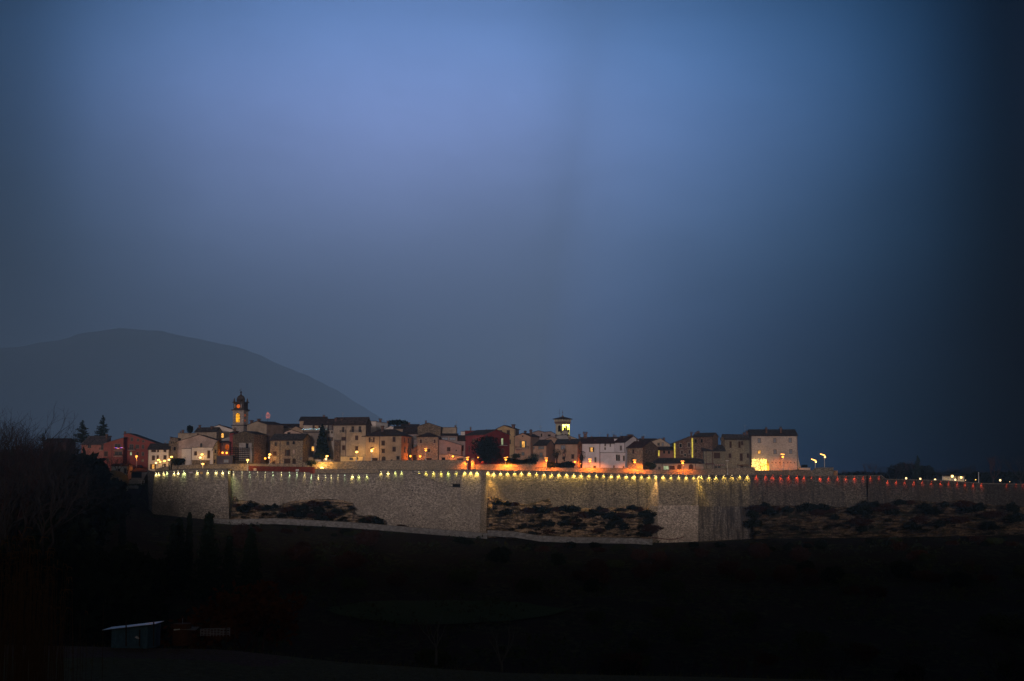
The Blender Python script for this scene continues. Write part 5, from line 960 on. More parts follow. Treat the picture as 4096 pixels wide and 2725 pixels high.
SL(c2, 1688, 1495, 1336, 505.2, 'lamp with thin dark pole before the ruined house', (0, 0, 44, 26), None, pw=420)
SL(c3, 228, 1200, 1051, 510.3, 'double headed lamp before the arched stone house, left corner', (4, 0, 44, 24), (-7, 48, 26), pw=130)
SL(c3, 752, 1172, 1028, 510.2, 'lamp at the right corner of the arched stone house', (4, 0, 46, 26), None, pw=220, fwd=-1.2)
SL(c3, 1122, 1288, 1077, 506.0, 'tall double headed lamp before the floodlit yellow wall', (8, 0, 44, 24), (-10, 44, 30), pw=520)
SL(c3, 1590, 1158, 1013, 510.2, 'lamp above the small yellow lit annex', (6, 0, 46, 28), None, pw=230, fwd=-.9)
SL(c4, 338, 956, 775, 509.5, 'bright pole lamp with tilted reflector before the ochre house', (12, 0, 52, 12), (4, 26, 32), pw=300, kind='plate', rot=-.35, fwd=-.9)
SL(c4, 1190, 946, 766, 509.5, 'bright pole lamp with tilted reflector before the square stone house', (-4, 0, 48, 12), (-2, 26, 28), pw=260, col=ORANGE, kind='plate', rot=-.2)
SL(c5, 352, 1100, 905, 505.5, 'orange lamp at the gap beside the stone gate pier', (2, 0, 48, 16), (0, 28, 30), pw=620, col=ORANGE, kind='plate', rot=-.15, fwd=-.3)
SL(c5, 948, 1104, 908, 505.5, 'orange lamp right of the round dark tree', (0, 0, 52, 16), (6, 28, 30), pw=950, col=ORANGE, kind='plate', rot=-.2, fwd=-.2)
SL(c5, 1590, 1110, 914, 505.8, 'orange lamp before the low peach house', (-2, 0, 52, 12), (0, 34, 32), pw=800, col=ORANGE, kind='plate', rot=0, fwd=-.2)
SL(c6, 703, 1142, 934, 505.8, 'orange lamp before the white house with one lit window', (0, 0, 50, 18), (2, 30, 34), pw=900, col=ORANGE, kind='plate', rot=0, fwd=-.2)
SL(c6, 1407, 1148, 948, 505.6, 'orange lamp before the brown stone house', (-2, 0, 52, 16), (0, 30, 34), pw=850, col=ORANGE, kind='plate', rot=0, fwd=-.2)
SL(c7, 440, 1002, 828, 505.0, 'orange lamp before the long low tiled building', (-2, 0, 44, 14), (0, 24, 30), pw=520, col=ORANGE, kind='plate', rot=0, fwd=-.2)
SL(c7, 1039, 1002, 821, 504.6, 'unlit lamp with pale reflector before the low cottage', (-1, 0, 38, 9), None, kind='plate', lit=False)
SL(c7, 1790, 957, 738, 507.5, 'bright lamp before the pale palace', (-4, 0, 46, 20), (-2, 30, 28), pw=260, col=ORANGE, kind='plate', rot=.1, fwd=-1.0)
SL(c7, 2223, 945, 812, 512.0, 'lower of the two leaning lamps right of the palace', (-18, 0, 60, 16), (10, 24, 20), pw=110, kind='plate', rot=.35)
SL(c7, 2348, 918, 742, 514.0, 'higher of the two leaning lamps right of the palace', (-22, 0, 62, 16), (8, 28, 22), pw=110, kind='plate', rot=.3)
SL(c1, 1714, 1140, 1022, 530.0, 'lone orange lamp before the pinkish red apartment block', (-2, 0, 26, 24), None, pw=420, col=ORANGE)
SL(c1, 168, 1215, 1170, 420.0, 'small orange lamp among the dark trees at the far left', (-2, 0, 26, 20), None, pw=60, col=ORANGE)
lantern(c2, 1295, 1220, 515.6, 'left orange lantern under the lit arch of the reddish house', pw=50); lantern(c2, 1360, 1222, 515.6, 'right orange lantern under the lit arch of the reddish house', pw=60)
lantern(c3, 160, 1113, 512.0, 'orange lantern at the dark alley between ruin and stone house', pw=220)
lantern(c4, 620, 880, 512.0, 'orange lantern on the ochre house front', pw=330); lantern(c4, 948, 882, 511.8, 'orange lantern at the right corner of the ochre house', pw=300)
lantern(c4, 1100, 885, 512.0, 'orange lantern at the left corner of the square stone house', pw=220); lantern(c4, 1612, 885, 510.9, 'orange lantern on the low lean-to outhouse', pw=330)
lantern(c5, 522, 898, 515.0, 'orange lantern on the crimson house flank left of the round tree', pw=420, r=.42, bracket=1.5)
lantern(c5, 982, 897, 511.5, 'small orange lantern right of the crimson house', pw=60, r=.14); lantern(c5, 1055, 928, 511.5, 'tiny lantern in the dark garden right of the crimson house', pw=40, r=.2)
lantern(c6, 470, 972, 512.0, 'golden lantern on the peach house with the bare tree', pw=60, r=.38); lantern(c6, 560, 1000, 513.5, 'hidden orange lantern behind the palm tree', pw=300, r=.15, bracket=.6)
# floodlight on the ground by the yellow wall
p = at(*c3(1050, 1262), 506.6); t = thing('floodlight', 'ground floodlight glaring against the yellow garden wall', 'floodlight', (p.x, p.y, p.z - .3)); mb = MB(); mb.box((p.x, p.y, p.z - .25), (.8, .4, .3), M_METAL); mb.build('housing', t)
mb = MB(); mb.ball((p.x, p.y, p.z), 1, M_BULB, 12, 6, (.62, .2, .36)); mb.build('lens', t); light(t, 'POINT', (p.x, p.y - .3, p.z + .3), YEL, 900, shadow_soft_size=.2)
# white boards on the red band
for i, (x0, y0, x1, y1, cf, lb, m) in enumerate(((1780, 1468, 1825, 1503, c2, 'white board glowing on the red wall band, left one', (.75, .6, .5)), (640, 1285, 686, 1315, c3, 'white board with dark picture on the red wall band, right one', (.7, .7, .75)),
        (765, 1520, 826, 1540, c2, 'long white board lying behind the notch in the wall rim', (.7, .6, .6)), (940, 1520, 982, 1555, c2, 'yellow lit board at the foot of the short rim lamp', (.8, .5, .2)))):
    a_ = at(*cf(x0, y0), 505.6 if i < 2 else 497.2); b_ = at(*cf(x1, y1), 505.6 if i < 2 else 497.2); t = thing('notice_board', lb, 'notice board', ((a_.x + b_.x)/2, a_.y, b_.z))
    mb = MB(); mb.box(((a_.x + b_.x)/2, a_.y, (a_.z + b_.z)/2), (b_.x - a_.x, .08, a_.z - b_.z), flat('board_%d' % i, m, .7)); mb.build('panel', t)
    mb = MB(); w3 = (b_.x - a_.x)
    if i < 2:
        for fx, fz, fw, fh in ((-.2, .2, .35, .12), (.18, -.05, .3, .25), (-.22, -.2, .2, .1)): mb.box(((a_.x + b_.x)/2 + fx*w3, a_.y - .06, (a_.z + b_.z)/2 + fz*(a_.z - b_.z)), (fw*w3, .03, fh*(a_.z - b_.z)), M_WOOD)
    for s in (-.4, .4): mb.box(((a_.x + b_.x)/2 + s*w3, a_.y + .08, (a_.z + b_.z)/2 - .2), (.06, .06, a_.z - b_.z + .4), M_METAL)
    mb.build('post', t)

# ------------------------------------------------------------------ fairy lights
def fairy(cf, x0, x1, y, Y, cols, lb, step=.42, r=.07, drop=0.25):
    a_ = at(*cf(x0, y), Y); b_ = at(*cf(x1, y), Y); t = thing('fairy_lights', lb, 'christmas lights', ((a_.x + b_.x)/2, Y, a_.z)); n_ = int((b_.x - a_.x)/step); q = random.Random(5)
    mb = MB(); mb.tube([a_ + (b_ - a_)*i/n_ + Vector((0, 0, -.1*(i % 2))) for i in range(n_ + 1)], .015, M_METAL, 3); mb.build('cable', t)
    mm = [MB() for c in cols]
    for i in range(n_ + 1): p = a_ + (b_ - a_)*i/n_; mm[q.randrange(len(cols))].ball((p.x, Y - .05, p.z + q.uniform(-drop, drop)), r*q.uniform(.8, 1.4), glow('fairy_%.1f_%.1f_%.1f' % cols[i % len(cols)], cols[i % len(cols)], 3.0), 6, 4)
    for m_ in mm:
        if m_.v: m_.build('bulb', t)
fairy(c3, 742, 1118, 656, 515.6, [(.35, .95, 1), (.3, .6, 1), (.6, 1, .9)], 'blue green fairy lights along the terrace of the long tall house', drop=.12)
fairy(c1, 1436, 1556, 920, 553.6, [(.9, .1, .1), (.2, .1, 1), (.8, .2, .9), (1, .5, .3)], 'red and blue fairy lights on the balcony of the apartment block', r=.09, drop=.3)
# glowing pink figure above the roofs
mb = MB(); PKG = glow('pink_light_tube', (1.0, 0.30, 0.22), .62); Y = 545
pts = [(187, 410), (176, 425), (172, 450), (182, 462), (176, 484), (204, 474), (230, 484), (224, 462), (234, 450), (230, 418), (212, 412), (187, 410)]
mb.tube([at(*c3(x, y), Y) for x, y in pts], .085, PKG, 5); mb.tube([at(*c3(200 + 11*cos(t), 401 + 10*sin(t)), Y) for t in [2*pi*i/8 for i in range(9)]], .085, PKG, 5)
mb.tube([at(*c3(x, y), Y) for x, y in ((196, 415), (190, 445), (198, 472))], .06, PKG, 4); mb.tube([at(*c3(x, y), Y) for x, y in ((208, 415), (216, 445), (208, 472))], .06, PKG, 4); mb.tube([at(*c3(200, 478), Y), at(*c3(200, 640), Y)], .05, M_METAL, 4)
o = recenter(mb.build('light_figure')); tag(o, 'faint pink glowing light figure on a rod above the beige gabled house', 'christmas lights')

# ------------------------------------------------------------------ scaffold on the ruin
A, u, n = RUIN['A'], RUIN['u'], RUIN['n']; P = lambda x, y, o: (lambda s, z: Vector((A[0] + u[0]*s + n[0]*o, A[1] + u[1]*s + n[1]*o, z)))(*hit(A, u, *c2(x, y)))
t = thing('scaffold', 'scaffold of poles and boards draped in front of the ruined house', 'scaffold', P(1600, 1395, 1.2)); mb = MB()
for x in range(1462, 1760, 36): mb.tube([P(x, 1400, 1.2), P(x, 1135, 1.2)], .06, M_METAL, 5)
mb.build('pole', t); mb = MB(); q = random.Random(2); V_ = Vector((n[0], n[1], 0))*.12
for y in (1146, 1172, 1200, 1232, 1262, 1296, 1330):
    h_ = q.uniform(-4, 4); mb.prism([P(1455, y - 5, 1.3), P(1750, y - 5 + h_, 1.3), P(1750, y + 5 + h_, 1.3), P(1455, y + 5, 1.3)], V_, M_DARK)
mb.build('board', t); rw = RUIN['wall']; mt = plaster((0.46, 0.44, 0.45), 0.8); k_ = 0
for x0, y0, x1, y1 in ((1556, 1068, 1660, 1345), (1704, 1066, 1755, 1380), (1662, 1150, 1702, 1345)):
    mb = MB(); qq = random.Random(x0); pts = [(x0, y0), ((x0 + x1)/2, y0 + qq.uniform(-5, 4)), (x1, y0 + 2)] + [(x1 + qq.uniform(-7, 5), y0 + (y1 - y0)*k/6) for k in range(1, 7)] + [(x0 + qq.uniform(-5, 9), y1 - (y1 - y0)*k/6) for k in range(0, 6)]
    mb.prism([P(x, y, .01) for x, y in pts], Vector((n[0], n[1], 0))*.05, mt); mb.build('render_patch', rw)
mb = MB(); mb.prism([P(1664, 1148, .02), P(1703, 1148, .02), P(1703, 1076, .02), P(1664, 1076, .02)], Vector((n[0], n[1], 0))*.03, M_DARK); mb.build('doorway', rw)
# garden bits at the left end
t = thing('fence', 'white rail fence beside the left edge of the wall', 'fence', at(*c1(1775, 1385), 512)); mb = MB()
for x in (1735, 1772, 1808): a_ = at(*c1(x, 1318), 512); b_ = at(*c1(x, 1388), 512); mb.tube([b_, a_], .07, M_OFF, 5)
mb.build('post', t); mb = MB()
for y in (1322, 1345, 1368): mb.tube([at(*c1(1733, y), 511.9), at(*c1(1812, y), 511.9)], .06, M_OFF, 4)
mb.build('rail', t)
fence_wall('garden_wall', 'pale grey garden wall right of the tin hut at the left end', [(*c1(1585, 1318), 511), (*c1(1735, 1322), 511)], plaster((0.30, 0.34, 0.38), .4), h=3)
mb = MB()
for i in range(240):
    q = random.Random(i); an = q.uniform(0, 2*pi); u_ = sqrt(q.random()); p = at(*c1(1430 + 62*u_*cos(an), 1360), 507 + 2*u_*sin(an)); h = (1 - u_**2)*3.6; mb.tube([(p.x - 1, p.y, p.z + h*.9), (p.x + 1 + q.uniform(-.5, .5), p.y + q.uniform(-.6, .6), p.z + h*.9 + q.uniform(-.1, .25))], .12, flat('dry_straw', (0.16, 0.12, 0.05), .95), 4)
mb.lathe(at(*c1(1430, 1392), 507).to_tuple(), [(5.2, 0), (5.0, 2.4), (4.2, 3.8), (2.6, 4.9), (.6, 5.5)], flat('dry_straw', (0.16, 0.12, 0.05), .95), 16)
o = recenter(mb.build('haystack')); tag(o, 'rounded straw heap at the head of the dark slope', 'haystack')
# topiary ball in planter right of the palace, cisterns
p = at(*c7(2080, 953), 511); t = thing('planter', 'pale stone planter right of the palace', 'planter', (p.x, p.y, p.z)); mb = MB(); mb.box((p.x, p.y, p.z + .2), (4.0, 1.4, 1.5), plaster((.55, .42, .34), .3)); mb.box((p.x, p.y, p.z + .99), (4.2, 1.6, .09), M_TRIM); mb.build('trough', t)
# far house and lights on the right
r, i_ = house('far_house', 'low white house with two yellow lamps beyond the right end of the wall', 'house', c8, 1497, 1728, 536, 640, plaster((0.40, 0.42, 0.46), .3), roof=('s', 512), d=9, rm=tile((.05, .05, .05)), zb=-8, ov=1.0, wins=[('g', 1640, 545, 1660, 580)])
lantern(c8, 1602, 540, 638.2, 'large yellow lamp on the porch of the far white house', col=YEL, pw=420, r=.55); lantern(c8, 1696, 552, 638.8, 'smaller yellow lamp at the right of the far white house', col=YEL, pw=60, r=.45)
M_WHL = glow('white_path_light', (1.0, 0.66, 0.30), 2.6)
for x, y, rr_, lb in ((1117, 562, .42, 'first white path light beyond the red lit wall'), (1266, 568, .42, 'second white path light beyond the red lit wall'), (1422, 576, .42, 'third white path light, left of the far white house'), (1634, 577, .42, 'white path light in front of the far white house'), (2107, 583, .45, 'white path light between the two far right trees'), (1743, 582, .14, 'tiny light just right of the far white house'), (1849, 577, .17, 'tiny light left of the tall white mast'), (2207, 598, .13, 'tiny light near the right picture edge')):
    p = at(*c8(x, y), 600); gz = ground_z(p.x, 600); t = thing('path_light', lb, 'lamp', (p.x, 600, min(gz, p.z - .5))); mb = MB(); mb.tube([(p.x, 600, min(gz, p.z - .5)), (p.x, 600, p.z)], .05, M_METAL, 5); mb.build('pole', t)
    mb = MB(); mb.ball(p, rr_, M_WHL if x != 1849 else M_REF, 10, 6); mb.build('globe', t)
for x, y0, y1, r_, lb in ((1880, 503, 602, .16, 'tall white mast near the far right trees'), (1500, 540, 572, .14, 'short white mast left of the far white house')):
    a_ = at(*c8(x, y0), 590); b_ = at(*c8(x, y1), 590); mb = MB(); mb.tube([b_ - Vector((0, 0, 3)), b_, a_], [r_, r_, r_*.6], M_OFF, 6); mb.ball(a_, r_*1.2, M_OFF, 6, 4); o = recenter(mb.build('mast')); tag(o, lb, 'mast')
mb = MB(); a_ = at(*c1(628, 640), 600); b_ = at(*c1(628, 810), 600); mb.tube([b_ - Vector((0, 0, 3)), a_], [.12, .05], M_METAL, 4)
for k in (.2, .35, .5): z_ = a_.z - (a_.z - b_.z)*k*.4; mb.tube([(a_.x - .6, 600, z_), (a_.x + .6, 600, z_)], .04, M_METAL, 3)
o = recenter(mb.build('radio_mast')); tag(o, 'thin radio mast above the dark distant house on the left', 'mast')

# ------------------------------------------------------------------ sheds at the meadow edge
sh = crop(350, 2420, 3.626); YS = 190; M_TIN = flat('blue_corrugated_tin', (0.06, 0.14, 0.21), .6, .1, var=.6, nsc=2); M_SHEET = flat('pale_metal_roof', (0.75, 0.86, 0.92), (.35), .8, spec=.5, var=.25)
t = thing('shed', 'blue tin shed with a pale mono-pitch roof at the meadow edge', 'shed', at(*sh(620, 540), YS)); A = at(*sh(345, 540), YS); B = at(*sh(1005, 515), YS + 1.5)
mb = MB(); z0 = A.z - 1.0; zl = at(*sh(345, 352), YS).z; zr = at(*sh(1005, 285), YS).z; Xc = at(*sh(872, 400), YS).x
n_ = 44
for i in range(n_):
    xa = A.x + (Xc - A.x)*i/n_; xb = A.x + (Xc - A.x)*(i + 1)/n_; z1 = zl + (zr - zl)*(i + .5)/n_*.8; k = .05*(i % 2); mb.hexa([(xa, YS + k, z0), (xb, YS + k, z0), (xb, YS + 3.5, z0), (xa, YS + 3.5, z0), (xa, YS + k, z1), (xb, YS + k, z1), (xb, YS + 3.5, z1), (xa, YS + 3.5, z1)], M_TIN)
mb.build('wall', t)
mb = MB()
for i in range(22):
    z1 = z0 + .2 + i*.145
    if z1 < zr - .25: mb.hexa([(Xc, YS + .04, z1), (B.x, YS + .9, z1), (B.x, YS + 3.4, z1), (Xc, YS + 3.4, z1), (Xc, YS + .04, z1 + .10), (B.x, YS + .9, z1 + .10), (B.x, YS + 3.4, z1 + .10), (Xc, YS + 3.4, z1 + .10)], M_TIN)
mb.build('slatted_side', t, label='slatted right hand side wall of the blue tin shed')
mb = MB(); xl = at(*sh(228, 362), YS).x; xr = at(*sh(1003, 272), YS).x; za = at(*sh(228, 364), YS - .6).z; zb_ = at(*sh(1003, 274), YS - .6).z
mb.hexa([(xl, YS - .6, za - .04), (xr, YS - .6, zb_ - .04), (xr, YS + 4, zb_ - .12), (xl, YS + 4, za - .12), (xl, YS - .6, za), (xr, YS - .6, zb_), (xr, YS + 4, zb_ - .06), (xl, YS + 4, za - .06)], M_SHEET); ro = mb.build('roof', t)
mb = MB()
for x in (560, 960): a_ = at(*sh(x, 230), YS - .9); b_ = at(*sh(x, 545), YS - .9); mb.tube([b_ - Vector((0, 0, .5)), a_], .09, M_WOOD, 5)
for x in (755,): a_ = at(*sh(x, 360), YS - .3); b_ = at(*sh(x, 545), YS - .3); mb.tube([b_ - Vector((0, 0, .5)), a_], .08, M_WOOD, 5)
mb.build('post', t)
mb = MB(); P = [at(*sh(x, y), YS - .35) for x, y in ((684, 470), (712, 450), (750, 480), (748, 497), (705, 486))]; mb.prism(P, (0, .12, 0), flat('white_sack', (.7, .7, .72), .8)); o = recenter(mb.build('sack')); tag(o, 'crumpled white sack hanging on the blue tin shed', 'sack')
t = thing('lean_to', 'low lean-to with thin pale roof edge over a rusty barrel right of the blue shed', 'shed', at(*sh(1430, 545), YS)); mb = MB(); xl = at(*sh(1250, 355), YS).x; xm = at(*sh(1340, 355), YS).x; xr = at(*sh(1560, 365), YS).x; z1 = at(*sh(1250, 356), YS).z
mb.hexa([(xl, YS, z1 - .12), (xm, YS, z1 - .06), (xm, YS + 2.5, z1), (xl, YS + 2.5, z1), (xl, YS, z1), (xm, YS, z1 + .08), (xm, YS + 2.5, z1 + .2), (xl, YS + 2.5, z1 + .12)], M_SHEET); mb.hexa([(xm, YS, z1 - .02), (xr, YS, z1 - .16), (xr, YS + 2.5, z1), (xm, YS + 2.5, z1), (xm, YS, z1 + .05), (xr, YS, z1 - .08), (xr, YS + 2.5, z1 + .1), (xm, YS + 2.5, z1 + .15)], flat('old_board', (.2, .17, .15), .9)); mb.build('roof', t)
a_ = at(*sh(1225, 341), YS + .6); b_ = at(*sh(1480, 345), YS + .6); mb = MB(); mb.tube([a_, b_], .04, M_WOOD, 4); mb.build('beam', t)
mb = MB(); c_ = at(*sh(1370, 545), YS + 1.2); mb.lathe((c_.x, c_.y, c_.z - .3), [(1.25, 0), (1.3, 1.2), (1.22, 2.2), (1.2, 2.8)], flat('rusty_sheet', (.09, .035, .015), .9, var=.6), 14); mb.build('barrel_wall', t)
mb = MB(); a_ = at(*sh(1380, 195), YS + 1); b_ = at(*sh(1380, 350), YS + 1); mb.tube([b_, a_], .035, M_GALV, 4); mb.build('rod', t)
t = thing('pallet_fence', 'long stack of pale wooden pallets fencing the meadow edge right of the lean-to', 'fence', at(*sh(1850, 460), YS)); mb = MB(); MPL = flat('weathered_pallet_wood', (.26, .24, .25), .9, var=.5)
for j, y in enumerate((352, 372, 396, 420, 442)):
    for i in range(9):
        q = random.Random(i*9 + j); x0 = 1640 + i*48; dy = -14*i/9; a_ = at(*sh(x0, y + dy + q.uniform(-4, 4)), YS + 1); b_ = at(*sh(x0 + 42, y + dy - 3), YS + 1); mb.box(((a_ + b_)/2).to_tuple(), (b_.x - a_.x, .1, .09), MPL)
mb.build('slat', t); mb = MB()
for i in range(10): a_ = at(*sh(1640 + i*47, 350 - i*1.5), YS + 1.1); b_ = at(*sh(1640 + i*47, 455), YS + 1.1); mb.box(((a_ + b_)/2).to_tuple(), (.1, .1, a_.z - b_.z), MPL)
mb.build('post', t)
mb = MB()
for x in (2010, 2135): a_ = at(*sh(x, 255 if x == 2010 else 335), YS - 1); b_ = at(*sh(x, 540), YS - 1); mb.tube([b_ - Vector((0, 0, .4)), a_], .07, M_WOOD, 5)
o = recenter(mb.build('wooden_stake')); tag(o, 'pair of thin dark stakes before the pallet fence', 'stake')
# ------------------------------------------------------------------ vegetation
def leafmat(name, rgb): return flat(name, rgb, 1.0, spec=0.0, var=.6, nsc=1.2)
LF_DK = leafmat('dark_evergreen_leaves', (0.013, 0.018, 0.010)); LF_GR = leafmat('olive_green_leaves', (0.040, 0.050, 0.022)); LF_CO = leafmat('conifer_needles', (0.016, 0.026, 0.016)); LF_RU = leafmat('russet_oak_leaves', (0.085, 0.028, 0.012))
TW_D = flat('bare_twigs', (0.020, 0.016, 0.015), .95); TW_R = flat('reddish_twigs', (0.045, 0.018, 0.016), .95); TW_P = flat('pale_birch_bark', (0.09, 0.085, 0.08), .9)
def leaves(mb, pts, size, m, rnd, per=6, spread=.5):
    i = mb.mi(m)
    for p in pts:
        for _ in range(per):
            c = Vector(p) + Vector((rnd.gauss(0, spread), rnd.gauss(0, spread), rnd.gauss(0, spread*.8)))
            a = Vector((rnd.gauss(0, 1), rnd.gauss(0, 1), rnd.gauss(0, 1))).normalized(); b = a.orthogonal().normalized(); s = size*rnd.uniform(.6, 1.4)
            k = len(mb.v); mb.v += [tuple(c - a*s), tuple(c + b*s*.55), tuple(c + a*s), tuple(c - b*s*.55)]; mb.f.append([k, k+1, k+2, k+3]); mb.m.append(i)
def limb(mb, p, d, L, r, depth, rnd, m, tips, spread=.5, upward=.25, nmin=2, nmax=3, ratio=.72):
    q = [p]; cur = Vector(p); dd = Vector(d).normalized(); n = 3
    for i in range(n):
        dd = (dd + Vector((rnd.gauss(0, .13), rnd.gauss(0, .13), rnd.gauss(0, .08) + upward*.12))).normalized(); cur = cur + dd*L/n; q.append(cur.copy())
    mb.tube(q, [r, r*.88, r*.76, r*.62], m, 5 if depth > 2 else 3, False)
    if depth == 0: tips.append(cur); return
    for k in range(rnd.randint(nmin, nmax)):
        nd = (dd + Vector((rnd.gauss(0, spread), rnd.gauss(0, spread), rnd.gauss(0, spread*.6) + upward*.3))).normalized()
        limb(mb, q[rnd.choice((2, 3, 3))], nd, L*ratio*rnd.uniform(.8, 1.15), r*.58, depth - 1, rnd, m, tips, spread, upward, nmin, nmax, ratio)
def bare_proto(name, H, seed, m=TW_D, spread=.5, depth=6, upward=.3, leaf=None, nleaf=0, dense=3, lsize=.16, ratio=.72):
    rnd = random.Random(seed); t = thing(name, '', 'tree'); mb = MB(); h0 = H*.22
    mb.tube([(0, 0, -.8), (0, 0, 0), (rnd.gauss(0, .1), rnd.gauss(0, .1), h0*.6), (rnd.gauss(0, .15), 0, h0)], [H*.028, H*.024, H*.02, H*.018], M_TRUNK if m is not TW_P else TW_P, 7); mb.build('trunk', t)
    mc = MB(); tips = []
    for k in range(4): an = 2*pi*k/4 + rnd.random(); limb(mc, Vector((0, 0, h0*.92)), Vector((cos(an)*.55, sin(an)*.55, 1.0)), H*.27, H*.011, depth, rnd, m, tips, spread, upward, 2, dense, ratio)
    if leaf: leaves(mc, tips, lsize, leaf, rnd, nleaf, .35)
    mc.build('crown', t); return t
def conifer_proto(name, H, wd, seed, m=LF_CO, tiers=20, per=9, droop=.15, ragged=.35, base=.08, lsz=.22):
    rnd = random.Random(seed); t = thing(name, '', 'tree'); mb = MB(); mb.tube([(0, 0, -.8), (0, 0, H*.4), (.05, 0, H)], [H*.018, H*.012, .03], M_TRUNK, 7); mb.build('trunk', t); mc = MB(); pts = []
    for k in range(tiers):
        f_ = k/(tiers - 1); z = H*(base + (1 - base)*f_); rad = wd*(1 - f_)**.85 + .12
        for j in range(max(3, int(per*(1 - f_*.5)))):
            an = rnd.uniform(0, 2*pi); L = rad*rnd.uniform(1 - ragged, 1 + ragged*.6); e = Vector((cos(an)*L, sin(an)*L, z - droop*L + rnd.gauss(0, .1) + .12*L)); s = Vector((0, 0, z)); mid = s.lerp(e, .5) - Vector((0, 0, droop*L*.3))
            mc.tube([s, mid, e], [.05, .035, .012], M_TRUNK, 3, False)
            n_ = max(2, int(L*3)); 
            for i in range(1, n_ + 1): pts.append(s.lerp(e, i/n_) - Vector((0, 0, droop*.3)))
    leaves(mc, pts, lsz, m, rnd, 4, .16); mc.build('crown', t); return t
def bush_proto(name, w_, h_, seed, m=LF_DK, n=260, lsz=.25, per=7, trunk=.15, cat='tree', skin=None):
    rnd = random.Random(seed); t = thing(name, '', cat); mb = MB(); pts = []
    mb.tube([(0, 0, -.6), (0, 0, h_*.2), (.1, 0, h_*.5)], [h_*.035, h_*.03, h_*.015], M_TRUNK, 6)
    for k in range(7): an = rnd.uniform(0, 2*pi); mb.tube([(0, 0, h_*.15), (cos(an)*w_*.25, sin(an)*w_*.25, h_*.5), (cos(an)*w_*.4, sin(an)*w_*.4, h_*.75)], [h_*.018, h_*.012, .02], M_TRUNK, 4, False)
    mb.build('trunk', t); mc = MB()
    lobes = [(rnd.gauss(0, w_*.22), rnd.gauss(0, w_*.22), h_*rnd.uniform(.3, .78), rnd.uniform(.28, .5)) for _ in range(9)] + [(0, 0, h_*.52, .62)]
    for _ in range(n):
        x, y, z, r_ = rnd.choice(lobes); v = Vector((rnd.gauss(0, 1), rnd.gauss(0, 1), rnd.gauss(0, 1))).normalized()*rnd.random()**.33; p = (x + v.x*r_*w_*.9, y + v.y*r_*w_*.9, max(h_*.06, z + v.z*r_*h_*.75)); pts.append(p)
    leaves(mc, pts, lsz, m, rnd, per, w_*.06); mc.build('crown', t); return t
def cypress_proto(H, r_, seed):
    rnd = random.Random(seed); t = thing('cypress', '', 'tree'); mb = MB(); mb.tube([(0, 0, -.6), (0, 0, H*.5), (0, 0, H*.95)], [.16, .1, .03], M_TRUNK, 6); mb.build('trunk', t); mc = MB(); pts = []
    for k in range(420): f_ = rnd.random()**.8; z = H*(.03 + .96*f_); rad = r_*(sin(min(1, f_*1.6 + .25)*pi*.5))*(1 - f_)**.55*1.3 + .05; an = rnd.uniform(0, 2*pi); q = rad*rnd.uniform(.6, 1.05); pts.append((cos(an)*q, sin(an)*q, z))
    leaves(mc, pts, .3, LF_DK, rnd, 6, .12); mc.build('crown', t); return t
USED = set()
def put(proto, cf, x, yb, Y, label, s=1.0, rz=0.0, group=None, z=None, sx=None, name=None, cat=None):
    p = at(*cf(x, yb), Y) if cf else Vector((x, Y, yb))
    if proto not in USED: o = proto; USED.add(proto)
    else:
        o = proto.copy(); C.objects.link(o)
        for ch in [c for c in proto.children]:
            c = ch.copy(); C.objects.link(c); c.parent = o
    o.location = (p.x, p.y, p.z if z is None else z); o.scale = (s*(sx or 1), s*(sx or 1), s); o.rotation_euler = (0, 0, rz); o['label'] = label
    if cat: o['category'] = cat
    if group: o['group'] = group
    elif 'group' in o: del o['group']
    return o
H_of = lambda Y, dpx: dpx*Y/F
# town trees
cf1 = conifer_proto('conifer', 12.2, 2.7, 21, tiers=34, per=17, ragged=.22, lsz=.3); put(cf1, c3, 1050, 1125, 510.8, 'tall dark triangular conifer in front of the long tall house')
b1 = bush_proto('evergreen_tree', 6.6, 9.4, 22, LF_DK, 560, .34, 9); put(b1, c5, 675, 1005, 509.6, 'large round black evergreen tree before the crimson house', cat='tree')
b2 = bush_proto('round_bush', 2.8, 2.4, 23, LF_GR, 240, .15, 7, cat='bush'); put(b2, c3, 886, 1240, 507.2, 'round green bush beside the yellow lit garden wall', cat='bush')
tb1 = bare_proto('bare_tree', 7.0, 31, spread=.62, depth=5, upward=.15, m=TW_D); put(tb1, c6, 300, 1020, 511, 'twisted bare tree before the curtained window of the peach house', rz=1.0)
def palm(cf, x, yb, yt, Y, label, seed):
    rnd = random.Random(seed); p = at(*cf(x, yb), Y); top = at(*cf(x, yt), Y); H = top.z - p.z; t = thing('palm_tree', label, 'palm', p); mb = MB(); mb.tube([(p.x, Y, p.z - .5), (p.x + .05, Y, p.z + H*.5), (p.x, Y, p.z + H*.72)], [.30, .24, .26], M_TRUNK, 8); mb.build('trunk', t); mc = MB(); pts = []
    for k in range(46):
        an = rnd.uniform(0, 2*pi); el = rnd.uniform(-.9, 1.3); L = 1.25; s = Vector((p.x, Y, p.z + H*.74)); d = Vector((cos(an)*cos(el), sin(an)*cos(el), sin(el))); e = s + d*L; mc.tube([s, s + d*L*.6, e], .02, LF_GR, 3, False)
        for j in range(9): f_ = -.9 + 1.8*j/8; a_ = d.orthogonal().normalized(); tip = e + (d*cos(f_) + a_*sin(f_))*.45 - Vector((0, 0, .12)); mc.poly([e, e.lerp(tip, .6) + a_*.04, tip], LF_GR)
    for k in range(60): an = rnd.uniform(0, 2*pi); zz = p.z + H*rnd.uniform(.42, .72); pts.append((p.x + cos(an)*.4, Y + sin(an)*.4, zz))
    leaves(mc, pts, .28, flat('dead_palm_fronds', (.07, .05, .03), .9), rnd, 3, .12); mc.build('crown', t)
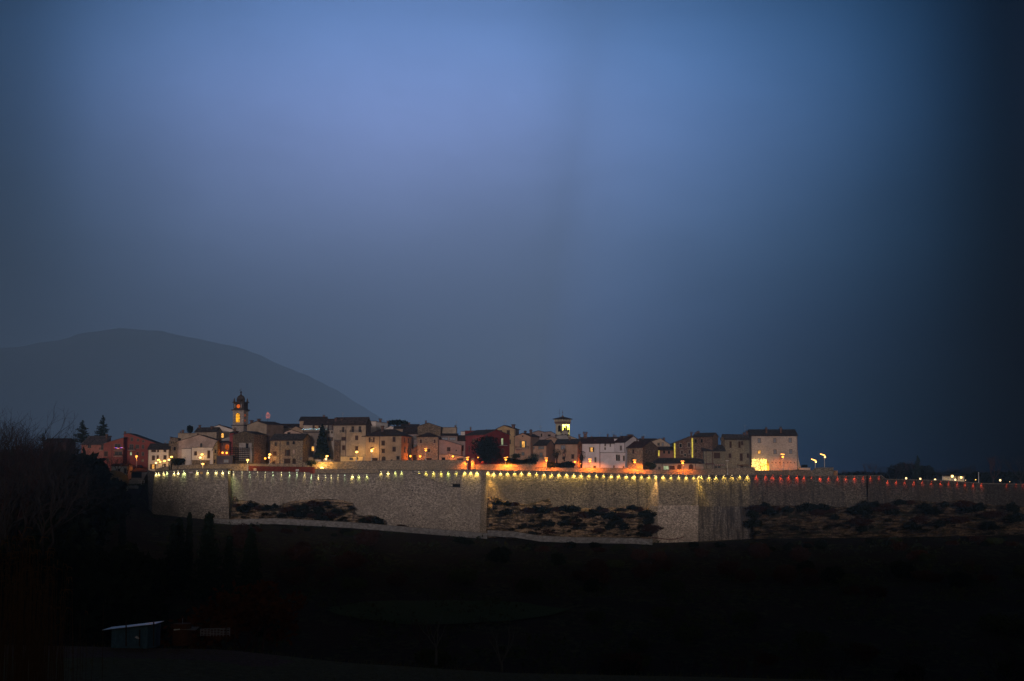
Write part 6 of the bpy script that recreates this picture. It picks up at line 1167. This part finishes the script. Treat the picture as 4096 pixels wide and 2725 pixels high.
palm(c6, 575, 1068, 790, 511.0, 'shaggy palm tree at the corner of the peach and white houses', 5); palm(c6, 182, 1010, 765, 511.5, 'dark palm left of the twisted bare tree', 6)
# umbrella pine on the skyline
rnd = random.Random(8); t = thing('umbrella_pine', 'flat topped dark cedar on the skyline behind the roofs', 'tree', at(*c4(740, 470), 556)); p = at(*c4(740, 470), 556); mb = MB(); mb.tube([(p.x, 556, p.z - 4), (p.x, 556, p.z), (p.x + .3, 556, p.z + 3)], [.5, .4, .3], M_TRUNK, 7); mb.build('trunk', t); mc = MB(); pts = []
for cx_, cy_, rx_, ry_ in ((700, 335, 62, 14), (770, 332, 70, 14), (640, 352, 45, 10), (725, 355, 110, 14), (860, 350, 45, 12), (880, 368, 45, 10), (790, 372, 90, 16), (670, 372, 60, 12), (610, 345, 22, 6)):
    c_ = at(*c4(cx_, cy_), 556); mc.tube([(p.x, 556, p.z + 1), (c_.x, 556, c_.z - .3)], [.12, .04], M_TRUNK, 4, False)
    for _ in range(int(rx_*2.2)): pts.append((c_.x + rnd.gauss(0, rx_*.5)*.025, 556 + rnd.gauss(0, 1.6), c_.z + rnd.gauss(0, ry_*.45)*.025))
leaves(mc, pts, .24, LF_CO, rnd, 4, .14); mc.build('crown', t)
q = bush_proto('topiary_tree', 1.9, 1.25, 41, LF_DK, 160, .12, 7); put(q, c7, 2077, 918, 511, 'dark clipped ball tree in the pale planter', s=1.0)
q = bush_proto('clipped_tree', 2.0, 3.0, 42, LF_DK, 300, .16, 8); put(q, c2, 783, 920, 530, 'egg shaped clipped dark tree on the skyline behind the flat topped house', sx=.8)
q = bush_proto('olive_bush', 3.0, 2.6, 43, LF_GR, 240, .18, 6, cat='bush'); put(q, c6, 1590, 1100, 509.6, 'olive bush left of two before the long low building', cat='bush'); put(q, c6, 1680, 1100, 509.8, 'olive bush right of two before the long low building', s=.92, rz=2, cat='bush')
put(b2, c5, 1405, 985, 511, 'ivy clad stump shrub before the low peach house', s=1.5, sx=.7, cat='bush'); put(b2, c5, 1115, 930, 511, 'low dark shrub under the glowing balcony', s=.9, cat='bush')
hedge = bush_proto('hedge', 2.6, 2.0, 44, LF_DK, 200, .2, 6, cat='hedge'); G_H = 'dark garden hedge behind the orange parapet'
for x in range(1000, 1380, 62): put(hedge, c5, x, 1012, 510.5, 'dark garden hedge bush behind the shrub topped orange parapet', rz=x, group=G_H, cat='hedge', s=1.0 + .2*sin(x))
for x in range(1640, 1960, 62): put(hedge, c5, x, 1072, 510.8, 'dark hedge bush under the twisted bare tree', rz=x, group='hedge under the twisted tree', cat='hedge', s=1.05 + .15*sin(x))
for x, y in ((562, 1345), (600, 1350), (640, 1340)): put(hedge, c2, x, 1410, 512.2, 'dark climbing shrub at the left foot of the pinkish gable', rz=x, group='shrubs at the pinkish gable', cat='bush', s=1.1)
cl = cypress_proto(9.0, .75, 51)
for x, sc_ in ((458, .1), (488, .13)): put(cl, c2, x, 1496, 500.4, 'tiny potted cypress on the rim of the wall, ' + ('left one' if x == 458 else 'right one'), s=sc_*2.0, cat='shrub')
# left flank conifers, left silhouettes
cA = conifer_proto('cedar', 14.0, 4.6, 61, tiers=19, per=9, droop=-.02, ragged=.6, lsz=.34, base=.05)
put(cA, c1, 1285, 790, 590, 'taller dark cedar with long lower branch behind the apartment block', s=H_of(590, 88)/14*1.0); put(cA, c1, 1030, 860, 590, 'shorter dark cedar left of the taller one', s=H_of(590, 90)/14, rz=2.1, sx=1.25)
put(cA, c1, 540, 835, 620, 'small dark cedar on the skyline beside the thin radio mast', s=H_of(620, 34)/14, rz=1, sx=1.3)
BA = bare_proto('bare_tree', 10.0, 71, spread=.5, depth=6, upward=.35); BB = bare_proto('bare_tree', 10.0, 72, spread=.7, depth=6, upward=.2, m=TW_D); BC = bare_proto('bare_tree', 10.0, 73, m=TW_R, spread=.38, depth=6, upward=.6, dense=3)
BT_ = bare_proto('birch_tree', 10.0, 74, m=TW_P, spread=.35, depth=4, upward=.6, dense=2, ratio=.62)
put(BA, None, -152, -15, 425, 'large bare tree filling the left picture edge', s=2.55, z=-18, rz=.3)
G_W = 'dark winter trees on the left flank'
lefts = [(c1, 40, 380, 640, 400, BA), (c1, 110, 390, 640, 330, BB), (c1, 250, 400, 760, 300, BA), (c1, 330, 410, 780, 300, BC), (c1, 430, 430, 790, 300, BB), (c1, 60, 430, 900, 300, BB), (c1, 620, 460, 840, 300, BA), (c1, 760, 470, 860, 300, BB), (c1, 880, 480, 850, 300, BC), (c1, 960, 485, 890, 260, BB), (c1, 520, 440, 850, 260, BA), (c1, 180, 380, 900, 260, BC)]
for i, (cf, x, Y, yt, dp, pr) in enumerate(lefts):
    X = at(*cf(x, yt), Y).x; zt_ = at(*cf(x, yt), Y).z; zg = ground_z(X, Y); put(pr, None, X, zg, Y, 'dark bare winter tree in the thicket left of the walled town', s=max(.7, (zt_ - zg)/9.2), rz=i*1.3, group=G_W, z=zg)
for x, yt, yb, Y, lb, pr, sx in ((1480, 985, 1310, 517, 'bare tree with straight trunk before the white cottage', BB, 1.0), (1130, 950, 1240, 515, 'bare tree before the left wing of the apartment block', BA, 1.0), (1600, 1060, 1300, 518, 'bare tree between the white cottage and the open shed', BA, .9), (1350, 1060, 1300, 517, 'spreading bare tree left of the white cottage', BC, 1.3), (1000, 1000, 1260, 514, 'bare tree at the left corner of the apartment block', BB, 1.0)):
    a_ = at(*c1(x, yt), Y); b_ = at(*c1(x, yb), Y); put(pr, None, a_.x, 0, Y, lb, s=(a_.z - b_.z)/9.0, rz=x, z=b_.z, sx=sx)
dk = bush_proto('dark_shrub', 7.0, 6.0, 81, LF_DK, 420, .5, 7, cat='bush'); G_D = 'dark shrubs of the left thicket'
for i in range(26):
    q = random.Random(i); px = q.uniform(-40, 470); Y = q.uniform(330, 500); py = 1800 + q.uniform(0, 30) + (500 - Y)*.45 if px < 330 else 1925 + (500 - Y)*.5
    X = at(px, py, Y).x; zt_ = at(px, py, Y).z; zg = ground_z(X, Y); put(dk, None, X, zg, Y, 'dark shrub in the black thicket at the left edge', s=min(3.0, max(.8, (zt_ - zg)/6)), rz=i, group=G_D, z=zg - .3, cat='bush')
# bushes on rocks
rb = bush_proto('rock_bush', 3.0, 2.4, 82, LF_DK, 200, .24, 6, cat='bush'); rg = bush_proto('rock_bush', 3.0, 2.0, 83, leafmat('rusty_scrub_leaves', (0.05, 0.025, 0.016)), 200, .22, 6, cat='bush')
BSP = [(x, y, s, 'left') for x, y, s in ((950, 2020, .8), (972, 2040, 1.1), (1000, 2022, .9), (1030, 2030, .8), (1065, 2030, .8), (1100, 2022, .7), (1165, 2040, 1.2), (1190, 2060, 1.3), (1215, 2030, 1.0), (1250, 2015, 1.1), (1275, 2050, 1.3), (1295, 2075, 1.4), (1320, 2060, 1.2), (1340, 2045, .8), (1305, 2010, .6), (1240, 2060, 1.0), (1125, 2060, .7), (1460, 2082, .8), (1480, 2080, 1.1), (1505, 2084, 1.0), (1525, 2092, .7), (1600, 2106, .9))]
BSP += [(x, y, s, 'middle') for x, y, s in ((1990, 2010, .7), (2030, 2015, .8), (2060, 2012, .7), (2010, 2052, .9), (2030, 2050, 1.0), (2110, 2040, 1.0), (2140, 2042, 1.1), (2170, 2044, 1.1), (2230, 2036, 1.0), (2260, 2036, 1.0), (2290, 2040, 1.1), (2330, 2060, 1.2), (2370, 2058, 1.2), (2400, 2034, .8), (2420, 2038, .8), (2450, 2070, 1.3), (2470, 2090, 1.2), (2480, 2060, 1.0), (2440, 2110, 1.3), (2170, 2110, 1.0), (2190, 2130, 1.2), (2200, 2095, 1.0), (2260, 2095, 1.1), (2290, 2092, 1.0), (2500, 2110, 1.2), (2530, 2030, .8), (2560, 2035, .9), (2590, 2060, 1.2), (2594, 2090, 1.4), (2590, 2120, 1.6), (2575, 2140, 1.2), (2310, 2110, .8), (2400, 2120, .9))]
BSP += [(x, y, s, 'right') for x, y, s in ((3012, 2060, 1.3), (3014, 2100, 1.4), (3020, 2035, 1.2), (3060, 2030, 1.2), (3080, 2050, 1.2), (3110, 2035, 1.0), (3150, 2040, 1.0), (3230, 2035, 1.3), (3265, 2050, 1.2), (3290, 2035, 1.2), (3340, 2070, 1.0), (3330, 2040, .9), (3440, 2050, 1.5), (3460, 2030, 1.4), (3430, 2090, 1.4), (3450, 2120, 1.3), (3500, 2025, 1.2), (3545, 2035, 1.5), (3570, 2050, 1.4), (3600, 2010, .9), (3640, 2006, .8), (3700, 2030, 1.1), (3730, 2050, 1.3), (3690, 2080, 1.3), (3650, 2110, 1.2), (3780, 2020, 1.0), (3850, 2020, 1.4), (3890, 2040, 1.5), (3920, 2030, 1.2), (3980, 2060, 1.3), (4050, 2040, 1.6), (4070, 2080, 1.6), (3820, 2080, 1.2), (3760, 2100, 1.2), (3960, 2110, 1.4))]
for i, (x, y, s, w_) in enumerate(BSP):
    yr = {'left': 494.5, 'middle': 499, 'right': 495}[w_] - 3*(y - 2010)/130; put(rb if (i % 3) else rg, None, at(x, y, yr).x, 0, yr, {'left': 'dark bush clinging to the boulders under the left wall', 'middle': 'dark bush on a ledge of the layered cliff in the middle', 'right': 'dark bush on the dim cliff at the right'}[w_], s=s*.9, sx=1.0 + .9*((i*7) % 5)/4, rz=(i % 2)*pi + .2*sin(i), group={'left': 'bushes on the left boulders', 'middle': 'bushes on the middle cliff', 'right': 'bushes on the right cliff'}[w_], z=at(x, y, yr).z - 1.0, cat='bush')
TUFT = bush_proto('ledge_tuft', 2.2, 1.4, 85, leafmat('ledge_tuft_leaves', (0.018, 0.018, 0.010)), 120, .17, 5, cat='bush'); q = random.Random(4)
for i in range(150):
    w_ = 'left' if i < 40 else 'middle' if i < 95 else 'right'; px, y0, y1 = {'left': (q.uniform(940, 1420), 2022, 2085), 'middle': (q.uniform(1960, 2590), 2030, 2140), 'right': (q.uniform(3010, 4090), 2030, 2135)}[w_]; py = q.uniform(y0, y1)
    yr = {'left': 495.5, 'middle': 500, 'right': 496}[w_] - 6*(py - 2000)/130; put(TUFT, None, at(px, py, yr).x, 0, yr, {'left': 'small tuft between the boulders under the left wall', 'middle': 'small tuft in the layered middle cliff', 'right': 'small tuft in the dim right cliff'}[w_], s=q.uniform(.35, .95), sx=q.uniform(.9, 1.5), rz=q.uniform(-.3, .3), z=at(px, py, yr).z - .6, group='tufts on the %s cliff' % w_, cat='bush')
put(BA, c0, 1128, 2050, 494, 'little bare thorn tree sticking up above the left boulders', s=.42, cat='tree')
# slope below the wall: cypresses, conifers, scrub
G_C = 'dark conifers below the left end of the wall'
for x, yt, yb, Y, pr, lb in ((760, 2055, 2170, 400, cl, 'slender pointed cypress standing free below the left wall'), (720, 2080, 2180, 395, conifer_proto('slope_conifer', 10, 1.9, 91, tiers=24, per=12, lsz=.3), 'dark conifer left of the slender cypress'), (836, 2062, 2240, 380, None, 'tall broad conifer right of the slender cypress'), (695, 2102, 2200, 390, None, 'small conifer furthest left of the slope group'), (492, 2030, 2120, 420, cl, 'narrow black cypress before the fallow slope at the far left'), (918, 2150, 2250, 380, None, 'dark conifer right of the tall broad one'), (1005, 2120, 2240, 385, None, 'dark conifer below the first boulders')):
    pr = pr or P_SC
    if pr.name.startswith('slope'): P_SC = pr
    a_ = at(x, yt, Y); zg = ground_z(a_.x, Y); H = a_.z - zg; put(pr, None, a_.x, 0, Y, lb, s=H/(9.0 if pr is cl else 10.0), z=zg, rz=x, sx=(10/H*1.0 if pr is cl else .9))
G_S = 'bare winter trees on the dark slope'; sc_bush = bush_proto('slope_bush', 6.0, 4.0, 92, LF_GR, 380, .36, 7, cat='bush'); rr = random.Random(77)
for i in range(70):
    px = rr.uniform(560, 4150); Y = rr.uniform(300, 470); X = (px - 2048)/F*Y; pr = rr.choice([BA, BB, BC, dk, sc_bush, sc_bush, rg])
    zg = ground_z(X, Y); s = {BA: .62, BB: .55, BC: .62, dk: .8, sc_bush: .9, rg: 1.6}[pr]*rr.uniform(.7, 1.25)
    top_lim = at(px, 2190 if px < 3000 else 2160, Y).z; hh = {BA: 10, BB: 10, BC: 10, dk: 6, sc_bush: 4, rg: 2.4}[pr]*s
    if zg + hh > top_lim: s *= max(.25, (top_lim - zg)/hh) if top_lim > zg else .2
    tree = pr in (BA, BB, BC); put(pr, None, X, 0, Y, 'bare winter tree on the black slope below the wall' if tree else 'dark bush on the black slope below the wall', s=s, rz=i, z=zg - .2, group=G_S if tree else 'bushes on the dark slope', cat='tree' if tree else 'bush')
for i in range(64):
    px = rr.uniform(900, 4100); yb = interp([(a_, b_ + 26) for a_, b_ in FOOT], px); Y = rr.uniform(470, 482); X = (px - 2048)/F*Y; pr = rr.choice([dk, sc_bush, rg, rb, BA, BC]); s = {dk: .28, sc_bush: .42, rg: .8, rb: .8, BA: .2, BC: .2}[pr]*rr.uniform(.6, 1.3)
    tree = pr in (BA, BC); put(pr, None, X, 0, Y, 'thin leafless sapling at the roadside below the town wall' if tree else 'scrubby bush at the roadside below the town wall', s=s, rz=i, sx=1.4, z=ground_z(X, Y) - .2, group='roadside saplings' if tree else 'roadside scrub', cat='tree' if tree else 'bush')
RS = bush_proto('russet_bush', 6.0, 4.5, 95, leafmat('russet_scrub_leaves', (0.055, 0.030, 0.024)), 380, .34, 7, cat='bush')
for i in range(26):
    px = rr.gauss(1250, 160) if i < 13 else rr.gauss(2900, 260); Y = rr.uniform(400, 468); X = (px - 2048)/F*Y; put(RS, None, X, 0, Y, 'russet bush on the slope below the left boulders' if i < 13 else 'russet bush on the slope below the square bastion', s=rr.uniform(.5, 1.1), rz=i, z=ground_z(X, Y) - .2, group='russet bushes on the left slope' if i < 13 else 'russet bushes on the right slope', cat='bush')
ru = bare_proto('russet_tree', 10.0, 94, m=TW_R, spread=.6, depth=5, upward=.3, leaf=LF_RU, nleaf=5, dense=3, lsize=.28); a_ = at(1000, 2370, 262); put(ru, None, a_.x, 0, 262, 'russet leaved oak standing at the meadow edge right of the sheds', s=(a_.z - ground_z(a_.x, 262))/9.0, z=ground_z(a_.x, 262))
put(BT_, None, at(2005, 2400, 205).x, 0, 205, 'thin pale stemmed birch at the meadow edge in the middle', s=1.02, z=at(2010, 2670, 205).z - 1.5); put(BT_, None, at(1745, 2450, 212).x, 0, 212, 'second pale bare birch left of the middle', s=.85, rz=2, z=at(1745, 2600, 212).z - 1.5)
G_M = 'bare trees along the lower meadow edge'
for i, (px, Y, s, pr) in enumerate(((560, 225, .7, BB), (330, 215, .9, BA), (120, 205, 1.1, BB), (1150, 230, .8, BA), (1420, 235, .8, BC), (1600, 225, .9, BA), (1900, 222, .8, BC), (2150, 225, .8, BA), (2400, 228, 1.3, BB), (2700, 225, 1.2, BA), (2950, 225, 1.2, BC), (3300, 220, 1.4, BA), (3650, 220, 1.4, BB), (4000, 215, 1.5, BA))):
    X = (px - 2048)/F*Y; put(pr, None, X, 0, Y, 'dark bare tree rising from the hollow behind the meadow edge', s=s*.9, rz=i*2.2, z=ground_z(X, Y), group=G_M)
# right horizon trees
DT_ = bush_proto('broadleaf_tree', 5.0, 9.0, 99, LF_DK, 420, .3, 5)
for x, yt, Y, pr, lb, sx in ((1237, 330, 640, cA, 'pointed fir above the dark grove on the right horizon', .8), (1075, 385, 640, BB, 'broad dark tree left of the pointed fir', 1.0), (1180, 385, 645, BC, 'dark tree just left of the pointed fir', .9), (1335, 425, 638, DT_, 'dark tree right of the pointed fir', 1.0), (1010, 405, 642, BB, 'bare tree at the left of the dark grove on the right horizon', 1.2), (845, 412, 640, BB, 'spreading bare tree on the right horizon left of the grove', 1.3), (735, 405, 650, BC, 'reddish bare tree on the right horizon near the palace side', 1.2), (2030, 345, 640, BC, 'rounded reddish bare tree at the far right', 1.25), (2310, 330, 630, BA, 'large dark bare tree at the right picture edge', 1.3), (1800, 422, 660, BA, 'bare tree between the far white house and the white mast', 1.4), (1700, 428, 660, BB, 'bare tree behind the far white house', 1.3), (1560, 455, 665, BC, 'low bare tree left behind the far white house', 1.4)):
    a_ = at(*c8(x, yt), Y); zg = ground_z(a_.x, Y); hh = {cA: 14, dk: 6, DT_: 9}.get(pr, 9.2); put(pr, None, a_.x, 0, Y, lb, s=(a_.z - zg)/hh, rz=x, z=zg, sx=sx, cat='tree')
for i, x in enumerate((420, 450, 480, 520, 560, 590, 620, 660, 700, 790, 905, 950, 980, 1120, 1270, 1380, 1420, 1470, 1520, 1640, 1740, 1860, 1920, 1970, 2090, 2150, 2200, 2260, 2340)):
    a_ = at(*c8(x, 492 - 12*sin(i*2.1)), 680); zg = ground_z(a_.x, 680); put(BC if i % 2 else BB, None, a_.x, 0, 680, 'low bare tree in the thin row along the right horizon', s=(a_.z - zg)/9.2, rz=i, z=zg, sx=1.6, group='thin tree row on the right horizon', cat='tree')
for i, (x, yt) in enumerate(((985, 412), (1040, 395), (1100, 388), (1150, 396), (1205, 405), (1275, 415), (1310, 425), (1365, 432))):
    a_ = at(*c8(x, yt), 652); zg = ground_z(a_.x, 652); put(DT_, None, a_.x, 0, 652, 'dark tree merging into the grove around the pointed fir', s=(a_.z - zg)/9.3, rz=i*2.4, z=zg, group='dark grove on the right horizon', cat='tree')
for i in range(34):
    x = 385 + i*58; a_ = at(*c8(x, 505 + 9*sin(i*1.7)), 662); zg = ground_z(a_.x, 662); put(dk, None, a_.x, 0, 662, 'dark hedge bush in the long row behind the right end of the wall', s=max(.25, (a_.z - zg)/6), rz=i, z=zg - .2, sx=1.5, group='hedge row behind the right end of the wall', cat='bush')
for i, (px, py, Y, s) in enumerate(((-20, 1700, 400, 1.0), (25, 1650, 385, 1.0), (70, 1715, 395, .9), (-45, 1680, 410, 1.0), (45, 1735, 360, .9), (110, 1765, 350, .9), (0, 1730, 370, 1.0), (60, 1690, 405, 1.0), (95, 1740, 400, 1.0))):
    a_ = at(px, py, Y); zg = ground_z(a_.x, Y); put(BA if i % 2 else BB, None, a_.x, 0, Y, 'tall dark bare tree in the cluster at the left picture edge', s=(a_.z - zg)/9.4, rz=i*1.1, z=zg, group='bare tree cluster at the left edge', cat='tree')
# undergrowth: scattered scrub on slope and parapet tops, grass on meadow edge
mb = MB(); rnd = random.Random(5); pts = []
for i in range(9000):
    Y = rnd.uniform(300, 484); px = rnd.uniform(560, 4300); X = (px - 2048)/F*Y; z = ground_z(X, Y); hh = 1.6*max(0, noise.noise((X*.05, Y*.05, 9)))*2.2
    if hh > .15: pts.append((X, Y, z + rnd.uniform(0, hh)))
leaves(mb, pts, .42, LF_GR, rnd, 4, .5); o = mb.build('undergrowth'); struct(o, 'stuff'); o['label'] = 'dark scrubby undergrowth covering the slope below the wall'
mb = MB(); pts = []
for i in range(7000):
    Y = rnd.uniform(150, 197); X = rnd.uniform(-85, 90); z = ground_z(X, Y); a = rnd.uniform(0, 2*pi); h = rnd.uniform(.12, .4) if Y < 190 else rnd.uniform(.2, .7)
    k = len(mb.v); mb.v += [(X - .03, Y, z - .02), (X + .03, Y, z - .02), (X + cos(a)*h*.4, Y + sin(a)*h*.4, z + h)]; mb.f.append([k, k+1, k+2]); mb.m.append(mb.mi(leafmat('meadow_grass_blades', (0.11, 0.105, 0.04))))
o = mb.build('meadow_grass'); struct(o, 'stuff'); o['label'] = 'short dull grass on the foreground meadow'
mb = MB(); RE = leafmat('dry_reed', (0.10, 0.055, 0.03))
for i in range(330):
    Y = rnd.uniform(88, 120); px = rnd.gauss(120, 95); X = (px - 2048)/F*Y; z = ground_z(X, Y); top = at(px, 2120 + 160*abs(px - 100)/220 + rnd.uniform(0, 260), Y).z
    a = rnd.uniform(0, 2*pi); bx, by = cos(a)*.5, sin(a)*.5
    mb.tube([(X, Y, z - .1), (X + bx*.2, Y + by*.2, (z + top)/2), (X + bx*.6, Y + by*.6, top)], [.025, .018, .008], RE, 3, False)
    if rnd.random() < .5: mb.tube([(X + bx*.6, Y + by*.6, top), (X + bx*.8, Y + by*.8, top + .3), (X + bx*1.5, Y + by*1.5, top + .25), (X + bx*1.8, Y + by*1.8, top)], [.03, .05, .04, .01], RE, 4, False)
o = mb.build('reeds'); struct(o, 'stuff'); o['label'] = 'tall dry reeds with drooping plumes at the left edge of the foreground'
mb = MB(); pts = []
for cf, x0, x1, y, Y, h in ((c5, 880, 1370, 1006, 507.9, 9), (c5, 1370, 1430, 1000, 507.8, 16), (c6, 0, 100, 1064, 507.8, 3), (c1, 1610, 1840, 1385, 505, 16)):
    for i in range(int((x1 - x0)*.9)): p = at(*cf(rnd.uniform(x0, x1), y - rnd.uniform(-2, h)), Y); pts.append((p.x, p.y + rnd.uniform(0, .5), p.z))
leaves(mb, pts, .14, LF_GR, rnd, 4, .12); o = mb.build('creeper'); struct(o, 'stuff'); o['label'] = 'straggling creeper along the tops of the orange parapet'

# ------------------------------------------------------------------ evening haze
mb = MB(); X0, X1, Y0_, Y1_, Z0, Z1 = -9100, 294, -420, 17900, -60, HAZE_H
HZ = mat('evening_haze', lambda T: (lambda v, o: (v.inputs['Density'].__setattr__('default_value', HAZE_D), v.inputs['Color'].__setattr__('default_value', (*HAZE_C, 1)), v.inputs['Anisotropy'].__setattr__('default_value', HAZE_G), T.l(v.outputs[0], o.inputs[1])))(T.n('ShaderNodeVolumePrincipled'), T.n('ShaderNodeOutputMaterial')))
mb.hexa([(X0, Y0_, Z0), (X1, Y0_, Z0), (X1, Y1_, Z0), (X0, Y1_, Z0), (X0, Y0_, Z1), (X1, Y0_, Z1), (X1, Y1_, Z1), (X0, Y1_, Z1)], HZ); o = mb.build('haze'); struct(o, 'stuff')
for t_ in [o for o in bpy.data.objects if o.parent is None and o.get('label') == '']: bpy.data.objects.remove(t_)
